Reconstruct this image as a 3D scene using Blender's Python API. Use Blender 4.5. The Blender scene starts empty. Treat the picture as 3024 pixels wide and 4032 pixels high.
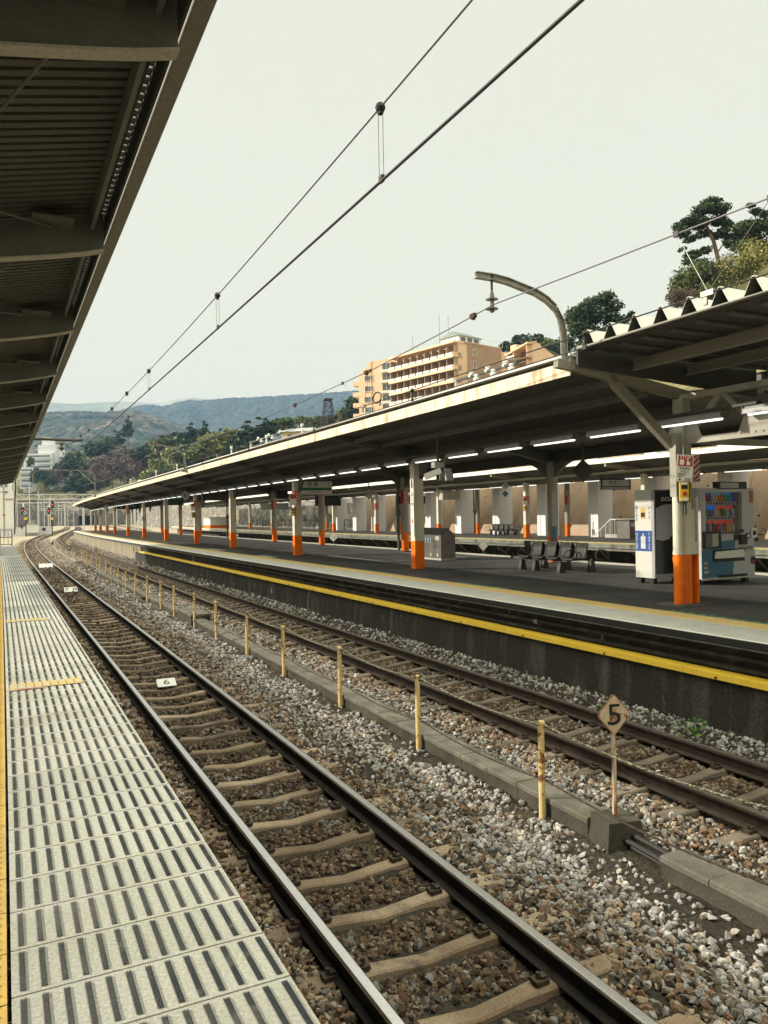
import bpy, math, random, bisect
import numpy as np
from mathutils import Vector, Matrix
rnd = random.Random(11)
nrs = np.random.RandomState(5)
SC = bpy.context.scene
COL = SC.collection
rad = math.radians

# ------------------------------------------------------------------ the line of the near track (metres, camera at x=y=0)
KN = [(8.38,-12.0),(5.5,-6.0),(2.59,0.0),(0.63,4.0),(-1.34,8.0),(-3.32,12.0),(-6.3,18.0),(-9.8,25.0),(-14.29,34.0),(-19.76,45.0),
      (-26.15,58.0),(-34.26,75.0),(-43.28,95.0),(-53.63,120.0),(-65.15,150.0),(-79.97,190.0),(-98.82,240.0),(-122.76,300.0),(-146.06,360.0),(-160.01,410.0)]
def _spl(y):
    K = KN; n = len(K)
    def m(i):
        a = max(i-1, 0); b = min(i+1, n-1)
        return (K[b][0]-K[a][0])/(K[b][1]-K[a][1])
    if y <= K[0][1]: return K[0][0]+m(0)*(y-K[0][1])
    if y >= K[-1][1]: return K[-1][0]+m(n-1)*(y-K[-1][1])
    i = 0
    while K[i+1][1] < y: i += 1
    h = K[i+1][1]-K[i][1]; t = (y-K[i][1])/h
    return (2*t**3-3*t*t+1)*K[i][0]+(t**3-2*t*t+t)*h*m(i)+(-2*t**3+3*t*t)*K[i+1][0]+(t**3-t*t)*h*m(i+1)
_ys = np.arange(-60, 460, .25)
_xs = np.array([_spl(float(y)) for y in _ys])
_sa = np.concatenate([[0], np.cumsum(np.hypot(np.diff(_xs), np.diff(_ys)))])
_sa -= _sa[np.argmin(abs(_ys))]
def Mv(s):
    return np.interp(s, _sa, _xs), np.interp(s, _sa, _ys)
def Tv(s):
    a = Mv(np.asarray(s)-.6); b = Mv(np.asarray(s)+.6)
    dx = b[0]-a[0]; dy = b[1]-a[1]; h = np.hypot(dx, dy)
    return dx/h, dy/h
def W(s, n, z=0.):
    x, y = Mv(s); tx, ty = Tv(s)
    return (float(x+n*ty), float(y-n*tx), float(z))
def Wv(s, n, z):
    x, y = Mv(s); tx, ty = Tv(s)
    return np.stack([x+n*ty, y-n*tx, z+0*x], -1)
def ang(s):
    tx, ty = Tv(s); return math.atan2(-float(tx), float(ty))
def inv(X, Y):
    i = int(np.argmin((_xs-X)**2+(_ys-Y)**2)); s = float(_sa[i])
    for _ in range(4):
        x, y = Mv(s); tx, ty = Tv(s); s += float((X-x)*tx+(Y-y)*ty)
    x, y = Mv(s); tx, ty = Tv(s)
    return s, float((X-x)*ty-(Y-y)*tx)
# camera model of the photograph: used to read places off it at a chosen distance
FOC, PCX, PHY, EYE, ROLL = 3050., 1512., 2027., 1.43, rad(1.0)
def PD(x, y, Z):
    dx = x-PCX; dy = y-PHY; c, s = math.cos(ROLL), math.sin(ROLL)
    return Vector(((dx*c-dy*s)/FOC*Z, Z, EYE-(dx*s+dy*c)/FOC*Z))

# ------------------------------------------------------------------ objects
def tag(o, label=None, cat=None, group=None, kind=None):
    if label: o['label'] = label
    if cat: o['category'] = cat
    if group: o['group'] = group
    if kind: o['kind'] = kind
    return o
def root(name, loc, rz=0., label=None, cat=None, group=None, kind=None):
    o = bpy.data.objects.new(name, None); COL.objects.link(o)
    o.location = loc; o.rotation_euler = (0, 0, rz); o.empty_display_size = .2
    return tag(o, label, cat, group, kind)
def kids(o): return [c for c in bpy.data.objects if c.parent == o]
def copy_tree(o, loc=None, rz=None, label=None, group=None, sc=None, parent=None, _map=None):
    if _map is None:
        _map = {}
        for c in bpy.data.objects:
            if c.parent: _map.setdefault(c.parent.name, []).append(c)
    c = o.copy(); COL.objects.link(c)
    if parent: c.parent = parent
    for ch in _map.get(o.name, []): copy_tree(ch, parent=c, _map=_map)
    if loc is not None: c.location = loc
    if rz is not None: c.rotation_euler = (0, 0, rz)
    if sc is not None: c.scale = sc if not isinstance(sc, (int, float)) else (sc, sc, sc)
    if label: c['label'] = label
    if group: c['group'] = group
    return c
ORDW = ['first','second','third','fourth','fifth','sixth','seventh','eighth','ninth','tenth','eleventh','twelfth','thirteenth','fourteenth','fifteenth','sixteenth','seventeenth','eighteenth','nineteenth','twentieth']
TENS = ['','','twenty','thirty','forty','fifty','sixty','seventy','eighty','ninety']
def ordw(k):
    if k < 20: return ORDW[k]
    k += 1
    if k % 10 == 0: return TENS[k//10][:-1]+'ieth' if k//10 < 10 else str(k)+'th'
    return TENS[k//10]+'-'+ORDW[k % 10-1]

def worigin(p):
    while p is not None:
        if p.get('_w'): return p.location.copy()
        p = p.parent
    return Vector((0, 0, 0))
class MB:
    def __init__(self, org=(0, 0, 0)):
        self.v = []; self.f = []; self.m = []; self.o = Vector(org)
    def add(self, vs, fs, m=0):
        b = len(self.v); self.v += [tuple(p) for p in vs]
        self.f += [tuple(i+b for i in q) for q in fs]; self.m += [m]*len(fs)
        return self
    def box(self, c, d, rz=0., m=0, mat=None):
        x, y, z = d[0]/2, d[1]/2, d[2]/2
        P = [Vector((a, b, e)) for e in (-z, z) for a, b in ((-x, -y), (x, -y), (x, y), (-x, y))]
        if mat is not None: P = [mat @ p for p in P]
        elif rz:
            q = Matrix.Rotation(rz, 3, 'Z'); P = [q @ p for p in P]
        c = Vector(c)
        return self.add([p+c for p in P], [(3,2,1,0),(4,5,6,7),(0,1,5,4),(1,2,6,5),(2,3,7,6),(3,0,4,7)], m)
    def bar(self, p0, p1, w, h, up=(0, 0, 1), m=0):
        p0 = Vector(p0); p1 = Vector(p1); d = p1-p0; L = d.length
        if L < 1e-6: return self
        d /= L; u = Vector(up)
        if abs(d.dot(u)) > .99: u = Vector((1, 0, 0))
        r = d.cross(u).normalized(); u = r.cross(d).normalized()
        M_ = Matrix((r, d, u)).transposed()
        return self.box((p0+p1)/2, (w, L, h), m=m, mat=M_)
    def ibeam(self, p0, p1, w, h, t=.012, up=(0, 0, 1), m=0):
        u = Vector(up)
        self.bar(p0, p1, t, h-2*t, up, m)
        o = u*(h/2-t/2)
        self.bar(Vector(p0)+o, Vector(p1)+o, w, t, up, m); self.bar(Vector(p0)-o, Vector(p1)-o, w, t, up, m)
        return self
    def tube(self, pts, r, seg=6, m=0, cap=True, r1=None):
        pts = [Vector(p) for p in pts]; n = len(pts); rings = []
        prev = None
        for i, p in enumerate(pts):
            d = (pts[min(i+1, n-1)]-pts[max(i-1, 0)]).normalized()
            if prev is None:
                u = Vector((0, 0, 1)) if abs(d.z) < .9 else Vector((1, 0, 0))
                a = d.cross(u).normalized()
            else:
                a = (prev-d*prev.dot(d)).normalized()
            prev = a; b = d.cross(a)
            rr = r if r1 is None else r+(r1-r)*i/max(n-1, 1)
            if isinstance(r, (list, tuple)): rr = r[i]
            rings.append([p+(a*math.cos(2*math.pi*k/seg)+b*math.sin(2*math.pi*k/seg))*rr for k in range(seg)])
        vs = [q for rg in rings for q in rg]; fs = []
        for i in range(n-1):
            for k in range(seg):
                k2 = (k+1) % seg
                fs.append((i*seg+k, (i+1)*seg+k, (i+1)*seg+k2, i*seg+k2))
        if cap:
            fs.append(tuple(range(seg))); fs.append(tuple((n-1)*seg+k for k in reversed(range(seg))))
        return self.add(vs, fs, m)
    def cyl(self, p0, p1, r0, r1=None, seg=12, m=0):
        return self.tube([p0, p1], r0, seg, m, True, r0 if r1 is None else r1)
    def lathe(self, c, prof, seg=12, m=0):       # prof [(r,z)]
        vs = []; fs = []; c = Vector(c); n = len(prof)
        for r, z in prof:
            for k in range(seg):
                a = 2*math.pi*k/seg; vs.append(c+Vector((r*math.cos(a), r*math.sin(a), z)))
        for i in range(n-1):
            for k in range(seg):
                k2 = (k+1) % seg
                fs.append((i*seg+k, i*seg+k2, (i+1)*seg+k2, (i+1)*seg+k))
        fs.append(tuple(reversed(range(seg)))); fs.append(tuple((n-1)*seg+k for k in range(seg)))
        return self.add(vs, fs, m)
    def prism(self, poly, axis, a0, a1, m=0):     # poly of 2D points extruded along axis 'x','y','z'
        def P(p, a):
            return {'x': (a, p[0], p[1]), 'y': (p[0], a, p[1]), 'z': (p[0], p[1], a)}[axis]
        n = len(poly)
        vs = [P(p, a0) for p in poly]+[P(p, a1) for p in poly]
        fs = [tuple(range(n))[::-1], tuple(range(n, 2*n))]+[(i, (i+1) % n, n+(i+1) % n, n+i) for i in range(n)]
        return self.add(vs, fs, m)
    def sweep(self, prof, s0, s1, ds=1., closed=True, m=0, zf=None, caps=True, nf=None):
        k = max(2, int(math.ceil((s1-s0)/ds))+1); ss = np.linspace(s0, s1, k); n = len(prof)
        vs = []
        for s in ss:
            dz = zf(s) if zf else 0.; dn = nf(s) if nf else 0.
            for a, z in prof: vs.append(W(s, a+dn, z+dz))
        fs = []; e = n if closed else n-1
        for i in range(k-1):
            for j in range(e):
                j2 = (j+1) % n
                fs.append((i*n+j, i*n+j2, (i+1)*n+j2, (i+1)*n+j))
        if closed and caps:
            fs.append(tuple(range(n))[::-1]); fs.append(tuple((k-1)*n+j for j in range(n)))
        return self.add(vs, fs, m)
    def rect(self, n0, n1, z0, z1, s0, s1, ds=1., m=0, zf=None):
        return self.sweep([(n0, z0), (n1, z0), (n1, z1), (n0, z1)], s0, s1, ds, True, m, zf)
    def build(self, name, mats, parent=None, smooth=False, fix=True):
        me = bpy.data.meshes.new(name)
        o = self.o
        if parent is not None and o.length == 0: o = worigin(parent)
        me.from_pydata([(p[0]-o[0], p[1]-o[1], p[2]-o[2]) for p in self.v], [], self.f)
        if not isinstance(mats, (list, tuple)): mats = [mats]
        for q in mats: me.materials.append(q)
        if len(mats) > 1: me.polygons.foreach_set('material_index', self.m)
        if fix: _fixn(me)
        if smooth:
            me.polygons.foreach_set('use_smooth', [True]*len(me.polygons))
        me.update()
        ob = bpy.data.objects.new(name, me); COL.objects.link(ob)
        if parent is not None: ob.parent = parent
        return ob
import bmesh
def _fixn(me):
    if len(me.polygons) > 60000: return
    b = bmesh.new(); b.from_mesh(me); bmesh.ops.recalc_face_normals(b, faces=b.faces[:]); b.to_mesh(me); b.free()
def wroot(name, loc, label=None, cat=None, group=None, kind=None):
    r = root(name, loc, 0., label, cat, group, kind); r['_w'] = 1; return r
def np_mesh(name, V, F, mats, tint=None, mi=None, smooth=False):
    me = bpy.data.meshes.new(name); k = F.shape[1]
    me.vertices.add(len(V)); me.vertices.foreach_set('co', V.astype(np.float32).ravel())
    me.loops.add(F.size); me.loops.foreach_set('vertex_index', F.astype(np.int32).ravel())
    me.polygons.add(len(F)); me.polygons.foreach_set('loop_start', np.arange(0, F.size, k, dtype=np.int32))
    me.polygons.foreach_set('loop_total', np.full(len(F), k, dtype=np.int32))
    for q in (mats if isinstance(mats, (list, tuple)) else [mats]): me.materials.append(q)
    if mi is not None: me.polygons.foreach_set('material_index', mi.astype(np.int32))
    me.polygons.foreach_set('use_smooth', np.full(len(F), bool(smooth)))
    if tint is not None:
        a = me.attributes.new('tint', 'FLOAT_COLOR', 'POINT')
        a.data.foreach_set('color', np.concatenate([tint, np.ones((len(tint), 1))], 1).astype(np.float32).ravel())
    me.update(calc_edges=True); me.validate()
    return me
def link(name, me, parent=None):
    o = bpy.data.objects.new(name, me); COL.objects.link(o)
    if parent:
        o.parent = parent
        me.transform(Matrix.Translation(-worigin(parent)))
    return o

# ------------------------------------------------------------------ materials
def mat(name, col, rough=.65, metal=0., col2=None, scale=3., thr=(.35, .65), stretch=None, bump=0., bscale=60., spec=.3,
        emit=None, es=1., tint=False, fine=0., fscale=120., alpha=None, third=None, tscale=1., tthr=(.55, .7), bstretch=None, orand=0.):
    m = bpy.data.materials.new(name); m.use_nodes = True
    nt = m.node_tree; N = nt.nodes; L = nt.links; b = N['Principled BSDF']
    b.inputs['Roughness'].default_value = rough; b.inputs['Metallic'].default_value = metal
    b.inputs['Specular IOR Level'].default_value = spec
    geo = N.new('ShaderNodeNewGeometry')
    def noise(sc, st=None, det=5., dist=0.):
        n = N.new('ShaderNodeTexNoise'); n.inputs['Scale'].default_value = sc; n.inputs['Detail'].default_value = det
        n.inputs['Distortion'].default_value = dist
        if st:
            mp = N.new('ShaderNodeMapping'); mp.inputs['Scale'].default_value = st
            L.new(geo.outputs['Position'], mp.inputs['Vector']); L.new(mp.outputs[0], n.inputs['Vector'])
        else: L.new(geo.outputs['Position'], n.inputs['Vector'])
        return n
    def mixc(fac, a, c, mode='MIX'):
        x = N.new('ShaderNodeMix'); x.data_type = 'RGBA'; x.blend_type = mode
        if isinstance(fac, float): x.inputs[0].default_value = fac
        else: L.new(fac, x.inputs[0])
        for i, q in ((6, a), (7, c)):
            if isinstance(q, tuple): x.inputs[i].default_value = (*q, 1)
            else: L.new(q, x.inputs[i])
        return x.outputs[2]
    def ramp(n, t):
        r = N.new('ShaderNodeMapRange'); r.inputs[1].default_value = t[0]; r.inputs[2].default_value = t[1]; r.clamp = True
        L.new(n.outputs[0], r.inputs[0]); return r.outputs[0]
    c = tuple(col)
    if tint:
        at = N.new('ShaderNodeAttribute'); at.attribute_name = 'tint'; c = at.outputs['Color']
    if col2: c = mixc(ramp(noise(scale, stretch), thr), c, tuple(col2))
    if third: c = mixc(ramp(noise(tscale, None, 6., .6), tthr), c, tuple(third))
    if fine:
        k = ramp(noise(fscale, None, 3.), (.3, .7))
        lo = 1-fine; r = N.new('ShaderNodeMapRange'); r.inputs[3].default_value = lo; r.inputs[4].default_value = 1+fine; L.new(k, r.inputs[0])
        g = N.new('ShaderNodeCombineColor')
        for i in range(3): L.new(r.outputs[0], g.inputs[i])
        c = mixc(1., c, g.outputs[0], 'MULTIPLY')
    if orand:
        oi = N.new('ShaderNodeObjectInfo'); r = N.new('ShaderNodeMapRange'); r.inputs[3].default_value = 1-orand; r.inputs[4].default_value = 1+orand; L.new(oi.outputs['Random'], r.inputs[0])
        g = N.new('ShaderNodeCombineColor')
        for i in range(3): L.new(r.outputs[0], g.inputs[i])
        c = mixc(1., c, g.outputs[0], 'MULTIPLY')
    if isinstance(c, tuple): b.inputs['Base Color'].default_value = (*c, 1)
    else: L.new(c, b.inputs['Base Color'])
    if bump:
        bp = N.new('ShaderNodeBump'); bp.inputs['Strength'].default_value = 1.; bp.inputs['Distance'].default_value = bump
        L.new(noise(bscale, bstretch).outputs[0], bp.inputs['Height']); L.new(bp.outputs[0], b.inputs['Normal'])
    if emit:
        b.inputs['Emission Color'].default_value = (*emit, 1); b.inputs['Emission Strength'].default_value = es
    return m

_dg = [None]
def text(txt, size, loc, face, mtl, parent, name='lettering', align='CENTER', ext=.0015, shear=0., wx=1., line=1., rz=None):
    """flat letters on a face looking along local -Y ('s'), -X ('n') or up ('t')"""
    cu = bpy.data.curves.new('tmp', 'FONT'); cu.body = txt; cu.size = size; cu.align_x = align; cu.align_y = 'CENTER'
    cu.extrude = ext; cu.shear = shear; cu.space_line = line; cu.resolution_u = 4
    o = bpy.data.objects.new('tmp', cu); COL.objects.link(o)
    dg = bpy.context.evaluated_depsgraph_get(); me = bpy.data.meshes.new_from_object(o.evaluated_get(dg))
    bpy.data.objects.remove(o)
    M_ = Matrix.Diagonal((wx, 1, 1, 1))
    if face == 's': M_ = Matrix.Rotation(rad(90), 4, 'X') @ M_
    elif face == 'n': M_ = Matrix.Rotation(rad(-90), 4, 'Z') @ Matrix.Rotation(rad(90), 4, 'X') @ M_
    elif rz: M_ = Matrix.Rotation(rz, 4, 'Z') @ M_
    me.transform(Matrix.Translation(loc) @ M_)
    me.materials.clear(); me.materials.append(mtl)
    me.name = name
    o = link(name, me, None); o.parent = parent
    return o
# ------------------------------------------------------------------ camera, light, air
cam = bpy.data.cameras.new('camera'); co = bpy.data.objects.new('camera', cam); COL.objects.link(co)
cam.sensor_fit = 'VERTICAL'; cam.sensor_height = 36.; cam.sensor_width = 27.
cam.lens = 36.*FOC/4032.; cam.clip_start = .05; cam.clip_end = 40000
cam.shift_y = (PHY-2016.)/4032.
co.location = (0, 0, EYE); co.rotation_euler = (rad(90), rad(0), 0)
co.rotation_mode = 'QUATERNION'
co.rotation_quaternion = (Matrix.Rotation(rad(90), 4, 'X') @ Matrix.Rotation(-ROLL, 4, 'Z')).to_quaternion()
SC.camera = co

SUN_DIR = Vector((1.12, -.05, -.42)).normalized()        # the way the light travels
sl = bpy.data.lights.new('sun', 'SUN'); so = bpy.data.objects.new('sun', sl); COL.objects.link(so)
sl.energy = 5.; sl.angle = rad(.8); sl.color = (1., .9, .74)
so.rotation_euler = SUN_DIR.to_track_quat('-Z', 'Y').to_euler(); so.location = (-30, 0, 40)
el = math.asin(-SUN_DIR.z)
wd = bpy.data.worlds.new('World'); SC.world = wd; wd.use_nodes = True
nt = wd.node_tree; N = nt.nodes; L = nt.links
bg = N['Background']; bg.inputs['Strength'].default_value = .1
sky = N.new('ShaderNodeTexSky'); sky.sky_type = 'NISHITA'; sky.sun_disc = False
sky.sun_elevation = el; sky.sun_rotation = math.atan2(-SUN_DIR.x, -SUN_DIR.y)
tc = N.new('ShaderNodeTexCoord'); sx = N.new('ShaderNodeSeparateXYZ'); L.new(tc.outputs['Generated'], sx.inputs[0])
# overcast: a cream layer of cloud, brighter towards the zenith
rp = N.new('ShaderNodeValToRGB'); L.new(sx.outputs['Z'], rp.inputs[0])
e = rp.color_ramp.elements
CL = (6.3, 6.15, 4.72)
def stop(p, k, c=CL):
    q = e.new(p); q.color = (c[0]*k, c[1]*k, c[2]*k, 1)
e[0].position = 0.; e[0].color = (*[v*a for v, a in zip(CL, (1.75, 1.55, 1.2))], 1); e[1].position = 1.; e[1].color = (*[v*4.75 for v in CL], 1)
stop(.1, 1.42, (CL[0]*1.15, CL[1]*1.02, CL[2]*.8)); stop(.21, 1.25, (CL[0]*1.06, CL[1]*1.01, CL[2]*.89)); stop(.3, 1.19, (CL[0]*1.02, CL[1], CL[2]*.95)); stop(.41, 1.14); stop(.56, 1.1, (CL[0]*.99, CL[1], CL[2]*1.02)); stop(.72, 3.0)
mx = N.new('ShaderNodeMix'); mx.data_type = 'RGBA'; mx.inputs[0].default_value = .93
L.new(sky.outputs[0], mx.inputs[6]); L.new(rp.outputs[0], mx.inputs[7]); L.new(mx.outputs[2], bg.inputs['Color'])
SC.view_settings.view_transform = 'Standard'; SC.view_settings.look = 'None'; SC.view_settings.exposure = .5; SC.view_settings.gamma = 1.
SC.cycles.max_bounces = 5; SC.cycles.diffuse_bounces = 3; SC.cycles.glossy_bounces = 2; SC.cycles.transparent_max_bounces = 8
SC.cycles.volume_bounces = 0
SC.cycles.sample_clamp_indirect = 6

# ------------------------------------------------------------------ palette
K = {}
K['earth'] = mat('earth', (.16, .13, .095), .95, col2=(.26, .22, .16), scale=.6, bump=.02, bscale=12, fine=.25, fscale=30)
K['bed'] = mat('ballast_bed', (.028, .023, .017), .95, col2=(.06, .05, .038), scale=.9, thr=(.4, .7), bump=.035, bscale=26, fine=.5, fscale=38)
K['yard'] = mat('yard_gravel', (.30, .24, .17), .95, col2=(.42, .37, .29), scale=.5, bump=.03, bscale=14, fine=.35, fscale=14)
K['stone'] = mat('crushed_stone', (1, 1, 1), .9, tint=True, fine=.3, fscale=55, bump=.006, bscale=70)
K['rust'] = mat('rusty_steel', (.034, .025, .02), .8, col2=(.06, .042, .03), scale=9, fine=.2)
K['rust2'] = mat('dark_rail', (.014, .013, .011), .8, col2=(.034, .026, .021), scale=7, fine=.2)
K['polish'] = mat('polished_rail_head', (.62, .6, .6), .3, .95, fine=.06, fscale=30)
K['worn'] = mat('worn_rail_head', (.15, .125, .105), .5, .4, fine=.12, fscale=30)
K['sleeper'] = mat('dusty_concrete', (.18, .13, .088), .9, col2=(.36, .285, .2), scale=1.1, thr=(.42, .66), orand=.28, fine=.22, fscale=60, bump=.004, bscale=60, third=(.13, .1, .085), tscale=2.2, tthr=(.55, .62))
K['sleeper2'] = mat('dark_concrete_sleeper', (.11, .088, .066), .9, col2=(.2, .165, .125), scale=3.2, fine=.2, fscale=60, bump=.004)
K['clip'] = mat('rail_fastening', (.04, .03, .022), .8, col2=(.075, .052, .035), scale=30)
K['curb'] = mat('old_concrete', (.105, .1, .083), .93, col2=(.165, .155, .13), scale=4, fine=.25, fscale=90, bump=.004, bscale=90, third=(.09, .1, .06), tscale=2.5, tthr=(.56, .72))
K['curbdark'] = mat('shaded_dark_concrete', (.04, .037, .028), .95, col2=(.075, .07, .055), scale=3, fine=.25, fscale=60, bump=.006, bscale=40, stretch=(1, 1, .4))  # concrete sides and block: their shade put into a darker colour
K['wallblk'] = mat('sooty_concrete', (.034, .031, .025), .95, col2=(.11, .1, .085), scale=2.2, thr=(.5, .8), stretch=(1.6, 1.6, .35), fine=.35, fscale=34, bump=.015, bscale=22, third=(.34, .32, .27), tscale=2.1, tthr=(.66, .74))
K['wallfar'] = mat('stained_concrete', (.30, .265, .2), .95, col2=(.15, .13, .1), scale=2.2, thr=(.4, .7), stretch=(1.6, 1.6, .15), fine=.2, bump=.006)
K['tile'] = mat('pale_paving', (1, 1, 1), .8, tint=True, col2=None, fine=.2, fscale=80, bump=.002, bscale=120, third=(.38, .375, .3), tscale=2.3, tthr=(.48, .9))
K['joint'] = mat('paving_joint', (.16, .155, .125), .95)
K['rib'] = mat('rubber_rib', (.04, .047, .055), .65, fine=.2, col2=(.2, .2, .19), scale=1.3, thr=(.45, .75), third=(.3, .3, .27), tscale=9, tthr=(.6, .8))
K['yellow'] = mat('yellow_tactile_tile', (.72, .49, .13), .75, col2=(.6, .41, .13), scale=5, fine=.12, fscale=90)
K['yellow2'] = mat('faded_yellow_tile', (.78, .56, .2), .75, col2=(.66, .5, .22), scale=3, fine=.1, fscale=60)
K['yelpaint'] = mat('yellow_steel', (.72, .49, .05), .5, col2=(.66, .44, .045), scale=6, fine=.06, third=(.5, .25, .04), tscale=4, tthr=(.72, .8))
K['postyel'] = mat('rusted_yellow_paint', (.66, .47, .2), .7, col2=(.74, .57, .28), scale=9, third=(.2, .085, .028), tscale=11, tthr=(.56, .64), fine=.15)
K['asphalt'] = mat('platform_asphalt', (.045, .046, .047), .8, col2=(.095, .095, .093), scale=.7, fine=.3, fscale=110, bump=.002, bscale=120, third=(.05, .05, .05), tscale=.5, tthr=(.55, .7), spec=.4)
K['pave2'] = mat('grey_white_paving', (.8, .79, .72), .8, col2=(.68, .67, .61), scale=3, fine=.14, fscale=60)
K['black'] = mat('black_rubber', (.022, .022, .02), .6)
K['pale'] = mat('pale_edge', (.5, .5, .46), .8, fine=.15, fscale=14, col2=(.36, .35, .31), scale=4)
K['steelg'] = mat('grey_green_steel', (.12, .125, .107), .55, col2=(.09, .093, .08), scale=3, fine=.12, fscale=60)
K['steeld'] = mat('dark_steel', (.068, .068, .056), .6, col2=(.055, .055, .045), scale=3, fine=.1)
K['flange'] = mat('lower_flange', (.25, .235, .19), .6, fine=.15, fscale=50)
K['roofdk'] = mat('dark_roof_sheet', (.066, .065, .053), .6, col2=(.085, .08, .066), scale=.6, thr=(.3, .7), stretch=(1, 1, 1), fine=.15, fscale=20)
K['roofw'] = mat('pale_roof_sheet', (.62, .62, .58), .5, fine=.06)
K['steel1'] = mat('canopy_grey_steel', (.17, .175, .15), .55, col2=(.14, .145, .125), scale=3, fine=.12, fscale=60)
K['roof1'] = mat('canopy_sheet', (.1, .1, .082), .55, col2=(.12, .115, .095), scale=.6, fine=.1, fscale=20)
K['flange1'] = mat('pale_flange', (.5, .47, .38), .6, fine=.15, fscale=50)
K['cream'] = mat('rust_streaked_cream_paint', (.76, .68, .52), .6, col2=(.44, .22, .1), scale=1., thr=(.51, .7), stretch=(5, 5, 1.2), fine=.08, third=(.5, .3, .15), tscale=7, tthr=(.64, .74))
K['colw'] = mat('column_white_paint', (.68, .66, .56), .55, col2=(.56, .545, .46), scale=4, stretch=(1, 1, .3), fine=.08)
K['colg'] = mat('column_grey_paint_and_shade', (.4, .39, .33), .6, col2=(.3, .29, .25), scale=3, stretch=(1, 1, .3), fine=.12)
K['orange'] = mat('orange_paint', (.95, .21, .003), .5, col2=(.82, .14, .003), scale=5, fine=.1, third=(.3, .07, .015), tscale=9, tthr=(.68, .76))
K['red'] = mat('red_paint', (.42, .045, .03), .55)
K['white'] = mat('white_paint', (.74, .74, .7), .5)
K['whitem'] = mat('machine_white', (.6, .61, .58), .45, fine=.04)
K['grey'] = mat('machine_grey', (.36, .37, .38), .45, fine=.04)
K['blackg'] = mat('black_gloss', (.012, .012, .012), .25, spec=.5)
K['blue'] = mat('blue_print', (.03, .09, .32), .5)
K['teal'] = mat('teal_print', (.04, .14, .23), .5)
K['ink'] = mat('black_ink', (.02, .02, .02), .6)
K['glass'] = mat('display_window', (.08, .1, .12), .12, spec=.6)
K['tubeglow'] = mat('lit_tube', (.9, .9, .88), .4, emit=(1, .98, .9), es=1.1)
K['galv'] = mat('galvanised_steel', (.33, .33, .3), .45, .5, col2=(.2, .18, .15), scale=8, fine=.18, fscale=60, third=(.2, .12, .07), tscale=6, tthr=(.68, .76))
K['wire'] = mat('copper_wire', (.11, .095, .11), .5, .3)
K['wiredk'] = mat('dark_wire', (.04, .036, .036), .5, .3)
K['porc'] = mat('porcelain', (.13, .125, .108), .3, fine=.15, fscale=30)
K['porcw'] = mat('white_porcelain', (.75, .76, .75), .3)
K['bin'] = mat('stainless_bin', (.17, .165, .15), .45, .4, fine=.1, col2=(.12, .118, .108), scale=4)
K['bench'] = mat('dark_seat_plastic', (.04, .043, .038), .5, fine=.12)
K['wallb'] = mat('beige_retaining_wall', (.44, .33, .235), .95, col2=(.36, .265, .19), scale=.6, stretch=(1, 1, .5), fine=.14, fscale=12, bump=.02, bscale=6, third=(.29, .22, .165), tscale=.35, tthr=(.56, .66))
K['pillar'] = mat('white_pillar', (.74, .76, .8), .6, fine=.04)
K['stonew'] = mat('grey_stone_wall', (.24, .225, .2), .95, col2=(.13, .12, .105), scale=.7, fine=.35, fscale=3, bump=.15, bscale=1.3, third=(.45, .41, .34), tscale=.25, tthr=(.58, .7))

# ------------------------------------------------------------------ the ground under everything
b = MB(); S = 13000
b.add([(-S, -200, -1.62), (S, -200, -1.62), (S, 2*S, -1.62), (-S, 2*S, -1.62)], [(0, 1, 2, 3)])
tag(b.build('ground', K['earth']), kind='structure')

# track bed: cross-section of n, z
ZR1, ZR2 = -1.16, -1.08
N2 = 3.77
BED = [(-1.8, -1.44), (-1.3, -1.42), (-1.05, -1.33), (-.78, -1.335), (-.5, -1.365), (0, -1.378), (.5, -1.365), (.78, -1.34), (1.25, -1.325), (1.5, -1.325), (1.75, -1.335), (2.05, -1.32),
       (2.3, -1.27), (2.6, -1.28), (2.9, -1.265), (3.2, -1.29), (N2, -1.3), (4.3, -1.29), (4.5, -1.25), (4.72, -1.1), (4.95, -1.0), (5.3, -.99)]
def bedz(n): return np.interp(n, [p[0] for p in BED], [p[1] for p in BED])
ns = np.unique(np.concatenate([np.linspace(-1.9, 5.2, 72)])); ss = np.concatenate([np.linspace(-4, 30, 260), np.linspace(30.3, 56, 100)])
SG, NG = np.meshgrid(ss, ns, indexing='ij')
Z = bedz(NG)+nrs.normal(0, .008, NG.shape)
P = Wv(SG.ravel(), NG.ravel(), Z.ravel())
a, c = SG.shape; I = np.arange(a*c).reshape(a, c)
F = np.stack([I[:-1, :-1], I[:-1, 1:], I[1:, 1:], I[1:, :-1]], -1).reshape(-1, 4)
tag(link('ballast_bed', np_mesh('ballast_bed', P, F, K['bed'], smooth=True)), kind='structure')
b = MB(); b.sweep([(-1.9, -1.42), (-1.05, -1.335), (-.5, -1.36), (.5, -1.36), (1.25, -1.335), (1.6, -1.4), (2.05, -1.4), (2.9, -1.27), (N2, -1.29), (4.5, -1.25), (4.95, -1.05), (5.3, -1.05), (5.3, -1.55), (-1.9, -1.55)], 55.98, 131, 1.2)
tag(b.build('far_ballast_bed', mat('far_ballast', (.17, .13, .09), .95, col2=(.27, .22, .165), scale=2.5, fine=.5, fscale=9, bump=.05, bscale=9)), kind='structure')
b = MB()
b.sweep([(-14, -1.5), (-3, -1.46), (5.4, -1.46), (5.4, -1.58), (-14, -1.58)], 49.5, 150, 3)
b.sweep([(-14, -1.5), (29, -1.46), (29, -1.58), (-14, -1.58)], 127, 455, 4)
tag(b.build('track_yard', K['yard']), kind='structure')
b = MB(); b.sweep([(12.6, -1.4), (22.2, -1.4), (22.2, -1.55), (12.6, -1.55)], 4, 130, 2)
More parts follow.
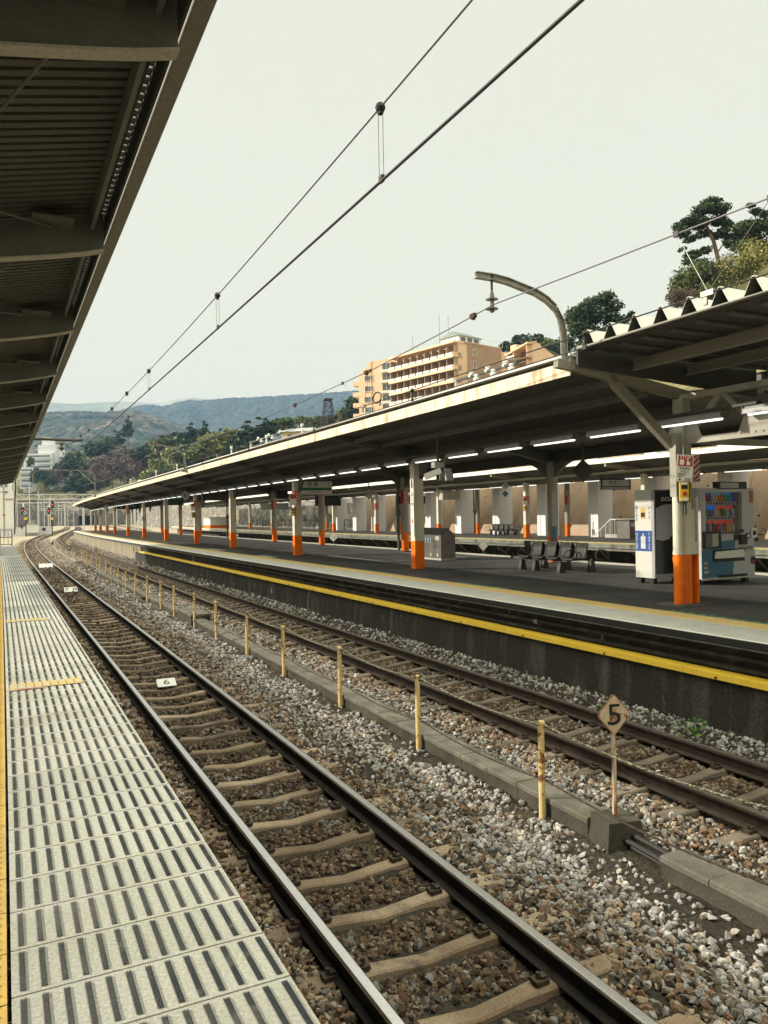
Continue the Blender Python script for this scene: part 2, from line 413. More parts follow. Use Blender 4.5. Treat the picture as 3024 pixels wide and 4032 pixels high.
tag(b.build('gravel_bed', K['yard']), kind='structure')

# ------------------------------------------------------------------ sleepers, rails
SP = .615
S1 = np.arange(2.35, 330, SP); S2 = np.arange(3.1, 330, SP)
def sleeper_mesh(nm, m):
    st = [(-1., .0), (-.82, .0), (-.53, .012), (-.3, -.006), (0, -.036), (.3, -.006), (.53, .012), (.82, 0), (1., 0)]
    V = []
    for x, z in st:
        w = .08 if abs(x) > .4 else .062
        V += [(x, -w-.02, -.16), (x, -w, z-.012), (x, -w+.014, z), (x, w-.014, z), (x, w, z-.012), (x, w+.02, -.16)]
    F = []
    for i in range(len(st)-1):
        for j in range(5): F.append((i*6+j, (i+1)*6+j, (i+1)*6+j+1, i*6+j+1))
    F += [(5, 4, 3, 2, 1, 0), tuple((len(st)-1)*6+k for k in range(6))]
    b = MB(); b.add(V, F); return b
def clip_mesh():
    b = MB()
    b.box((0, 0, .012), (.09, .08, .024)); b.box((-.02, 0, .03), (.04, .05, .02)); b.cyl((.01, 0, .02), (.01, 0, .06), .014, seg=6)
    return b
sl0 = sleeper_mesh('sleeper', 0).build('concrete_sleeper', K['sleeper']); sl0m = sl0.data
sl2m = sl0m.copy(); sl2m.materials.clear(); sl2m.materials.append(K['sleeper2'])
ck = clip_mesh().build('rail_clip', K['clip']); ckm = ck.data
bpy.data.objects.remove(sl0); bpy.data.objects.remove(ck)
def lay(SS, n0, ztop, me, clips, track, lab, grp, cap_):
    V = []; 
    for i, s in enumerate(SS):
        if i < cap_:
            o = bpy.data.objects.new('concrete_sleeper', me); COL.objects.link(o)
            j = rnd.uniform(-.02, .02)
            o.location = W(s, n0, ztop-.16+rnd.uniform(-.006, .006)); o.rotation_euler = (0, 0, ang(s)+j*.6)
            near = ('%s concrete sleeper of the %s from the near end' % (ordw(i), track)) if i < 24 else None
            tag(o, near or lab, 'sleeper', grp)
            if i < clips:
                for x in (-.533, .533):
                    for q in (-1, 1):
                        k = bpy.data.objects.new('rail_clip', ckm); COL.objects.link(k); k.parent = o
                        k.location = (x+q*.105, 0, .012); k.rotation_euler = (0, 0, 0 if q > 0 else math.pi)
        else: V.append(s)
    b = MB()
    for s in V:
        q = Matrix.Rotation(ang(s), 3, 'Z'); p = Vector(W(s, n0, ztop-.16))
        b.box(p-Vector((0, 0, .07)), (2., .22, .15), rz=ang(s))
    o = b.build('distant_sleepers', me.materials[0]); tag(o, 'mass of far sleepers of the %s beyond the platform' % track, 'sleepers', kind='stuff')
lay(S1, 0, ZR1, sl0m, 16, 'near track', 'dusty brown concrete sleeper far down the near track', 'sleepers of the near track', 150)
lay(S2, N2, ZR2, sl2m, 16, 'far track', 'dark concrete sleeper far along the far track', 'sleepers of the far track', 140)
# white paint marks on two sleepers of the far track
RAIL = [(-.062, -.153), (.062, -.153), (.062, -.142), (.012, -.125), (.009, -.045), (.0325, -.036), (.0325, -.0012), (-.0325, -.0012), (-.0325, -.036), (-.009, -.045), (-.012, -.125), (-.062, -.142)]
HEAD = [(-.0335, -.022), (.0335, -.022), (.0335, -.004), (.027, .0), (-.027, .0), (-.0335, -.004)]
def rail(n0, z, s1, head, label, body='rust'):
    r = wroot('rail', W(2, n0, z), label, 'rail')
    b = MB(); b.sweep([(n0+a, z+c) for a, c in RAIL], -2, s1, .8); b.build('rail_web', K[body], r)
    b = MB(); b.sweep([(n0+a, z+c) for a, c in HEAD], -2, s1, .8); b.build('rail_head', K[head], r)
rail(-.566, ZR1, 440, 'polish', 'bright-topped left rail of the near track beside the pale platform', 'rust2')
rail(.566, ZR1, 440, 'polish', 'bright-topped right rail of the near track, facing the gravel strip', 'rust2')
rail(N2-.54, ZR2, 445, 'worn', 'dull brown left rail of the far track, next to the yellow fence posts')
rail(N2+.54, ZR2, 445, 'worn', 'dull brown right rail of the far track below the opposite platform wall')
for n0, lb in ((14.2, 'rusty left rail of the track behind the island platform'), (15.3, 'rusty right rail of the track behind the island platform'),
               (18.9, 'rusty left rail of the track along the third platform'), (20.0, 'rusty right rail of the track along the third platform')):
    rail(n0, -1.12, 440, 'worn', lb)

# ------------------------------------------------------------------ crushed stones
t = (1+5**.5)/2
IV = np.array([(-1,t,0),(1,t,0),(-1,-t,0),(1,-t,0),(0,-1,t),(0,1,t),(0,-1,-t),(0,1,-t),(t,0,-1),(t,0,1),(-t,0,-1),(-t,0,1)])/math.hypot(1, t)
IF = np.array([(0,11,5),(0,5,1),(0,1,7),(0,7,10),(0,10,11),(1,5,9),(5,11,4),(11,10,2),(10,7,6),(7,1,8),(3,9,4),(3,4,2),(3,2,6),(3,6,8),(3,8,9),(4,9,5),(2,4,11),(6,2,10),(8,6,7),(9,8,1)])
def stones(s0, s1, n0, n1, dens, r0, r1):
    a = (s1-s0)*(n1-n0); k = int(a*dens)
    s = nrs.uniform(s0, s1, k); n = nrs.uniform(n0, n1, k)
    ok = np.ones(k, bool)
    for SS, nc in ((S1, 0.), (S2, N2)):
        ph = np.abs((s-SS[0]+SP/2) % SP-SP/2)
        d = np.abs(n-nc)
        ok &= ~((ph < .135) & (d < .62)) & ~((ph < .1) & (d < 1.0) & (nrs.rand(k) < .45))
        ok &= ~(np.abs(d-.553) < .085)
    ok &= ~((n > 2.0) & (n < 2.36))                                  # the cable trough
    wb_ = np.where(s < 6.2, .34, .17); bare = np.clip(1.5-np.abs(n-1.92)/wb_, 0, 1)*np.where(s < 6.2, .82, .5+.5*np.sin(s*2.3+np.sin(s*5.1)*1.4))
    ok &= nrs.rand(k) > bare*.96
    s, n = s[ok], n[ok]
    return s, n, nrs.uniform(r0, r1, len(s))*nrs.choice([.7, 1, 1, 1.25], len(s))
groups = [stones(2.0, 8.5, -1.72, 5.0, 820, .019, .037), stones(8.5, 15, -1.72, 5., 520, .022, .04), stones(15, 28, -1.72, 5., 230, .032, .05), stones(28, 62, -1.7, 5., 60, .05, .075), stones(62, 115, -1.4, 5., 26, .06, .1), stones(2., 10, -.5, .5, 800, .02, .036), stones(2., 10, -1.5, -.62, 500, .02, .036), stones(4., 12, N2-.5, N2+.5, 500, .022, .038), stones(2., 7, 1.0, 1.75, 500, .02, .036)]
s = np.concatenate([g[0] for g in groups]); n = np.concatenate([g[1] for g in groups]); r = np.concatenate([g[2] for g in groups])*1.08
k = len(s)
z = bedz(n)+r*nrs.uniform(.0, .55, k)
crib = ((np.abs(n) < .5) | (np.abs(n-N2) < .5)); z -= crib*.004
C = Wv(s, n, z)
q = nrs.normal(size=(k, 4)); q /= np.linalg.norm(q, axis=1)[:, None]
w_, x_, y_, z_ = q.T
RM = np.stack([1-2*(y_*y_+z_*z_), 2*(x_*y_-z_*w_), 2*(x_*z_+y_*w_), 2*(x_*y_+z_*w_), 1-2*(x_*x_+z_*z_), 2*(y_*z_-x_*w_), 2*(x_*z_-y_*w_), 2*(y_*z_+x_*w_), 1-2*(x_*x_+y_*y_)], -1).reshape(k, 3, 3)
sc = r[:, None]*nrs.uniform([.8, .6, .5], [1.35, 1.1, .9], (k, 3))
V = IV[None]*(1+nrs.uniform(-.28, .22, (k, 12, 1)))*sc[:, None, :]
for _ in range(5):
    pn = nrs.normal(size=(k, 3)); pn /= np.linalg.norm(pn, axis=1)[:, None]
    ex = np.einsum('kvj,kj->kv', V, pn)-(r*nrs.uniform(.32, .56, k))[:, None]
    V = V-np.clip(ex, 0, None)[..., None]*pn[:, None, :]
V = np.einsum('kij,kvj->kvi', RM, V)+C[:, None, :]
F = (IF[None]+(np.arange(k)*12)[:, None, None]).reshape(-1, 3)
# colour of each stone: brown with brake dust by the rails, pale grey towards the trough and the far wall
br = np.array([(.14, .095, .058), (.21, .145, .09), (.08, .06, .043), (.28, .205, .14), (.18, .105, .065), (.11, .09, .072), (.34, .27, .2)])
gr = np.array([(.36, .35, .34), (.28, .275, .27), (.44, .425, .4), (.21, .2, .19), (.34, .3, .255), (.16, .135, .115), (.3, .29, .3)])
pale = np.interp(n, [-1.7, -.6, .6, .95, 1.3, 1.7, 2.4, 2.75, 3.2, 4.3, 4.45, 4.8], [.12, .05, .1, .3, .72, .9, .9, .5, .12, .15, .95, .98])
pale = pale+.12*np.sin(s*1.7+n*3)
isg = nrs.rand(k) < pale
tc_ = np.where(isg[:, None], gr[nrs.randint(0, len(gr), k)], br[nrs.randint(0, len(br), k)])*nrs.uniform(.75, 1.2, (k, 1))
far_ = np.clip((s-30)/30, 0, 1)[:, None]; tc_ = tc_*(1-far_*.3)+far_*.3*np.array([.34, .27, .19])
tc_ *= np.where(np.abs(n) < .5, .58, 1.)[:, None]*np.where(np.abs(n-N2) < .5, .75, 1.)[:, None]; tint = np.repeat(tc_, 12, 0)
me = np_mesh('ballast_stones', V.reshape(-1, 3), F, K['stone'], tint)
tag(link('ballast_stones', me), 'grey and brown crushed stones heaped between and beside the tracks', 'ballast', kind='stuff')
# ------------------------------------------------------------------ near platform (paving = structure)
E1, YN = -1.55, -2.33
PE1 = 51.2
b = MB()
b.sweep([(-9, -.03), (E1-.012, -.03), (E1-.012, -.24), (-1.85, -.3), (-1.85, -1.5), (-9, -1.5)], -42, PE1, .8)
tag(b.build('platform_base', K['curb']), kind='structure')
# paving slabs in rows of 28 cm, each cell with its own wear
ROW = .281; rows = np.arange(1.2, PE1-.3, ROW)
nr = 13; ncell = np.linspace(YN, E1, nr+1)
VV = []; FF = []; TT = []
cnt = 0
for i, s in enumerate(rows):
    a0, a1 = s+.004, s+ROW-.004
    q0 = Wv(np.full(nr+1, a0), ncell, np.zeros(nr+1)); q1 = Wv(np.full(nr+1, a1), ncell, np.zeros(nr+1))
    e0 = q0.copy(); e0[:, 2] = -.05; e1 = q1.copy(); e1[:, 2] = -.05
    ring = np.concatenate([e0, q0, q1, e1]); k = nr+1
    VV.append(ring); base = cnt
    for j in range(nr):
        for a in range(3): FF.append((base+a*k+j, base+a*k+j+1, base+(a+1)*k+j+1, base+(a+1)*k+j))
    # outer end face
    FF.append((base+nr, base+3*k+nr, base+2*k+nr, base+k+nr))
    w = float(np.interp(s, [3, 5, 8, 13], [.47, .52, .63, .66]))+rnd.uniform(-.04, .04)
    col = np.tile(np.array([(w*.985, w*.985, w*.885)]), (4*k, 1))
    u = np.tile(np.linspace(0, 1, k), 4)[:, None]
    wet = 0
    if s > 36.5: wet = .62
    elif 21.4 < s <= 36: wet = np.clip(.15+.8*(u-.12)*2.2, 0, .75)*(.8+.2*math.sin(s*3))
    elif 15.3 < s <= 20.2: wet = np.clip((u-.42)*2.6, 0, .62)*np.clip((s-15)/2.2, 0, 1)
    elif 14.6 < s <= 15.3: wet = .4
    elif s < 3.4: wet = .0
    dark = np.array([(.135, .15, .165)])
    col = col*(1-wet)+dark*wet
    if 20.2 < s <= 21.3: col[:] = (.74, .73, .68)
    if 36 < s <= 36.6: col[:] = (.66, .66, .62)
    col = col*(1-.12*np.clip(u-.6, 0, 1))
    TT.append(col); cnt += 4*k
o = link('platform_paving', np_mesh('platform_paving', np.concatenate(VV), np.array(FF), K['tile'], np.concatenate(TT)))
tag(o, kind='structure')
# rubber ribs, four fins to a strip, in thirteen columns
b = MB()
for i, s in enumerate(rows[:-1]):
    if s > 50: break
    fins = s < 11
    for j in range(nr):
        c = YN+(j+.55)*(E1-YN)/nr
        L0 = s+.022+rnd.uniform(-.004, .004); L1 = s+ROW-.022
        if fins:
            for q in range(4):
                n0 = c-.0095+q*.005
                b.add([W(L0, n0, .001), W(L0, n0+.0032, .001), W(L1, n0+.0032, .001), W(L1, n0, .001), W(L0, n0+.0005, .004), W(L0, n0+.0027, .004), W(L1, n0+.0027, .004), W(L1, n0+.0005, .004)],
                      [(4,5,6,7),(0,1,5,4),(1,2,6,5),(2,3,7,6),(3,0,4,7)])
        else:
            n0 = c-.0095
            b.add([W(L0, n0, .001), W(L0, n0+.0185, .001), W(L1, n0+.0185, .001), W(L1, n0, .001), W(L0, n0+.002, .004), W(L0, n0+.017, .004), W(L1, n0+.017, .004), W(L1, n0+.002, .004)],
                  [(4,5,6,7),(0,1,5,4),(1,2,6,5),(2,3,7,6),(3,0,4,7)])
o = b.build('rubber_strips', K['rib'], fix=False); tag(o, kind='structure')
# yellow warning tiles with domes
b = MB()
for s in np.arange(1.0, PE1-.3, .3):
    b.add([W(s+.003, YN-.33, .001), W(s+.003, YN-.012, .001), W(s+.297, YN-.012, .001), W(s+.297, YN-.33, .001)], [(0, 1, 2, 3)])
tag(b.build('yellow_tile_strip', K['yellow']), kind='structure')
b = MB()
for s in np.arange(1.5, 34, .0565):
    for n0 in ((YN-.045, YN-.105, YN-.165) if s < 12 else (YN-.045,)):
        p = Vector(W(s, n0, .0)); R0, R1 = .0125, .008
        vs = [p+Vector((R0*math.cos(k*1.0472), R0*math.sin(k*1.0472), .001)) for k in range(6)]+[p+Vector((R1*math.cos(k*1.0472), R1*math.sin(k*1.0472), .0065)) for k in range(6)]
        b.add(vs, [tuple(range(6, 12))]+[(k, (k+1) % 6, 6+(k+1) % 6, 6+k) for k in range(6)])
tag(b.build('yellow_tile_domes', K['yellow'], fix=False), kind='structure')
# yellow boarding marks painted across the paving
K['amber'] = mat('worn_yellow_marking', (.72, .52, .2), .7, col2=(.62, .58, .45), scale=7, thr=(.46, .62), fine=.1)
K['pinkm'] = mat('worn_red_marking', (.5, .2, .16), .7, col2=(.6, .5, .42), scale=9, thr=(.45, .6))
def mark(sA, label, red):
    b = MB()
    for k in range(9):
        n0 = YN+.03+k*.0645
        b.add([W(sA, n0, .0072), W(sA, n0+.06, .0072), W(sA+.25, n0+.06, .0072), W(sA+.25, n0, .0072)], [(0, 1, 2, 3)], 0)
    if red: b.add([W(sA-.05, YN+.01, .0075), W(sA-.05, YN+.3, .0075), W(sA-.005, YN+.3, .0075), W(sA-.005, YN+.01, .0075)], [(0, 1, 2, 3)], 1)
    tag(b.build('boarding_mark', [K['amber'], K['pinkm']], fix=False), label, 'floor marking', 'yellow boarding marks')
mark(8.42, 'nearer worn yellow boarding mark across the ribbed platform, edged in faded red', True)
mark(13.3, 'farther worn yellow boarding mark across the ribbed platform', False)

# ------------------------------------------------------------------ barrier and sign at the end of the near platform
g = root('end_barrier', W(PE1-.25, -2.3, 0), ang(51), 'grey steel barrier with a red crossed sign at the near platform end', 'barrier')
b = MB()
for x in (-1.5, -.75, 0, .62): b.bar((x, 0, 0), (x, 0, .95), .06, .06, up=(1, 0, 0))
for z in (.1, .5, .93): b.bar((-1.5, 0, z), (.62, 0, z), .05, .05)
for x in (.2, .42): b.bar((x, 0, .1), (x, 0, .93), .03, .03, up=(1, 0, 0))
b.build('frame', K['galv'], g)
b = MB(); b.box((-.62, -.04, 1.12), (1.0, .02, 1.0)); b.build('backboard', K['pale'], g)
sg = MB(); 
for a in ((-.92, .85, -.32, .85), (-.92, 1.35, -.32, 1.35)): sg.bar((a[0], -.06, a[1]), (a[2], -.06, a[3]), .02, .07)
for x in (-.92, -.32): sg.bar((x, -.06, .85), (x, -.06, 1.35), .07, .02, up=(0, 1, 0))
sg.bar((-.92, -.065, 1.35), (-.32, -.065, .85), .02, .06)
sp = MB(); sp.box((-.62, -.053, 1.1), (.62, .006, .56)); s_ = sp.build('sign_plate', K['white'], g); sg.build('red_border', K['red'], s_)

# ------------------------------------------------------------------ near canopy overhead
cz = 3.73
rt = wroot('platform_canopy', W(5, -3, cz), 'dark canopy with corrugated roof over the near platform at upper left', 'canopy')
CS0, CS1 = -42, 50.2
def cslope(n): return -.22*(min(-n, 5.)-1.57)+.2*max(-n-5., 0)
b = MB(); b.sweep([(-1.44, cz), (-1.44, cz+.3), (-1.452, cz+.3), (-1.452, cz+.012), (-1.525, cz+.012), (-1.525, cz)], CS0, CS1, .8)
b.build('edge_beam', K['flange'], rt)
b = MB(); b.sweep([(-1.542, cz+.04), (-1.526, cz+.04), (-1.526, cz+.27), (-1.542, cz+.27)], CS0, CS1, .8); b.build('edge_beam_liner', K['steeld'], rt)
b = MB()
for n0 in (-1.635, -2.9, -4.3, -5.7): b.rect(n0-.03, n0, cz+.05+cslope(n0), cz+.185+cslope(n0), CS0, CS1, .8)
b.build('purlin', K['steel1'], rt)
b = MB()                                                             # corrugated sheet, ribs run across the platform
g_ = np.arange(-4, CS1, .1); u = np.concatenate([[CS0], np.stack([g_, g_+.062, g_+.066, g_+.095], 1).ravel()]); nn = [-9., -5., -1.566]
ht = cz+.2+np.concatenate([[0], np.tile([0, 0, .05, .05], len(g_))])
V = np.concatenate([Wv(u, np.full(len(u), n0), ht+cslope(n0)) for n0 in nn]); a = len(u)
F = np.array([(k*a+i, k*a+i+1, (k+1)*a+i+1, (k+1)*a+i) for k in range(2) for i in range(a-1)])
link('roof_sheet', np_mesh('roof_sheet', V, F, K['roof1']), rt)
b = MB()                                                             # crests of the sheet bridge the gap to the gutter: light shows between them
for s in np.arange(-3, CS1, .1):
    b.add([W(s, -1.59, cz+.23), W(s+.07, -1.59, cz+.23), W(s+.07, -1.52, cz+.23), W(s, -1.52, cz+.23), W(s, -1.59, cz+.222), W(s+.07, -1.59, cz+.222), W(s+.07, -1.52, cz+.222), W(s, -1.52, cz+.222)],
          [(0,1,2,3),(7,6,5,4),(0,4,5,1),(1,5,6,2),(2,6,7,3),(3,7,4,0)])
b.build('sheet_ends', K['steel1'], rt)
b = MB(); b.rect(-1.452, -1.43, cz+.3, cz+.34, CS0, CS1, .8); b.build('gutter_lip', K['pale'], rt)
for k in range(-4, 16):
    s = 4.82+2.97*k
    if s > CS1: continue
    b = MB(); pts = [(-9, 3.7), (-5, 2.9), (-2.3, 3.445), (-1.93, 3.515), (-1.75, 3.555), (-1.56, 3.606)]
    for (n0, a0), (n1, a1) in zip(pts[:-1], pts[1:]):
        V = [W(s+d_, n_, z_) for d_ in (-.01, .01) for n_, z_ in ((n0, a0+.012), (n1, a1+.012), (n1, cz+.185+cslope(n1)), (n0, cz+.185+cslope(n0)))]
        b.add(V, [(3,2,1,0),(4,5,6,7),(0,1,5,4),(1,2,6,5),(2,3,7,6),(3,0,4,7)])
    r_ = b.build('rafter', K['steel1'], rt)
    b = MB()
    for (n0, a0), (n1, a1) in zip(pts[:-1], pts[1:]):
        b.add([W(s-.045, n0, a0), W(s+.045, n0, a0), W(s+.045, n1, a1), W(s-.045, n1, a1), W(s-.045, n0, a0+.014), W(s+.045, n0, a0+.014), W(s+.045, n1, a1+.014), W(s-.045, n1, a1+.014)], [(3,2,1,0),(4,5,6,7),(0,1,5,4),(1,2,6,5),(2,3,7,6),(3,0,4,7)])
    b.build('rafter_flange', K['flange1'], r_)
    b = MB(); b.box(W(s-.14, -1.95, cz+.02), (.3, .26, .012), rz=ang(s)); b.build('gusset_plate', K['steel1'], r_)
    b = MB(); b.tube([W(s+.05, -1.95, cz+.01), W(s+2.9, -3.05, cz-.25)], .011, 6); b.tube([W(s+2.9, -1.95, cz), W(s+.1, -4.5, cz-.55)], .011, 6)
    b.build('brace_rod', K['steel1'], rt)
b = MB(); b.tube([W(s, -2.47, 3.56) for s in np.arange(-2, 49, .9)], .022, 8); b.build('conduit', K['steeld'], rt)

# ------------------------------------------------------------------ cable trough between the tracks
def trough(s0, s1, label, n0=2.03, n1=2.31, top=-1.15, seed=0):
    r = wroot('cable_trough', W((s0+s1)/2, 2.17, -1.4), label, 'cable trough', 'concrete cable troughs')
    b = MB(); s = s0
    while s < s1-.05:
        e_ = min(s+1.0, s1); b.rect(n0+.012, n1-.012, -1.52, top-.045, s+.004, e_-.004, .6); s = e_
    b.build('trough_body', K['curbdark'], r)
    b = MB(); s = s0
    while s < s1-.05:
        e_ = min(s+.5, s1); j = rnd.uniform(-.006, .006); z = rnd.uniform(-.004, .004)
        b.sweep([(n0+j, top-.045+z), (n1+j, top-.045+z), (n1+j, top-.01+z), (n1-.01+j, top+z), (n0+.01+j, top+z), (n0+j, top-.01+z)], s+.004, e_-.004, .5); s = e_
    b.build('trough_lid', K['curb'], r)
trough(1.5, 5.45, 'short dark concrete cable trough at the lower right, before the gap')
trough(6.25, 21.1, 'long low concrete cable trough running behind the yellow posts')
trough(21.1, 22.9, 'wider raised concrete box in the line of cable troughs', 1.98, 2.5, -1.04)
trough(22.9, 44.0, 'distant low concrete cable trough beyond the raised box')
b = MB()
for dn, dz in ((0, 0), (.07, .03), (.03, -.05)):
    b.tube([W(5.3, 2.14+dn, -1.26+dz), W(5.6, 2.14+dn, -1.24+dz), W(5.85, 2.14+dn, -1.23+dz), W(6.3, 2.14+dn, -1.26+dz)], .021, 8)
tag(b.build('cable_bundle', K['black']), 'black cables bridging the gap in the concrete trough', 'cable')

# ------------------------------------------------------------------ yellow posts with ropes
pr = root('fence_post', (0, 0, 0), 0)
b = MB(); b.cyl((0, 0, -.1), (0, 0, .90), .03, seg=10); b.build('post', K['postyel'], pr)
b = MB(); b.lathe((0, 0, .895), [(.035, 0), (.037, .012), (.03, .03), (.01, .036)], 10); b.build('cap', K['postyel'], pr)
for z in (.87, .42):
    b = MB(); b.tube([(.0, -.03, z), (.04, -.03, z), (.05, 0, z), (.04, .03, z), (0, .03, z)], .006, 5); b.build('hook', K['rust'], pr)
PS = [6.8, 9.11, 11.44, 13.9, 16.13, 18.55, 20.73, 23.2, 25.18, 27.55, 30.07, 32.24, 34.33, 36.53, 39.15, 41.8, 46.4, 48.9, 51.6, 54.2]
PN = [2.02]*14+[2.1, 2.13, 2.2, 2.2, 2.3, 2.4]
for i, (s, n0) in enumerate(zip(PS, PN)):
    lb = ['nearest thick yellow rusted post left of the 5 sign'][0] if i == 0 else '%s rusted yellow post counted from the 5 sign' % ordw(i)
    if i == 0: o = pr
    else: o = copy_tree(pr)
    o.location = W(s, n0-.03, -1.38); o.rotation_euler = (rnd.uniform(-.012, .012), rnd.uniform(-.012, .012), ang(s))
    tag(o, lb, 'fence post', 'yellow fence posts between the tracks')
K['rope'] = mat('twisted_rope', (.5, .45, .34), .8, col2=(.14, .12, .09), scale=14, thr=(.45, .55), stretch=(3, 3, 6))
def rope(z0, sag, label, seed, mt):
    b = MB(); rr = random.Random(seed)
    ex = [1.0, 4.5]+PS; en = [2.06, 2.05]+PN
    for i in range(len(ex)-1):
        if ex[i] > 42: break
        L = ex[i+1]-ex[i]; pts = []
        m_ = 40 if ex[i] < 14 else 12
        for k in range(m_+1):
            t_ = k/m_; s = ex[i]+L*t_
            pts.append(Vector(W(s, en[i]+(en[i+1]-en[i])*t_+.02, z0-sag*4*t_*(1-t_))))
        if ex[i] < 9.2:                                          # two strands twisted together
            for ph in (0, math.pi):
                q = []
                for k, p in enumerate(pts):
                    a = k*1.9+ph; q.append(p+Vector((.0055*math.cos(a), 0, .0055*math.sin(a))))
                b.tube(q, .0055, 5)
        else: b.tube(pts, .008, 5)
    tag(b.build('rope', mt), label, 'rope')
rope(-.5, .06, 'upper twisted rope strung along the tops of the yellow posts', 1, K['rope'])
rope(-1.0, .05, 'lower dark rope strung low along the yellow posts', 2, K['rust'])

# ------------------------------------------------------------------ signs between the tracks
K['signold'] = mat('old_sign_enamel', (.62, .5, .36), .6, col2=(.5, .38, .25), scale=14, third=(.2, .085, .03), tscale=9, tthr=(.6, .7), fine=.12)
K['signrust'] = mat('rust_edge', (.2, .09, .035), .85, col2=(.34, .18, .08), scale=20)
K['poster'] = mat('rusty_white_pole', (.6, .5, .36), .7, col2=(.3, .13, .05), scale=5, thr=(.45, .58), stretch=(4, 4, 1))
def dia_sign(s, n0, base, zc, hw, hh, txt, ts, label, mtp, plate, edge, block=None, rz=None, wx=1.):
    a = ang(s)*.15 if rz is None else rz
    g = root('track_sign', W(s, n0, base), a, label, 'track sign')
    h = zc-base
    b = MB(); b.cyl((0, .012, 0), (0, .012, h-hh*.6), .02, seg=8); b.build('pole', mtp, g)
    def rd(w, hgt, c=.16):
        P = [(0, -hgt), (w, 0), (0, hgt), (-w, 0)]; out = []
        for i in range(4):
            p, q, r_ = Vector(P[i-1]), Vector(P[i]), Vector(P[(i+1) % 4])
            for t_ in (c, .0): 
                pass
            out += [tuple(q.lerp(p, c)), tuple(q.lerp(p, c*.3).lerp(q.lerp(r_, c*.3), .5)), tuple(q.lerp(r_, c))]
        return [(x, z+h) for x, z in out]
    b = MB(); b.prism(rd(hw, hh), 'y', -.004, .006); p = b.build('plate', edge, g)
    b = MB(); b.prism(rd(hw*.93, hh*.93), 'y', -.007, -.0045); f_ = b.build('face', plate, p)
    if txt: text(txt, ts, (0, -.0085, h-.005), 's', K['ink'], p, wx=wx, ext=.001)
    if block:
        w0, w1, d0 = block
        b = MB(); z0 = -.36
        V = [(-w1, -w1, z0), (w1, -w1, z0), (w1, w1, z0), (-w1, w1, z0), (-w0, -w0, 0), (w0, -w0, 0), (w0, w0, 0), (-w0, w0, 0)]
        b.add(V, [(3,2,1,0),(4,5,6,7),(0,1,5,4),(1,2,6,5),(2,3,7,6),(3,0,4,7)]); b.build('concrete_base', K['curbdark'], g)
    return g
dia_sign(6.08, 2.19, -1.1, -.262, .158, .18, '5', .25, 'rusted diamond sign reading 5 on a pole in a concrete block', K['poster'], K['signold'], K['signrust'], (.145, .2, 0), rz=ang(6)*.55, wx=1.25)
K['signpale'] = mat('pale_sign', (.6, .56, .48), .6, fine=.1)
dia_sign(44.2, 2.2, -1.1, -.177, .22, .24, '8', .34, 'pale diamond sign reading 8 on a yellow post far along the trough', K['postyel'], K['signpale'], K['signpale'], wx=1.15)
g = dia_sign(63.4, 2.25, -1.15, -.22, .24, .25, '12', .3, 'distant pale diamond sign reading 12 above a small dark diamond', K['galv'], K['signpale'], K['signpale'])
b = MB(); b.prism([(0, .33), (.19, .53), (0, .73), (-.19, .53)], 'y', -.012, .0); d_ = b.build('lower_plate', K['ink'], g)
b = MB(); b.prism([(0, .43), (.1, .53), (0, .63), (-.1, .53)], 'y', -.016, -.0125); b.build('lower_face', K['signpale'], d_)
def plate(s, n0, w, d, txt, label):
    g = root('number_plate', W(s, n0, -1.30), ang(s), label, 'number plate', 'white plates lying between the near rails')
    b = MB(); M_ = Matrix.Rotation(rad(28), 3, 'X'); b.box((0, 0, .05), (w, d, .012), mat=M_); b.build('plate', K['white'], g)
    b = MB(); b.bar((-w*.3, .03, -.06), (-w*.3, .03, .06), .03, .03, up=(1, 0, 0)); b.bar((w*.3, .03, -.06), (w*.3, .03, .06), .03, .03, up=(1, 0, 0)); b.build('bracket', K['clip'], g)
    if txt:
        t_ = text(txt, d*.85, (0, 0, 0), 't', K['ink'], g, wx=1.3, ext=.001)
        t_.matrix_local = Matrix.Translation((0, 0, .05)) @ Matrix.Rotation(rad(28), 4, 'X') @ Matrix.Translation((0, 0, .0075))
plate(14.1, .04, .3, .2, '6', 'white plate reading 6 between the rails of the near track')
plate(33.4, .1, .48, .34, '7 8', 'white plate reading 7 8 farther along between the near rails')
plate(51.5, .12, .75, .45, '', 'blank cream plate far along between the near rails')
b = MB()
for s, dx in ((7.62, 0), (7.0, 0), (10.75, .02), (11.35, 0)):
    p0 = N2-.28+dx
    pts = [(p0-.1, .05), (p0-.05, -.04), (p0, .06), (p0+.06, -.05), (p0+.12, .03), (p0+.18, .03)]
    for (a, c), (d_, e_) in zip(pts[:-1], pts[1:]):
        zt = ZR2-.16+.006; dr = .012
        b.add([W(s+c-dr, a, zt-.012*0), W(s+c+dr, a, zt), W(s+e_+dr, d_, zt), W(s+e_-dr, d_, zt)], [(0, 1, 2, 3)])
tag(b.build('paint_mark', K['white'], fix=False), 'white zigzag paint marks on sleepers of the far track', 'paint mark')
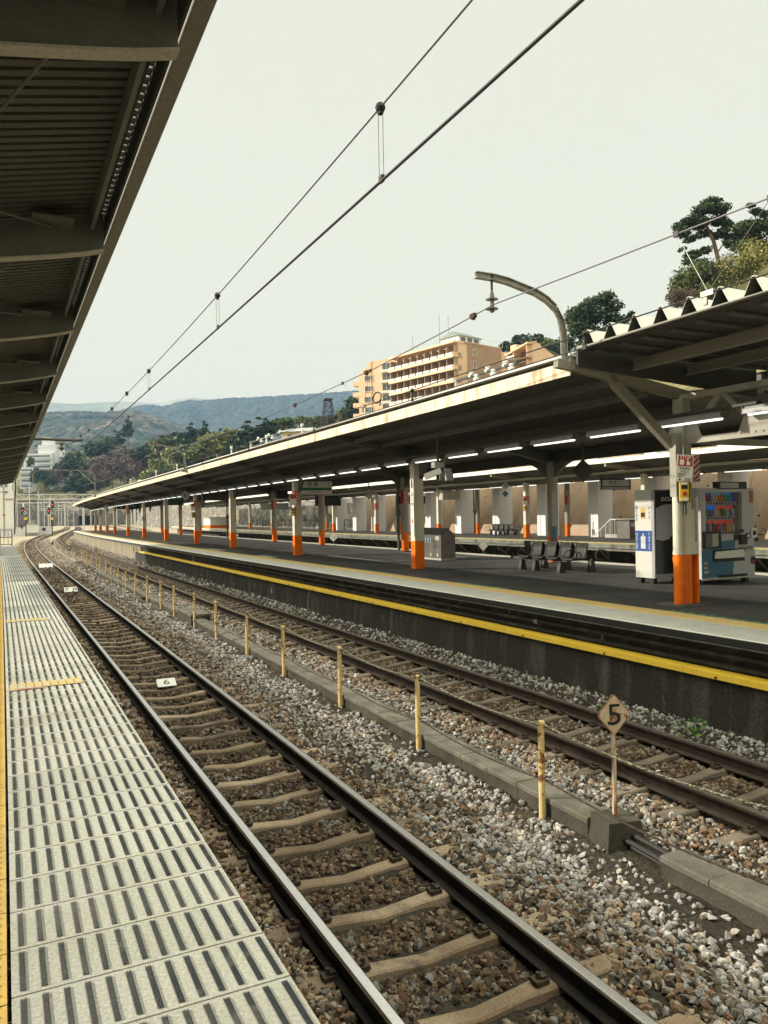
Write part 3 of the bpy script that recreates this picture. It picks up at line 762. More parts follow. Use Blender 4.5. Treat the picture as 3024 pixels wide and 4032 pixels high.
# weeds against the wall
K['weed'] = mat('weed_leaf', (.09, .2, .04), .7, col2=(.14, .28, .06), scale=30)
for s, n0, sz, lb in ((20.6, 4.62, 1., 'small green weed by the wall foot nearest the canopy bins'), (8.75, 4.66, 1., 'green weed at the wall foot just left of the 5 sign'), (7.5, 4.68, 1.2, 'green weed at the wall foot right of the 5 sign')):
    b = MB(); p = Vector(W(s, n0, bedz(n0)))
    for k in range(70):
        a = rnd.uniform(0, 6.28); r_ = abs(rnd.gauss(0, .13))*sz; h = rnd.uniform(.02, .16)*sz*(1-r_/.5)
        c = p+Vector((r_*math.cos(a)*1.6, r_*math.sin(a), h)); u_ = Vector((rnd.gauss(0, 1), rnd.gauss(0, 1), rnd.gauss(0, .6))).normalized()*.028*sz; v_ = Vector((rnd.gauss(0, 1), rnd.gauss(0, 1), rnd.gauss(0, 1))).normalized()*.018*sz
        b.add([c-u_, c+v_, c+u_, c-v_], [(0, 1, 2, 3)])
    tag(b.build('weed', K['weed'], fix=False), lb, 'weed', 'weeds in the ballast')
# ------------------------------------------------------------------ island platform (n 4.85 .. 12.8)
E2, B2, S2E = 4.85, 12.8, 112.
def zt2(n): return 0
b = MB()
b.sweep([(E2+.9, -.004), (B2-.55, -.004), (B2-.55, -.3), (E2+.9, -.3)], -40, S2E, 1.2)
tag(b.build('island_platform', K['asphalt']), kind='structure')
b = MB(); s = -3.
while s < S2E-1:
    b.sweep([(E2, 0), (E2+.82, 0), (E2+.82, -.05), (E2, -.05)], s+.004, s+.996, 1.); s += 1.
o = b.build('edge_paving', K['pave2']); tag(o, kind='structure')
b = MB()
for k in range(11): b.sweep([(E2+.09+k*.066, .0008), (E2+.103+k*.066, .0008), (E2+.103+k*.066, .004), (E2+.09+k*.066, .004)], -3, 45, 1.2, caps=False)
tag(b.build('paving_grooves', mat('groove', (.3, .3, .28), .8)), kind='structure')
b = MB(); b.sweep([(E2+.824, .0), (E2+1.24, .0), (E2+1.24, -.06), (E2+.824, -.06)], -3, S2E-8, 1.)
tag(b.build('yellow_edge_strip', K['yellow2']), kind='structure')
b = MB(); b.sweep([(B2-.54, .002), (B2, .002), (B2, -.2), (B2-.54, -.2)], -3, S2E-8, 1.)
tag(b.build('back_edge_strip', mat('back_edge_strip', (.66, .63, .54), .8, fine=.2, fscale=20)), kind='structure')  # strip along the back edge, coloured paler than the asphalt
# front wall of the island: edge rubber, recess with ledges, low blackened wall
b = MB(); b.sweep([(E2-.012, -.006), (E2+.0, -.001), (E2+.03, -.002), (E2+.03, -.085), (E2-.012, -.085)], -3, S2E, 1., m=0)
b.sweep([(E2+.005, -.087), (E2+.06, -.087), (E2+.06, -.105), (E2+.005, -.105)], -3, S2E, 1., m=1)
tag(b.build('platform_edging', [K['black'], K['galv']]), kind='structure')
r = wroot('platform_wall', W(20, E2+.2, -1.), 'blackened ledged retaining wall below the island platform edge', 'wall')
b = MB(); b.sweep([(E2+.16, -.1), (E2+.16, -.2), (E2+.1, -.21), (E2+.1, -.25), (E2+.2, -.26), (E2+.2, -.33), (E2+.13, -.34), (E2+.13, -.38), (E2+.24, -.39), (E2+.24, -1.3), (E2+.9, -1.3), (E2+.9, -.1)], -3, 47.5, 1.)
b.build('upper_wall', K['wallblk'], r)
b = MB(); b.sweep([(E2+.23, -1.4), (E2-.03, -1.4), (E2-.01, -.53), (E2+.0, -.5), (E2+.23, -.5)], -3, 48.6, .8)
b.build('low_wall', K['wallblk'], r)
text('40', .1, (0, 0, 0), 'n', K['pale'], r, ext=.001).matrix_local = Matrix.Translation(Vector(W(10.75, E2+.098, -.245))-r.location) @ Matrix.Rotation(ang(10.75), 4, 'Z')
r = wroot('platform_wall', W(80, E2+.3, -1.), 'pale stained concrete wall under the far end of the island platform', 'wall')
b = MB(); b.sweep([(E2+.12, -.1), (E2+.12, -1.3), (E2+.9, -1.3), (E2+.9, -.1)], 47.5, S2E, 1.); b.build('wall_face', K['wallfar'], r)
b = MB(); s = -2.9
r = wroot('yellow_duct', W(20, E2, -.45), 'bright yellow steel strip running along the low black wall', 'cable duct')
while s < 46.8:
    e_ = min(s+3.55, 46.8)
    b.sweep([(E2-.065, -.474), (E2-.055, -.474), (E2-.045, -.428), (E2+.12, -.412), (E2+.12, -.4), (E2-.055, -.412)], s+.004, e_-.004, .7); s = e_
b.build('cover', K['yelpaint'], r)
b = MB()
for s in np.arange(5.5, 46, 1.78): b.cyl(W(s, E2-.062, -.452), W(s, E2-.078, -.456), .013, seg=8)
b.build('bolt', K['rust'], r)
b = MB(); b.bar(W(49.2, E2-.03, -.55), W(49.2, E2-.03, -.2), .12, .03); tag(b.build('yellow_plate', K['yelpaint']), 'small upright yellow plate at the far end of the yellow strip', 'plate')
# floor markings on the island
K['green'] = mat('green_marking', (.06, .3, .17), .7, col2=(.3, .4, .32), scale=8, thr=(.5, .6)); K['wmark'] = mat('worn_white_marking', (.45, .45, .42), .8, col2=(.15, .15, .15), scale=5, thr=(.52, .68))
def floor_mark(s0, s1, n0, n1, mt, label, dash=None):
    b = MB(); s = s0
    while s < s1:
        e_ = min(s1, s+(dash or 9)); b.sweep([(n0, .003), (n1, .003), (n1, -.002), (n0, -.002)], s, e_, .5); s = e_+(.05 if dash else 0)
    tag(b.build('floor_mark', mt), label, 'floor marking')
floor_mark(7.6, 9.2, E2+1.28, E2+1.34, K['green'], 'green dashed floor line beside the orange-footed near column', .12)
floor_mark(13.2, 14.9, E2+1.28, E2+1.34, K['green'], 'green dashed floor line in front of the bench', .12)
floor_mark(17.5, 19.6, E2+1.28, E2+1.34, K['green'], 'green dashed floor line in front of the column reading in kana', .12)
floor_mark(27.3, 28.9, E2+1.28, E2+1.6, K['wmark'], 'worn white patch on the asphalt beside the yellow strip')
floor_mark(34.5, 37., E2+1.3, E2+1.7, K['wmark'], 'farther worn white patch on the asphalt beside the yellow strip')
b = MB()
q = [(22.4, 8.2), (26.8, 8.2), (26.8, 11.2), (22.4, 11.2)]
for (a0, n0), (a1, n1) in zip(q, q[1:]+q[:1]): b.bar(W(a0, n0, .002), W(a1, n1, .002), .06, .003)
tag(b.build('floor_mark', K['wmark']), 'white painted rectangle outline on the asphalt left of the bin', 'floor marking')

# ------------------------------------------------------------------ canopy over the island
def zc(s): return -.0016*(s-9.6)
NF = 4.87
SA, SB = 9.75, 110.
rt = wroot('platform_canopy', W(40, 9, 3.3), 'long low canopy with rusty cream fascia over the island platform', 'canopy')
b = MB(); b.sweep([(NF, 3.35), (NF+.02, 3.35), (NF+.02, 3.55), (NF, 3.55)], SA, SB, 1., zf=zc); b.build('fascia', K['cream'], rt)
UP = [(NF+.02, 3.46), (7.4, 3.13), (9.55, 3.42), (11.7, 3.13), (13.85, 3.46)]
b = MB(); b.sweep(UP+[(n0, z+.02) for n0, z in UP[::-1]], SA, SB, 1., zf=zc); b.build('roof_sheet', K['roofdk'], rt)
b = MB(); b.sweep([(NF+.1, 3.5), (NF+.12, 3.5), (NF+.12, 3.63), (NF+.1, 3.63)], SA, SB, 1., zf=zc); b.build('gutter', K['steeld'], rt)  # set-back gutter; the roof edge's shadow band put into its dark colour
b = MB(); b.sweep([(NF+.0, 3.63), (NF+.5, 3.58), (NF+.5, 3.61), (NF+.0, 3.665)], SA, SB, 1., zf=zc); b.build('roof_edge', K['roofw'], rt)
b = MB(); b.sweep([(13.85, 3.34), (13.87, 3.34), (13.87, 3.6), (13.85, 3.6)], SA, SB, 1., zf=zc); b.build('fascia', K['cream'], rt)
for n0, z0 in ((5.55, 3.28), (6.3, 3.18)):
    b = MB(); b.rect(n0-.03, n0+.03, z0-.05, z0+.05, SA, SB, 1., zf=zc); b.build('purlin', K['steelg'], rt)
for n0 in (7.4, 11.7):
    b = MB(); b.rect(n0-.06, n0+.06, 2.83, 3.12, SA+.2, SB, 1., zf=zc); b.build('girder', K['steeld'], rt)
CSF = [9.79, 18.74, 27.72, 36.3, 43.6, 52.2, 60.9, 69.5, 79.2, 86.8, 95.3, 104., 112.]
for s in CSF[1:-1]:
    b = MB(); dz = zc(s)
    pts = [(NF+.04, 3.36, 3.44), (7.4, 2.78, 3.12), (9.55, 3.28, 3.41), (11.7, 2.78, 3.12), (13.8, 3.36, 3.44)]
    for (n0, a0, c0), (n1, a1, c1) in zip(pts[:-1], pts[1:]):
        V = [W(s+d_, n_, z_+dz) for d_ in (-.04, .04) for n_, z_ in ((n0, a0), (n1, a1), (n1, c1), (n0, c0))]
        b.add(V, [(3,2,1,0),(4,5,6,7),(0,1,5,4),(1,2,6,5),(2,3,7,6),(3,0,4,7)])
    r_ = b.build('cross_beam', K['steelg'], rt)
    for n0 in (7.4, 11.7):                                       # curved haunches along the girders
        for sg_ in (-1, 1):
            b = MB()
            P = [(0, 0)]+[(sg_*1.1*(1-math.cos(a)) if 0 else sg_*(1.15-1.05*math.sin(a)), -.5+.5*(1-math.cos(a)) if 0 else -.52*(1-math.cos(a))*0-.52*math.sin(a)*math.sin(a)) for a in np.linspace(0, math.pi/2, 7)]
            V = [W(s+x, n0+d_, 2.86+z+dz) for d_ in (-.05, .05) for x, z in P]; m_ = len(P)
            b.add(V, [tuple(range(m_)), tuple(range(2*m_-1, m_-1, -1))]+[(i, m_+i, m_+(i+1) % m_, (i+1) % m_) for i in range(m_)])
            b.build('haunch', K['steelg'], r_)
b = MB()
for s in np.arange(11, 108, 1.5):
    for n0 in (6.75,): b.tube([W(s, n0, 2.86+zc(s)), W(s, n0, 3.2+zc(s))], .01, 4)
b.build('hanger_rod', K['steeld'], rt)
b = MB(); b.rect(6.7, 6.82, 2.82, 2.86, 8.2, SB-4, 1., zf=zc); b.build('cable_tray', K['steeld'], rt)

# the older folded-plate roof nearer the camera
FS0, FS1 = -40, 9.55
rf = wroot('folded_roof', W(6, 8, 3.7), 'raised zigzag folded-plate roof at the right over the island platform', 'roof')
pit = .43; V = []; us = []
s = FS1; k = 0
prof = []
while s > FS0:
    prof += [(s, 0.), (s-.1, 0.), (s-.2, .185), (s-.235, .185), (s-.335, 0.)]
    s -= pit
prof = [(a, z) for a, z in prof]
nn = [E2-.02, 7.5, 10., 13.8]; zz = [3.7, 3.66, 3.64, 3.7]
b = MB(); m_ = len(prof)
for n0, z0 in zip(nn, zz):
    for a, z in prof: b.v.append(W(a, n0, z0+z))
for n0, z0 in zip(nn, zz):
    for a, z in prof: b.v.append(W(a, n0, z0+z+.008))
tot = m_*len(nn)
for j in range(len(nn)-1):
    for i in range(m_-1):
        for o_ in (0, tot): b.f.append((o_+j*m_+i, o_+j*m_+i+1, o_+(j+1)*m_+i+1, o_+(j+1)*m_+i)); b.m.append(0 if o_ == 0 else 1)
for i in range(m_-1): b.f.append((i, i+1, tot+i+1, tot+i)); b.m.append(1)
b.build('folded_sheet', [K['steelg'], K['roofw']], rf, fix=False)
b = MB(); b.sweep([(E2-.03, 3.672), (E2+.03, 3.672), (E2+.03, 3.695), (E2-.03, 3.695)], FS0, FS1, .8); b.build('edge_trim', K['flange'], rf)
b = MB(); b.sweep([(E2+.05, 3.66), (13.7, 3.6), (13.7, 3.615), (E2+.05, 3.675)], FS0, FS1, .8); b.build('soffit', K['roofdk'], rf)
b = MB()
for i in range(34):
    s = FS1-.17-i*pit; b.rect(E2+.2, 13., 3.625, 3.655, s-.06, s+.06, .2)
b.build('soffit_rib', K['steelg'], rf)
for n0 in (5.9, 6.97, 8.6, 10.5):
    b = MB(); b.ibeam(W(-2, n0, 3.53), W(3.5, n0, 3.53), .09, .15); b.ibeam(W(3.5, n0, 3.53), W(9.9, n0, 3.53), .09, .15); b.build('purlin', K['flange'] if n0 < 7 else K['steelg'], rf)
b = MB(); V = [W(9.58, n_, z_) for n_, z_ in ((E2+.02, 3.45), (8.5, 3.2), (8.5, 3.75), (E2+.02, 3.75))]+[W(9.62, n_, z_) for n_, z_ in ((E2+.02, 3.45), (8.5, 3.2), (8.5, 3.75), (E2+.02, 3.75))]
b.add(V, [(3,2,1,0),(4,5,6,7),(0,1,5,4),(1,2,6,5),(2,3,7,6),(3,0,4,7)]); b.build('end_panel', K['steeld'], rf)
# frame by the near column: sloping beam, raking brace, riveted lattice girder
fr = wroot('canopy_frame', W(9.8, 7, 3), 'riveted grey-green steel frame above the orange-footed column', 'steel frame')
b = MB(); b.bar(W(9.72, E2-.05, 3.5), W(9.72, 7.1, 3.16), .1, .16); b.bar(W(9.72, 7.1, 3.16), W(9.72, 9.5, 3.5), .1, .16); b.bar(W(9.72, 9.5, 3.5), W(9.72, 13.6, 3.1), .1, .16)
b.build('tie_beam', K['flange'], fr)
b = MB(); b.bar(W(9.72, 5.55, 3.36), W(9.72, 6.92, 2.27), .1, .13); b.build('raking_brace', K['flange'], fr)
def lattice(n0, tag_n):
    b = MB(); z0, z1 = 2.46, 3.12
    for dn in (-.05, .05):
        b.bar(W(-1, n0+dn, z0), W(4, n0+dn, z0), .02, .09); b.bar(W(4, n0+dn, z0), W(9.8, n0+dn, z0), .02, .09)
        b.bar(W(-1, n0+dn, z1), W(4, n0+dn, z1), .02, .09); b.bar(W(4, n0+dn, z1), W(9.8, n0+dn, z1), .02, .09)
    b.build(tag_n+'_chord', K['colg'], fr)
    b = MB()
    for k in range(8):
        a = 9.6-k*1.3; b.bar(W(a, n0, z0+.03), W(a-.65, n0, z1), .06, .07); b.bar(W(a-.65, n0, z1), W(a-1.3, n0, z0+.03), .06, .07)
    b.build('diagonal', K['colg'], fr)
    for k in range(8):
        a = 9.6-k*1.3; b = MB()
        V = [W(a+x, n0+d_, z) for d_ in (-.062, -.05) for x, z in ((-.36, z0-.02), (.36, z0-.02), (.24, z0+.26), (-.24, z0+.26))]
        b.add(V, [(3,2,1,0),(4,5,6,7),(0,1,5,4),(1,2,6,5),(2,3,7,6),(3,0,4,7)])
        for i in range(6): b.box(W(a-.3+i*.12, n0-.068, z0+.02), (.022, .022, .022), rz=ang(a))
        b.build('gusset_plate', K['colg'], fr)
lattice(6.95, 'lattice'); lattice(11.6, 'lattice')
b = MB(); b.bar(W(9.8, 6.95, 2.5), W(9.8, 11.6, 2.5), .09, .1); b.build('cross_beam', K['colg'], fr)
b = MB(); b.box(W(8.55, 7.9, 3.33), (.34, .5, .42), rz=ang(8.5)); jb = b.build('junction_box', K['grey']); tag(jb, 'grey junction box under the folded roof', 'box')
b = MB(); b.tube([W(8.9, 7.8, 3.15), W(8.6, 7.7, 3.05), W(8.2, 7.5, 3.08), W(7.8, 7.1, 2.95)], .018, 6); b.tube([W(9.9, 7.0, 2.95), W(9.6, 7.0, 2.6), W(9.75, 7.05, 2.3), W(9.8, 7.08, 1.9)], .02, 6)
tag(b.build('hanging_cable', K['blackg']), 'black cables looping under the folded roof by the junction box', 'cable')

# ------------------------------------------------------------------ lamps under the canopy
lp = root('strip_light', (0, 0, 0), 0)
b = MB(); b.prism([(-.085, .0), (.085, .0), (.075, .06), (.03, .1), (-.03, .1), (-.075, .06)], 'y', -.6, .6); b.build('housing', K['grey'], lp)
b = MB(); b.cyl((0, -.57, -.012), (0, .57, -.006), .02, seg=8); b.build('tube', K['tubeglow'], lp)
for y in (-.612, .612):
    b = MB(); b.box((0, y, .045), (.15, .022, .1)); b.build('end_cap', K['steelg'], lp)
LS = list(np.arange(9.36-1.56, 106, 1.56))
for i, s in enumerate(LS):
    o = lp if i == 0 else copy_tree(lp)
    o.location = W(s, 6.76, 2.71+zc(s)*1.0); o.rotation_euler = (0, 0, ang(s))
    lb = '%s strip light from the right in the row under the island canopy' % ordw(i) if i < 18 else 'strip light in the crowded distant end of the row under the island canopy'
    tag(o, lb, 'light', 'strip lights along the island canopy')

# ------------------------------------------------------------------ columns
def stripes(b, x0, x1, y, z0, z1, m):          # red diagonal bands inside a rectangle on a face y=const
    k = 5; h = (z1-z0)/k
    for i in range(k+1):
        a = z0+(i-.9)*h
        pts = [(x0, a), (x1, a+h*1.1), (x1, a+h*1.1+h*.5), (x0, a+h*.5)]
        pts = [(x, min(max(z, z0), z1)) for x, z in pts]
        if abs(pts[0][1]-pts[3][1])+abs(pts[1][1]-pts[2][1]) < .01: continue
        b.add([(x, y, z) for x, z in pts], [(0, 1, 2, 3)], m)
K['whites'] = mat('stripe_white', (.6, .56, .5), .6)
def stop_sign(parent_kw, loc, rz, label, tilt=0., big=False):
    g = root('stop_button_sign', loc, rz, label, 'sign', 'emergency button signs')
    g.rotation_euler = (0, tilt, rz)
    b = MB(); b.box((0, 0, 0), (.23, .012, .4)); p = b.build('plate', K['white'], g)
    b = MB(); b.box((0, -.008, .11), (.2, .005, .155)); r_ = b.build('red_panel', K['red'], p)
    if big:
        text('STOP', .062, (0, -.0115, .162), 's', K['white'], r_, wx=1.05)
        b = MB(); b.box((-.045, -.0115, .09), (.06, .003, .075)); b.box((.045, -.0115, .075), (.05, .003, .05)); b.box((.035, -.0115, .115), (.016, .003, .05)); b.build('pictogram', K['white'], r_)
        text('非常停止', .04, (0, -.007, -.005), 's', K['ink'], p); text('ボタン', .04, (0, -.007, -.05), 's', K['ink'], p)
        text('Emergency\nTrain Stop\nButton', .026, (-.095, -.007, -.1), 's', K['ink'], p, align='LEFT', line=.85)
        b = MB(); b.box((-.06, -.0075, -.16), (.01, .003, .045)); b.prism([(-.078, -.165), (-.042, -.165), (-.06, -.188)], 'y', -.009, -.0065); b.build('arrow', K['ink'], p)
        b = MB(); b.box((.045, -.0075, -.16), (.095, .003, .05)); b.build('panel', K['pale'], p)
    return g
def button_box(loc, rz, label):
    g = root('button_box', loc, rz, label, 'button box', 'emergency button boxes')
    b = MB(); b.box((0, .03, 0), (.16, .1, .3)); b.build('back_box', K['ink'], g)
    b = MB(); b.box((-.01, -.05, .0), (.125, .07, .28)); f_ = b.build('cover', K['yelpaint'], g)
    b = MB(); b.cyl((-.01, -.086, -.03), (-.01, -.105, -.03), .032, seg=12); b.build('button', K['red'], f_)
    b = MB(); b.box((-.01, -.087, .07), (.085, .004, .06)); b.build('window', K['ink'], f_)
    b = MB(); b.box((-.01, -.087, -.11), (.1, .004, .04)); b.box((-.01, -.0872, .12), (.08, .004, .03)); b.build('label_plate', K['white'], f_)
# near column with downpipes
c0 = root('platform_column', W(9.62, 6.9, 0), ang(9.6), 'near orange-footed column with downpipes, between the vending machines and platform edge', 'column')
def col0(z0, z1, nm, m_):
    b = MB(); b.cyl((-.2, -.06, z0), (-.2, -.06, z1), .075, seg=16); b.cyl((-.2, -.06, z1-.1 if z0 < .3 else z0), (-.2, -.06, z1-.03 if z0 < .3 else z0+.05), .083, seg=16)
    b.box((-.105, -.05, (z0+z1)/2), (.07, .13, z1-z0))
    b.bar((.0, .0, z0), (.0, .0, z1), .02, .3, up=(1, 0, 0)); 
    b.box((-.03, -.11, (z0+z1)/2), (.08, .02, z1-z0)); b.box((.05, .07, (z0+z1)/2), (.2, .03, z1-z0)); b.box((.14, -.02, (z0+z1)/2), (.03, .2, z1-z0))
    return b.build(nm, m_, c0)
col0(.0, .76, 'orange_foot', K['orange']); col0(.76, 1.62, 'lower_shaft', K['colw'])
b = MB(); b.box((-.02, -.04, 1.1), (.16, .2, .68)); b.box((.0, -.05, .85), (.16, .22, .18)); b.build('casing', K['colw'], c0)
b = MB(); b.box((0.0, .02, 2.35), (.16, .2, 1.5)); b.box((-.14, .03, 2.1), (.1, .12, .95)); b.build('shaded_upper_shaft', K['colg'], c0)  # greyer than the sunlit lower shaft: shade put into the colour
b = MB(); b.box((-.02, .0, .01), (.62, .5, .03)); b.build('base_plate', K['curb'], c0)
b = MB(); b.box((.13, -.005, 2.05), (.13, .25, .42), m=0); stripes(b, .066, .195, -.132, 1.84, 2.26, 1); b.build('hazard_band', [K['whites'], K['red']], c0)
b = MB(); b.box((-.16, -.16, 1.85), (.03, .03, 1.)); b.build('sign_bracket', K['steelg'], c0)
stop_sign(None, W(9.4, 6.68, 2.035), ang(9.4)-.62, 'white and red STOP sign strapped to the near orange-footed column', rad(5), True)
button_box(W(9.40, 6.66, 1.69), ang(9.4)-.62, 'yellow emergency button box below the STOP sign on the near column')
# flat-sided columns of the front row
def column(s, n0, label, shape, feat, h=2.86, grp='orange-footed columns of the island platform', foot=.74):
    c = root('platform_column', W(s, n0, 0), ang(s), label, 'column', grp)
    def shaft(z0, z1, nm, m_, e_=0):
        b = MB()
        if shape == 'flat': b.box((0, 0, (z0+z1)/2), (.27+e_, .22+e_, z1-z0))
        else: b.cyl((0, 0, z0), (0, 0, z1), .15+e_/2, seg=18)
        return b.build(nm, m_, c, smooth=False)
    shaft(0, foot, 'orange_foot', K['orange'], .004); shaft(foot, h, 'shaft', K['colw'] if shape == 'flat' else K['colg'])
    b = MB(); b.box((0, 0, .012), (.5, .42, .024)); b.build('base_plate', K['curb'], c)
    if 'h' in feat:
        b = MB(); b.box((0, 0, 2.1), (.285, .235, .5), m=0) if shape == 'flat' else b.cyl((0, 0, 1.85), (0, 0, 2.35), .156, seg=18, m=0)
        if shape == 'flat': stripes(b, -.1425, .1425, -.1185, 1.85, 2.35, 1)
        else: stripes(b, -.12, .12, -.158, 1.85, 2.35, 1)
        b.build('hazard_band', [K['red'], K['whites']], c)
    if 'p' in feat:
        b = MB(); b.cyl((-.23, .1, .0), (-.23, .1, h), .05, seg=10); b.box((-.23, .1, 1.5), (.13, .13, .25)); b.build('downpipe', K['steelg'], c)
    if 'k' in feat:
        b = MB(); b.box((-.146, -.02, 1.62), (.012, .16, 1.5)); p = b.build('name_strip', K['white'], c)
        text('あ\nた\nみ', .125, (-.1535, -.02, 1.82), 'n', K['ink'], p, line=.95)
        b = MB(); b.box((-.153, -.02, 2.22), (.003, .07, .24)); b.build('dark_panel', K['ink'], p)
        b = MB(); b.box((-.153, -.02, 1.25), (.003, .05, .1)); b.build('red_stamp', K['red'], p)
    if 'y' in feat:
        b = MB(); b.box((.05, -.113, 1.55), (.07, .006, .6)); b.build('yellow_strip', K['amber'], c)
    if 'b' in feat:
        b = MB(); b.box((-.1, -.16, 1.45), (.17, .12, .3)); b.build('control_box', K['grey'], c)
    if 'c' in feat:
        b = MB(); b.box((-.13, -.2, 1.35), (.15, .05, 1.3), m=0); b.box((-.13, -.2, .8), (.15, .06, .45), m=1); b.build('casing', [K['grey'], K['teal']], c)
    return c
FL = [('second orange-footed front column, lettered in kana, left of the bin', 'k'), ('third front column, with red hazard band, beside the hanging station sign', 'h'), ('fourth front column, plain with a yellow strip', 'y'), ('fifth front column, red hazard band, right of the hanging 8 sign', 'h'),
      ('sixth front column counted from the vending machines', ''), ('seventh front column, with a grey control box', 'b'), ('eighth front column, red hazard band, below the dark train sign', 'h')]
for i, s in enumerate(CSF[1:-1]):
    lb, ft = FL[i] if i < len(FL) else ('%s front column of the island, small and far away' % ordw(i+1), 'h' if i in (9,) else '')
    column(s, 7.33, lb, 'flat', ft)
for i, s in enumerate([18.7, 27.6, 36.2, 43.4, 52.7, 62., 69.6, 79.]):
    lb = ['round grey rear column standing behind the bench', 'round rear column with hazard band, just left of the kana column', 'round rear column under the station sign', 'round rear column with hazard band left of the station sign',
          'fifth rear column counted from the bench, with a downpipe', 'sixth rear column from the bench', 'seventh rear column from the bench, with hazard band', 'eighth rear column from the bench'][i]
    column(s, 11.7, lb, 'round', ['c', 'hp', '', 'h', 'pb', '', 'h', ''][i])
for s, lb in ((27.45, 'small STOP sign on the front column beside the station name sign'), (43.35, 'small STOP sign on the fifth front column, by the hanging 8 sign')):
    stop_sign(None, W(s, 7.1, 2.03), ang(s)-.3, lb)
for s, lb in ((27.45, 'yellow button box on the third front column'), (43.35, 'yellow button box on the fifth front column')):
    button_box(W(s, 7.1, 1.6), ang(s)-.3, lb)

# ------------------------------------------------------------------ vending machines
m1 = root('vending_machine', W(12.25, 9.46, 0), ang(12.2), 'black-fronted vending machine with a grey oval and white side panel', 'vending machine')
b = MB(); b.box((0, .25, .97), (1.04, .44, 1.72)); b.build('cabinet', K['whitem'], m1)
b = MB()
for x in (-.45, .45):
    for y in (.08, .4): b.box((x, y, .05), (.1, .1, .1))
b.build('foot', K['ink'], m1)
b = MB(); b.box((0, .0, .97), (1.04, .06, 1.72)); fr_ = b.build('front_frame', K['grey'], m1)
b = MB(); b.box((0, -.034, 1.0), (.97, .012, 1.62)); dr = b.build('dark_panel', K['blackg'], m1)
ov = [(-.485, .86), (-.3, .83), (-.15, .86), (-.03, .97), (.05, 1.13), (.12, 1.34), (.17, 1.47), (.15, 1.52), (-.1, 1.54), (-.3, 1.53), (-.485, 1.46)]
b = MB(); b.prism(ov, 'y', -.044, -.041); b.build('grey_oval', mat('pale_grey_print', (.42, .43, .46), .4), dr)
text('acure', .165, (-.13, -.0435, 1.655), 's', K['white'], dr, shear=.2, wx=1.25)
b = MB(); b.box((-.521, .25, .95), (.006, .43, 1.68)); sp = b.build('side_panel', K['whitem'], m1)
b = MB(); b.box((-.526, .25, .83), (.006, .43, .4)); bp = b.build('blue_band', K['blue'], sp)
b = MB(); b.box((-.531, .25, .8), (.004, .12, .24)); b.box((-.531, .25, .95), (.004, .035, .05)); b.build('bottle_print', K['whitem'], bp)
text('シ\nャ\nキ\nッ\nと', .075, (-.531, .09, .83), 'n', K['white'], bp, line=.9); text('冷\nえ\nて\nま\nす', .075, (-.531, .42, .82), 'n', K['white'], bp, line=.9)
text('ア\nイ\nス', .09, (-.526, .09, 1.37), 'n', K['blue'], sp, line=.95); text('あ\nり\nま\nす', .085, (-.526, .42, 1.36), 'n', K['blue'], sp, line=.95)
b = MB(); b.box((-.527, .25, 1.37), (.004, .12, .22)); b.build('ice_print', K['yellow'], sp)
b = MB(); b.box((-.53, .25, 1.34), (.004, .1, .09)); b.build('ice_print_dark', K['ink'], sp)
m2 = root('vending_machine', W(11.58, 10.17, 0), ang(11.6), 'grey drinks vending machine with lit shelves of bottles and teal print', 'vending machine')
b = MB(); b.box((0, .51, .97), (1.46, .58, 1.72)); b.box((-.675, .135, .97), (.11, .17, 1.72)); b.box((.57, .135, .97), (.32, .17, 1.72)); b.box((-.105, .135, 1.79), (.99, .17, .08)); b.box((-.105, .135, .525), (.99, .17, .83)); b.build('cabinet', K['grey'], m2)
b = MB()
for x in (-.62, .62):
    for y in (.12, .7): b.box((x, y, .05), (.1, .1, .1))
b.build('foot', K['ink'], m2)
gy = mat('machine_face_grey', (.44, .45, .46), .45, fine=.05)
# door built around the display window so the shelves sit in a real recess
b = MB(); y0, y1 = -.03, .05
for c_, d_ in (((-.665, 0, .97), (.13, .08, 1.72)), ((.56, 0, .97), (.34, .08, 1.72)), ((-.105, 0, 1.79), (.99, .08, .08)), ((-.105, 0, .525), (.99, .08, .83))):
    b.box((c_[0], .01, c_[2]), d_)
dr = b.build('door', gy, m2)
b = MB(); b.box((-.105, .2, 1.345), (1.0, .02, .83)); b.box((-.61, .12, 1.345), (.02, .16, .83)); b.build('window_back', mat('window_back', (.12, .2, .3), .6, emit=(.2, .3, .4), es=.05), dr)
cols = [(.05, .1, .3), (.35, .04, .03), (.06, .25, .1), (.5, .3, .06), (.4, .4, .38), (.12, .05, .03), (.1, .22, .4), (.45, .12, .04)]
CM = [mat('bottle_%s' % nme, tuple(v*.45+.03 for v in c_), .3, emit=c_, es=.07) for nme, c_ in zip(('blue', 'red', 'green', 'amber', 'white', 'brown', 'azure', 'orange'), cols)]  # no lamp in the cabinet: bottles, back panel and headers glow themselves
rows_ = [(1.52, ['mix']), (1.235, ['bl']), (.955, ['rd'])]
for ri, (z0, _) in enumerate(rows_):
    b = MB(); rr = random.Random(ri+3)
    for k in range(12):
        x = -.545+k*.08; h = rr.choice([.15, .18, .19]); mi_ = rr.randrange(8)
        b.lathe((x, .13, z0+.05), [(.031, 0), (.034, .02), (.034, h*.55), (.014, h*.8), (.014, h*.9)], 8, m=mi_)
    b.build('drink_row', CM, dr)
    b = MB(); b.box((-.105, .06, z0+.02), (.98, .05, .055)); sh = b.build('shelf', K['grey'], dr)
    b = MB()
    for k in range(12): b.cyl((-.545+k*.08, .034, z0+.02), (-.545+k*.08, .026, z0+.02), .021, seg=10)
    b.build('button', K['ink'], sh)
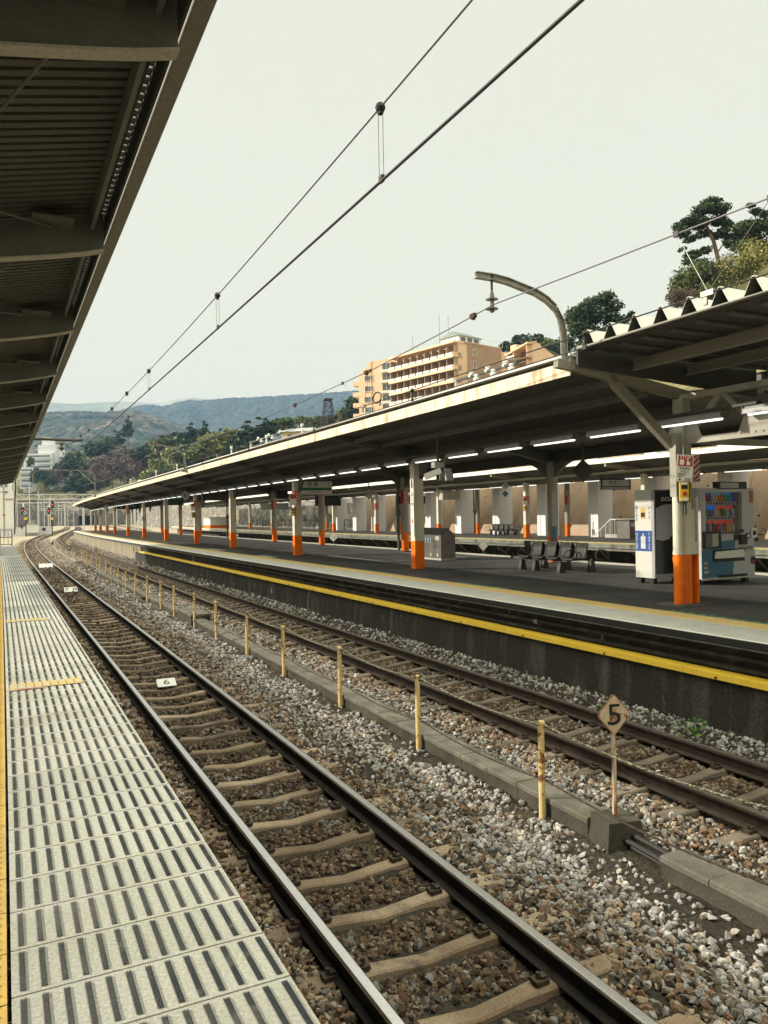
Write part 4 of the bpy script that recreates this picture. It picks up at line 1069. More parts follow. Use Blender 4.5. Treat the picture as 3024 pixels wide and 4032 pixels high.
b = MB(); b.box((-.105, .18, 1.735), (.98, .01, .09), m=0); b.box((-.35, .17, 1.45), (.46, .008, .09), m=1); b.box((.13, .17, 1.45), (.48, .008, .09), m=2); b.box((-.105, .17, 1.17), (.98, .008, .08), m=2)
b.build('header_print', [mat('header_blue', (.05, .2, .34), .5, emit=(.05, .2, .34), es=.25), mat('header_deep_blue', (.02, .1, .42), .5, emit=(.02, .1, .42), es=.3), mat('header_red', (.4, .06, .03), .5, emit=(.4, .06, .03), es=.22)], dr)
b = MB(); b.prism([(-.73, .13), (.1, .13), (.19, .83), (.06, .83), (-.4, .8), (-.62, .68), (-.73, .66)], 'y', -.0345, -.0305); b.build('teal_print', K['teal'], dr)
b = MB(); b.box((-.0, -.035, .54), (.86, .012, .24)); fl = b.build('pickup_frame', K['ink'], dr)
b = MB(); b.prism([(-.41, .49), (.4, .49), (.37, .64), (-.38, .62)], 'y', -.075, -.045); b.build('pickup_flap', K['white'], fl)
b = MB(); b.box((-.45, -.035, .845), (.5, .012, .33)); fl = b.build('poster_frame', K['ink'], dr)
b = MB(); b.box((-.53, -.044, .83), (.2, .006, .26)); b.box((-.37, -.0445, .84), (.16, .006, .24), m=1); b.build('poster', [mat('poster_brown', (.14, .12, .1), .5), K['pale']], fl)
b = MB(); b.box((.23, -.04, .88), (.14, .02, .11)); b.box((.39, -.05, .83), (.18, .05, .19)); b.box((.37, -.04, 1.0), (.1, .02, .05)); b.box((.53, -.04, .9), (.11, .02, .1)); b.build('payment_unit', K['ink'], dr)
b = MB(); b.box((.53, -.052, .9), (.08, .004, .06)); b.box((.71, -.04, .95), (.16, .02, .18)); b.build('coin_plate', K['white'], dr)
b = MB(); b.cyl((.71, -.052, .95), (.71, -.058, .95), .05, seg=14); b.build('coin_slot', K['ink'], dr)
b = MB(); b.box((.655, -.033, 1.66), (.1, .004, .24)); b.build('orange_sticker', mat('orange_sticker', (.35, .1, .03), .5), dr)
b = MB(); b.box((.68, -.036, .42), (.11, .01, .14)); rb = b.build('return_box', K['ink'], dr)
b = MB(); b.box((.68, -.042, .395), (.09, .004, .04)); b.build('return_flap', K['red'], rb)
b = MB(); b.box((.1, -.034, .145), (.8, .012, .05)); b.box((0, -.032, .1), (1.46, .01, .03), m=1); b.build('kick_plate', [K['ink'], K['pale']], dr)
b = MB()
for k in range(3): b.box((-.63+(.02 if k == 0 else 0), -.0365, .24+k*.085), (.1+(.04 if k == 0 else 0), .004, .05))
b.build('sticker', K['pale'], dr)
text('acure', .15, (.46, -.0345, .67), 's', mat('logo_blue', (.03, .08, .13), .5), dr, shear=.2, wx=1.2)
b = MB(); b.box((.1, .0, 1.88), (.8, .12, .14)); tp = b.build('top_display', K['ink'], m2)
b = MB(); b.box((.02, -.062, 1.88), (.5, .006, .1)); b.build('display_panel', K['grey'], tp)

# ------------------------------------------------------------------ bench, bin
def make_bench(loc, rz, label, back=True):
    g = root('platform_bench', loc, rz, label, 'bench')        # local y runs along the seats, rows face -x and +x
    b = MB(); b.bar((-.33, -1.1, .29), (-.33, 1.1, .29), .07, .06); b.bar((.33, -1.5, .29), (.33, .75, .29), .07, .06)
    for y in (-.95, 0, .95): b.bar((-.33, y, .29), (.33, y, .29), .05, .05)
    b.build('frame', K['steeld'], g)
    for sx_ in (-1, 1):
        for y in (-.85, .1, .65) if sx_ < 0 else (-1.15, -.3, .6):
            b = MB(); P = [(-.09, 0), (.1, 0), (.085, .06), (.055, .18), (.05, .3), (-.05, .3), (-.055, .2), (-.085, .05)]
            b.prism([(q[0]+sx_*.33, q[1]) for q in P], 'y', y-.055, y+.055); b.build('leg', K['bench'], g)
        for k in range(4):
            yc = -.82+k*.547-(.42 if sx_ > 0 else 0)
            b = MB(); sec = [(.06, .0, .36), (.02, 0, .37), (-.2, 0, .385), (-.34, 0, .4), (-.36, 0, .375)]
            # seat shell: swept section from front lip over the seat and up the back
            path = [(-.40, .32), (-.39, .35), (-.22, .335), (-.06, .325), (.0, .37), (.03, .53), (.07, .685), (.055, .7)]
            hw = [.2, .225, .235, .235, .22, .22, .2, .17]
            V = []; F = []
            for (x, z), w in zip(path, hw):
                for j in range(5):
                    t_ = -1+j*.5; V.append((sx_*(x+.12+.0), yc+t_*w, z+.025*t_*t_*(1 if x < -.1 else .4)))
            n_ = len(path)
            V2 = [(v[0]+sx_*.012, v[1], v[2]-.022) for v in V]
            for i in range(n_-1):
                for j in range(4):
                    F.append((i*5+j, i*5+j+1, (i+1)*5+j+1, (i+1)*5+j)); q = n_*5
                    F.append((q+i*5+j, q+(i+1)*5+j, q+(i+1)*5+j+1, q+i*5+j+1))
            q = n_*5
            for i in range(n_-1):
                F.append((i*5, (i+1)*5, q+(i+1)*5, q+i*5)); F.append((i*5+4, q+i*5+4, q+(i+1)*5+4, (i+1)*5+4))
            for j in range(4): F.append((j, q+j, q+j+1, j+1)); F.append(((n_-1)*5+j, (n_-1)*5+j+1, q+(n_-1)*5+j+1, q+(n_-1)*5+j))
            # mirrored rows sit back to back: shift so the backs nearly touch
            V = [(v[0]-sx_*.21+sx_*-.0, v[1], v[2]) for v in V+V2]
            V = [(-abs(v[0]) if 0 else v[0], v[1], v[2]) for v in V]
            b.add([(v[0]*(1 if sx_ > 0 else 1), v[1], v[2]) for v in V], F); b.build('seat', K['bench'], g, smooth=True)
        for y in ((-1.12, 1.12) if sx_ < 0 else (-1.56, .75)):
            b = MB(); x0 = sx_*.14
            b.tube([(sx_*.12, y, .34), (sx_*.1, y, .46), (sx_*.2, y, .54), (sx_*.38, y, .52), (sx_*.48, y, .42), (sx_*.42, y, .34)], .016, 8); b.build('armrest', K['steelg'], g)
    return g
make_bench(W(16.45, 9.75, 0), ang(16.4), 'dark back-to-back bench of moulded seats with curved armrests on the island platform')
g = root('waste_bin', W(22.35, 9.98, 0), ang(22.3), 'stainless recycling bin with a sloping roof behind the kana column', 'bin')
b = MB(); P = [(-.24, .06), (.27, .06), (.27, .76), (.05, .96), (-.24, .8)]; b.prism(P, 'y', -.75, .75); b.build('body', K['bin'], g)
b = MB(); b.prism([(-.26, .8), (.05, .99), (.05, .965), (-.26, .775)], 'y', -.77, .77); b.build('lid', K['ink'], g)
b = MB(); b.box((.015, 0, .03), (.56, 1.55, .06)); b.build('plinth', K['pale'], g)
b = MB()
for y in (-.12, .03, .18): b.box((-.243, y, .62), (.008, .12, .17))
bp = b.build('sorting_label', K['teal'], g)
for y in (-.12, .03, .18):
    b = MB(); b.box((-.2475, y, .6), (.004, .04, .16)); b.build('bottle_print', K['pale'], bp)
b = MB(); b.box((-.243, -.52, .68), (.008, .22, .13)); b.build('notice', K['pale'], g)
b = MB()
for y in (-.55, -.12): b.box((-.244, y, .16), (.012, .06, .09))
b.build('lock', K['whitem'], g)
b = MB(); b.box((-.243, -.32, .4), (.004, .008, .7)); b.build('door_seam', K['ink'], g)

# ------------------------------------------------------------------ things hanging from the island canopy
def hang(name, s, n0, z0, z1, w, label, cat, mt, top=3.25, d=.1, rods=(-.8, .8)):
    g = root(name, W(s, n0, (z0+z1)/2), ang(s), label, cat); h = (z1-z0)/2
    b = MB(); b.box((0, 0, 0), (w, d, z1-z0)); p = b.build('board', mt, g)
    b = MB()
    for q in rods: b.tube([(q*w/2, 0, h), (q*w/2, 0, top-(z0+z1)/2)], .018, 6)
    b.build('hanger', K['steeld'], g)
    return g, p
g, p = hang('station_sign', 30.2, 9.0, 2.3, 2.82, 1.5, 'white and green station name sign hanging under the island canopy', 'sign', K['white'])
b = MB(); b.box((0, -.053, -.05), (1.46, .006, .11)); b.prism([(-.7, .01-.06), (-.45, .07-.06), (-.45, -.05-.06)], 'y', -.062, -.057); b.build('green_line', mat('sign_green', (.02, .2, .09), .5), p)
text('熱 海', .2, (-.1, -.056, .14), 's', K['ink'], p); text('あたみ  Atami', .075, (.05, -.056, -.17), 's', K['ink'], p)
b = MB(); b.box((-.55, -.054, .14), (.1, .005, .2)); b.box((.6, -.054, .14), (.03, .005, .2)); b.build('print', K['grey'], p)
hang('display_board', 41.5, 8.0, 2.33, 2.92, 1.7, 'black blank display board hanging left of the fourth front column', 'display board', K['blackg'], rods=(-.95, .9))
g, p = hang('train_sign', 79, 8.5, 2.4, 2.95, 2.0, 'small dark train sign with a red figure at the far canopy end', 'sign', K['blackg'])
text('2', .42, (-.6, -.056, 0), 's', K['white'], p)
b = MB(); b.box((-.15, -.054, .0), (.22, .005, .4)); b.build('red_panel', K['red'], p); b = MB(); b.box((.5, -.054, 0), (.6, .005, .25)); b.build('green_panel', K['teal'], p)
def hang_dia(s, n0, zc_, r_, txt, label, mt, txm, rz=None, top=3.2):
    g = root('hanging_sign', W(s, n0, zc_), ang(s)*.3 if rz is None else rz, label, 'sign')
    b = MB(); b.prism([(0, -r_), (r_, 0), (0, r_), (-r_, 0)], 'y', -.015, .015); p = b.build('plate', mt, g)
    if txt: text(txt, r_*1.1, (0, -.0165, 0), 's', txm, p)
    b = MB(); b.tube([(0, 0, r_), (0, 0, top-zc_)], .02, 6); b.build('hanger', K['steelg'], g)
hang_dia(41.5, 6.3, 2.6, .26, '8', 'diamond sign reading 8 hanging from the island canopy edge', K['grey'], K['ink'])
hang_dia(79.5, 6.6, 2.62, .27, '12', 'distant diamond sign reading 12 hanging beside the dark train sign', K['grey'], K['ink'])
hang_dia(16.6, 11., 2.47, .3, '', 'dark blank diamond board hanging behind the bench', K['blackg'], None)
hang_dia(26.8, 9.8, 2.2, .2, '', 'small white triangular bracket sign below the station name sign', K['pale'], None)
g = root('camera_cluster', W(16.4, 6.6, 2.46), ang(16.4), 'grey surveillance cameras on a drop pole right of the kana column', 'camera')
b = MB(); b.cyl((0, 0, .05), (0, 0, 1.0), .03, seg=10); b.build('drop_pole', K['steelg'], g)
b = MB(); b.box((0, 0, .08), (.26, .16, .12)); b.build('mount', K['grey'], g)
M_ = Matrix.Rotation(rad(-20), 3, 'X')
b = MB(); b.box((.12, -.1, -.14), (.16, .34, .16), mat=M_); b.box((.12, -.28, -.2), (.19, .06, .18), mat=M_); c_ = b.build('camera_body', K['grey'], g)
b = MB(); b.box((-.16, -.05, -.12), (.14, .4, .13), mat=Matrix.Rotation(rad(50), 3, 'Z') @ M_); b.build('camera_body', K['whitem'], g)
b = MB(); b.cyl((-.02, -.02, -.05), (-.02, -.02, -.27), .04, seg=8); b.build('cable_gland', K['steelg'], g)
for k, (s, n0, lb) in enumerate(((33.0, 8.6, 'small dark speaker hanging right of the station sign'), (47, 6.9, 'small green display hanging left of the fifth front column'))):
    hang('speaker' if k == 0 else 'monitor', s, n0, 2.2, 2.55, .5 if k == 0 else .9, lb, 'speaker' if k == 0 else 'monitor', K['ink'] if k == 0 else mat('monitor_green', (.03, .06, .03), .4), rods=(0,))
# ------------------------------------------------------------------ third platform (n 21.8 .. 28), its canopy, the retaining wall
E3, B3, S3 = 21.8, 29.6, 150.
b = MB(); b.sweep([(E3+.5, -.004), (B3, -.004), (B3, -.3), (E3+.5, -.3)], 8, S3, 1.5); tag(b.build('third_platform', K['asphalt']), kind='structure')
b = MB(); b.sweep([(E3, .0), (E3+.49, .0), (E3+.49, -.05), (E3, -.05)], 8, S3, 1.2); tag(b.build('yellow_edge_strip', mat('pale_yellow_edge', (.72, .6, .32), .8, fine=.15, fscale=12)), kind='structure')
r = wroot('platform_edge', W(40, E3, -.3), 'pale weathered edge beam with struts under the third platform', 'platform edge')
b = MB()
s = 8.
while s < S3-2: b.sweep([(E3-.01, -.052), (E3+.3, -.052), (E3+.3, -.23), (E3-.01, -.23)], s+.006, s+1.994, 1.); s += 2
b.build('edge_beam', mat('weathered_edge_beam', (.5, .5, .47), .85, col2=(.2, .19, .17), scale=2.5, thr=(.45, .7), fine=.2, fscale=20), r)
b = MB(); b.rect(E3-.03, E3+.25, -.34, -.26, 8, S3, 1.2); b.build('lower_rail', K['pale'], r)
b = MB(); b.sweep([(E3+1.1, -.3), (E3+1.1, -1.4), (E3+1.4, -1.4), (E3+1.4, -.3)], 8, S3, 2); b.build('back_wall', K['wallblk'], r)
for s in np.arange(20, 100, 2.0):
    b = MB(); b.bar(W(s, E3+.05, -.35), W(s, E3+1.05, -1.15), .1, .08, up=(1, 0, 0)); b.build('strut', K['steelg'], r)

rt = wroot('platform_canopy', W(50, 25, 3.7), 'canopy with sunlit white edge over the third platform', 'canopy')
A3, Z3 = 14., 130.
b = MB()
s = A3; k = 0
while s < Z3:
    d = 0 if k % 3 else .018
    b.sweep([(E3-d, 3.56), (E3+.03, 3.56), (E3+.03, 3.75+d), (E3-d, 3.75+d)], s+.01, min(s+(3.2 if k % 3 else .9), Z3), 1.2); s += 3.2 if k % 3 else .9; k += 1
b.build('fascia', mat('sunlit_white_fascia', (.8, .78, .68), .6, col2=(.62, .55, .42), scale=2, thr=(.6, .75), fine=.05), rt)
b = MB(); b.sweep([(E3+.03, 3.7), (24.3, 3.35), (28.2, 3.75), (28.2, 3.78), (24.3, 3.38), (E3+.03, 3.73)], A3, Z3, 1.5); b.build('roof_sheet', K['roofdk'], rt)
b = MB(); b.rect(24.25, 24.4, 3.05, 3.34, A3, Z3, 1.5); b.build('girder', K['steelg'], rt)
b = MB(); b.rect(26.9, 27.05, 3.1, 3.3, A3, Z3, 1.5); b.build('rear_girder', K['flange'], rt)
b = MB(); b.rect(23.0, 23.12, 3.15, 3.25, A3, Z3, 1.5); b.build('purlin', K['flange'], rt)
C3 = [18.6, 27.6, 36.54, 46.2, 55.94, 64.9, 74., 83.5, 93, 103]
for s in C3:
    b = MB(); b.bar(W(s, E3+.05, 3.5), W(s, 24.3, 3.2), .12, .18); b.bar(W(s, 24.3, 3.2), W(s, 28.1, 3.6), .12, .18); b.build('cross_beam', K['cream'] if 0 else K['flange'], rt)
for i, s in enumerate(np.arange(20, 100, 2.9)):
    o = copy_tree(lp); o.location = W(float(s), 24.9, 2.98); o.rotation_euler = (0, 0, ang(s)); o.scale = (1.1, 1.55, 1.)
    tag(o, ('%s strip light from the right under the third platform canopy' % ordw(i)) if i < 14 else 'far strip light under the third platform canopy', 'light', 'strip lights of the third platform')
labs3 = ['column of the third platform hidden behind the drinks machine', 'first orange-footed column of the third platform, right of the bench', 'orange-footed column of the third platform with STOP sign behind the bench', 'plain orange-footed column of the third platform left of its bench',
         'orange-footed column of the third platform right of the hanging 12 sign', 'narrow orange-footed column of the third platform near the station sign', 'seventh column of the third platform', 'eighth column of the third platform', 'ninth column of the third platform', 'tenth column of the third platform']
for i, s in enumerate(C3):
    column(s, 24.2, labs3[i], 'flat', 'h' if i in (2, 4) else '', 3.1, 'orange-footed columns of the third platform')
for i, (s, n0) in enumerate(((36.4, 28.0), (45.45, 27.8), (57.4, 28.), (73.3, 27.8))):
    column(s, n0-1.0, ['rear column of the third platform with red hazard band, left of the white stair rail', 'dark rear column of the third platform behind the far bench', 'rear column of the third platform behind the kana column', 'rear column of the third platform by the station sign'][i], 'round', 'h' if i == 0 else 'p', 3.1, 'orange-footed columns of the third platform')
stop_sign(None, W(36.3, 23.95, 2.05), ang(36)-.3, 'distant STOP sign on the third platform column behind the bench')
button_box(W(36.3, 23.95, 1.65), ang(36)-.3, 'distant yellow button box on the third platform column')
make_bench(W(42.9, 26.9, 0), ang(43), 'distant dark bench on the third platform against the beige wall')
make_bench(W(25.3, 26.9, 0), ang(25), 'dark bench on the third platform just right of the drinks machine')
g = root('waste_bin', W(30.6, 26., 0), ang(30.6), 'dark bin with arrow notice beside the white side of the vending machine', 'bin')
b = MB(); b.box((0, 0, .48), (.6, .9, .9)); b.build('body', K['bin'], g); b = MB(); b.box((0, 0, .96), (.64, .94, .06)); b.build('lid', K['ink'], g)
b = MB(); b.box((-.02, -.455, .72), (.4, .012, .2)); b.build('notice', K['whitem'], g)
# white stair rail
g = wroot('stair_rail', W(31.5, 27., 0), 'white metal stair railing in front of the beige wall', 'railing')
b = MB()
A, B_, C_ = (34.2, .06), (32.9, .97), (28.5, .97)
b.tube([W(A[0], 27, A[1]), W(B_[0], 27, B_[1]), W(C_[0], 27, C_[1])], .03, 6); b.build('top_rail', K['white'], g)
b = MB()
for s in np.arange(34, 28.4, -.36):
    zt = .97 if s < B_[0] else np.interp(s, [B_[0], A[0]], [.97, .06]); b.tube([W(s, 27, max(.0, zt-.9)), W(s, 27, zt)], .016, 5)
b.build('baluster', K['white'], g)
b = MB(); b.bar(W(33.2, 27, .08), W(28.5, 27, .08), .25, .2); b.build('stringer', K['pale'], g)
# hanging signs of the third platform
g, p = hang('station_sign', 29.6, 24.3, 2.45, 3.0, 1.9, 'dark-framed station name board hanging over the third platform, left of the vending machine', 'sign', K['ink'], 3.3)
b = MB(); b.box((0, -.055, .04), (1.7, .006, .3)); b.box((0, -.055, -.2), (1.7, .006, .07)); b.build('panel', K['grey'], p)
text('熱 海', .2, (-.2, -.06, .05), 's', K['ink'], p)
hang_dia(37.4, 23.4, 2.93, .24, '12', 'pale diamond sign reading 12 hanging from the third platform canopy', K['pale'], K['ink'], top=3.4)
hang_dia(37.4, 23.4, 2.5, .19, '', 'small teal diamond hanging below the 12 sign', K['teal'], None, top=2.7)
hang('departure_board', 51, 24.6, 2.2, 2.75, 2.4, 'dark departure board with a red panel hanging over the third platform', 'display board', K['blackg'], 3.3)
hang('blank_board', 45., 24.3, 2.35, 2.95, 1.3, 'blank grey-white box sign hanging right of the kana column', 'sign', K['pale'], 3.3, d=.5)
hang('blank_board', 64., 23.3, 2.3, 3.2, 2.4, 'black blank board hanging over the third platform left of the departure board', 'display board', K['blackg'], 3.4)
hang('blank_board', 83., 24.3, 2.2, 2.9, 3.2, 'pale grey blank board hanging far along the third platform', 'sign', K['grey'], 3.3)
# signs between island and third platform
dia_sign(53.5, 19.5, -1.2, -.17, .3, .3, '12', .34, 'white diamond sign reading 12 beyond the island platform edge', K['galv'], K['white'], K['white'])
dia_sign(26.4, 14.5, -1.2, .16, .2, .22, '', .2, 'small red-bordered diamond sign beyond the island platform left of the bench', K['galv'], K['white'], K['red'])
dia_sign(62., 14.6, -1.2, .0, .2, .2, '', .2, 'tiny red-bordered diamond sign beyond the island platform, far left', K['galv'], K['white'], K['red'])

# beige leaning retaining wall with white pillars
r = wroot('retaining_wall', W(45, 29, 0), 'beige leaning concrete retaining wall behind the third platform', 'wall')
b = MB(); s = 10.
while s < 68: b.sweep([(28.0+.3, -.2), (30.9, 6.6), (31.5, 6.6), (31.5, -.2)], s+.012, s+4.0, 1.); s += 4.01
b.build('wall_face', K['wallb'], r)
b = MB()
for s in np.arange(12, 68, 2.2):
    for z in (1.1, 2.6):
        n0 = 28.3+(z+.2)/6.8*2.6; b.cyl(W(s+(z > 2)*1.1, n0-.02, z), W(s+(z > 2)*1.1, n0+.1, z), .05, seg=8)
b.build('drain_hole', K['ink'], r)
PW = [21.3, 25.7, 30.2, 34.5, 39.1, 43.9, 48.7, 53.1, 57.8, 63.1, 67.3, 72]
for i, s in enumerate(PW):
    g = root('white_pillar', W(s, 27.75, 0), ang(s), '%s white square pillar from the right against the retaining wall' % ordw(i), 'pillar', 'white pillars along the retaining wall')
    b = MB(); b.box((0, 0, 3.2), (1.05, .8, 6.6)); b.build('shaft', K['pillar'], g)
    b = MB(); b.box((-.535, .12, 3.2), (.02, .1, 6.58)); b.build('downpipe', K['white'], g)
# rough stone wall farther left
b = MB(); s = 68.2; rr = random.Random(4)
ss_ = np.arange(68.2, 400, 1.2); zz_ = np.linspace(-1.5, 8.5, 14)
V = []; a = len(ss_); c = len(zz_)
for s in ss_:
    for z in zz_: V.append(W(s, 29.5+max(0, 0)+(z+1.5)*.28+rr.gauss(0, .16)-(.25 if z < 0 else 0), z+rr.gauss(0, .08)))
F = [(i*c+j, i*c+j+1, (i+1)*c+j+1, (i+1)*c+j) for i in range(a-1) for j in range(c-1)]
b.add(V, F); tag(b.build('stone_wall', K['stonew']), 'rough grey stone retaining wall beyond the beige wall', 'wall')
g = wroot('track_fence', W(90, 27.5, 0), 'dark metal railing at the far end of the third platform', 'railing')
b = MB()
for z in (.5, 1.0): b.tube([W(s, 28., z) for s in np.arange(70, 108, 1.5)], .03, 5)
b.build('rail_bar', K['steeld'], g)
for s in np.arange(70, 108, 1.5):
    b = MB(); b.tube([W(s, 28, 0), W(s, 28, 1.02)], .03, 5); b.build('upright', K['steeld'], g)
g = root('equipment_hut', W(112, 24, 0), ang(112), 'low white hut with orange base at the far end of the third platform', 'hut')
b = MB(); b.box((0, 0, .9), (3, 5, 1.0)); b.build('hut_wall', K['white'], g); b = MB(); b.box((0, 0, .2), (3.05, 5.05, .4)); b.build('orange_base', K['orange'], g); b = MB(); b.box((0, 0, 1.46), (3.4, 5.4, .1)); b.build('roof', K['grey'], g)
# ------------------------------------------------------------------ overhead line of the near track
def ball(b, p, r, seg=10):
    b.lathe(p, [(r*.3, -r), (r*.8, -r*.6), (r, 0), (r*.8, r*.6), (r*.3, r)], seg)
def z_m1(s): return 3.985+.00123*(s-18.5)**2
def z_c1(s): return 3.69-.0016*(s-4)
b = MB(); b.tube([W(s, 0, z_c1(s)) for s in np.arange(-3, 62, .8)], .0105, 7); tag(b.build('contact_wire', K['wiredk']), 'thick dark lower wire hanging over the near track', 'wire')
b = MB(); b.tube([W(s, 0, z_m1(s)) for s in np.arange(-3, 42, .8)], .0065, 7); tag(b.build('catenary_wire', K['wire']), 'thin upper messenger wire looping over the near track', 'wire')
HG = [5.83, 10.25, 14.99, 19.9, 25.0, 29.8, 34.5]
for i, s in enumerate(HG):
    zt, zb = z_m1(s), z_c1(s)
    g = root('wire_hanger', W(s, 0, zt), ang(s), '%s loop hanger between the wires of the near track' % ['nearest', 'second nearest', 'third nearest', 'fourth nearest', 'fifth', 'sixth', 'farthest'][i], 'wire hanger', 'hangers of the near overhead line')
    b = MB(); ball(b, (0, 0, 0), .036, 14); b.box((0, 0, -.03), (.03, .04, .03)); b.build('ball_clamp', K['ink'], g)
    for x in (-.017, .017):
        b = MB(); b.tube([(x, 0, -.03), (x, 0, zb-zt+.05), (x*.3, 0, zb-zt+.03)], .0028, 5); b.build('hanger_rod', K['galv'], g)
    b = MB(); b.box((0, 0, zb-zt+.012), (.022, .05, .045)); b.build('wire_clip', K['wiredk'], g)
for i, s in enumerate((17.6, 27.3, 32.6)):
    b = MB(); p = W(s, 0, z_m1(s)); b.box(p, (.05, .1, .06), rz=ang(s)); b.cyl(Vector(p)+Vector((0, 0, -.02)), Vector(p)+Vector((0, 0, .045)), .03, seg=8)
    tag(b.build('wire_clamp', K['rust']), '%s bare clamp on the upper wire of the near track' % ['nearest', 'middle', 'farthest'][i], 'wire clamp')
g = wroot('wire_bracket', W(30, -2, 4.2), 'dark bracket arm reaching from the near canopy to the upper wire', 'bracket')
b = MB(); b.tube([W(31.5, -2.8, 3.9), W(31.2, -2, 4.22), W(30.8, -1.2, 4.3), W(30.4, -.3, 4.25), W(30., .3, 4.22)], .05, 8); b.build('arm', K['steeld'], g)
b = MB(); b.lathe(W(30.4, -.35, 3.92), [(.02, .32), (.05, .24), (.11, .2), (.05, .17), (.05, .1), (.15, .04), (.06, .0), (.03, -.06)], 12); b.build('insulator', K['porc'], g)

# ------------------------------------------------------------------ overhead line of the far track (on arms from the canopy)
N4 = 3.4
MS = [(-2, 3.9), (2, 3.95), (5.5, 3.997), (7.7, 4.06), (9.45, 4.12), (10.4, 4.06), (13.1, 3.92), (16.4, 3.85), (20, 3.81), (25, 3.85), (30, 3.98), (34.4, 4.15), (40, 3.95), (50, 3.8), (60, 4.0), (67, 4.15)]
def z_m2(s): return float(np.interp(s, [a for a, _ in MS], [c for _, c in MS]))
def z_a2(s): return 3.40-.0042*s
def z_c2(s): return 3.25-.004*s
b = MB(); b.tube([W(s, N4, z_m2(s)) for s in [a for a, _ in MS]], .008, 7); tag(b.build('catenary_wire', K['wire']), 'pale messenger wire slanting over the far track through the arm insulator', 'wire')
b = MB(); b.tube([W(s, N4, z_a2(s)) for s in np.arange(-2, 66, 1.)], .0075, 6); tag(b.build('auxiliary_wire', K['wiredk']), 'dark upper of the two low wires over the far track', 'wire')
b = MB(); b.tube([W(s, N4, z_c2(s)) for s in np.arange(-2, 66, 1.)], .0075, 6); tag(b.build('contact_wire', K['wiredk']), 'dark lowest wire running in front of the island canopy edge', 'wire')
for i, (sb, s0, s1) in enumerate(((6.1, 6.45, 5.45), (13.5, 14.4, 13.2), (29.8, 27.5, 31.5))):
    g = root('wire_dropper', W(sb, N4, z_a2(sb)), ang(sb), ['V-shaped dropper over the folded roof', 'V-shaped dropper before the left end of the apartment block', 'distant V-shaped dropper in front of the wooded slope'][i], 'wire dropper', 'V-shaped droppers of the far overhead line')
    za = z_a2(sb)
    for q in (s0, s1):
        b = MB(); p = Vector((0, q-sb, z_m2(q)-za)); b.tube([(0, 0, .01), tuple(p)], .0035, 5); b.build('dropper_rod', K['galv'], g)
        b = MB(); b.box(tuple(p), (.03, .06, .05)); b.build('rod_clamp', K['wiredk'], g)
    b = MB(); b.box((0, 0, 0), (.04, .14, .05)); b.box((0, .03, -.05), (.02, .04, .1)); b.build('clamp', K['galv'], g)
for i, s in enumerate((4.2, 7.75, 11.7, 15.9, 20.5, 25.5)):
    g = root('wire_hanger', W(s, N4, z_a2(s)), ang(s), '%s short hanger between the two low wires of the far track' % ordw(i), 'wire hanger', 'short hangers of the far overhead line')
    b = MB(); ball(b, (0, 0, 0), .032, 10); b.build('ball_clamp', K['ink'], g)
    b = MB(); b.bar((0, 0, 0), (0, 0, z_c2(s)-z_a2(s)), .02, .012, up=(0, 1, 0)); b.build('strap', K['wiredk'], g)
    b = MB(); b.box((0, 0, z_c2(s)-z_a2(s)), (.025, .06, .04)); b.build('wire_clip', K['wiredk'], g)
b = MB(); c = Vector(W(12.95, N4, z_a2(12.95)+.05))
t_ = Vector((*[float(v) for v in Tv(12.95)], 0))
b.tube([c+t_*(.16*math.cos(a))*1.0+Vector((0, 0, .09*math.sin(a)+.02)) for a in np.linspace(-2.6, 3.2, 18)]+[c+t_*(-.1)+Vector((0, 0, -.13))], .012, 6)
tag(b.build('jumper_loop', K['wiredk']), 'curled black jumper cable between the low wires', 'cable')
for i, s in enumerate((9.95, 17.0, 13.35)):
    b = MB(); p = W(s, N4, z_m2(s)); b.box(p, (.05, .11, .06), rz=ang(s)); b.cyl(Vector(p)+Vector((0, 0, -.05)), p, .03, seg=8)
    tag(b.build('wire_clamp', K['rust']), ['rusty clamp on the messenger wire just left of the insulator', 'rusty clamp on the messenger wire in front of the apartment block', 'rusty clamp on the messenger wire above the left apartment wing'][i], 'wire clamp')

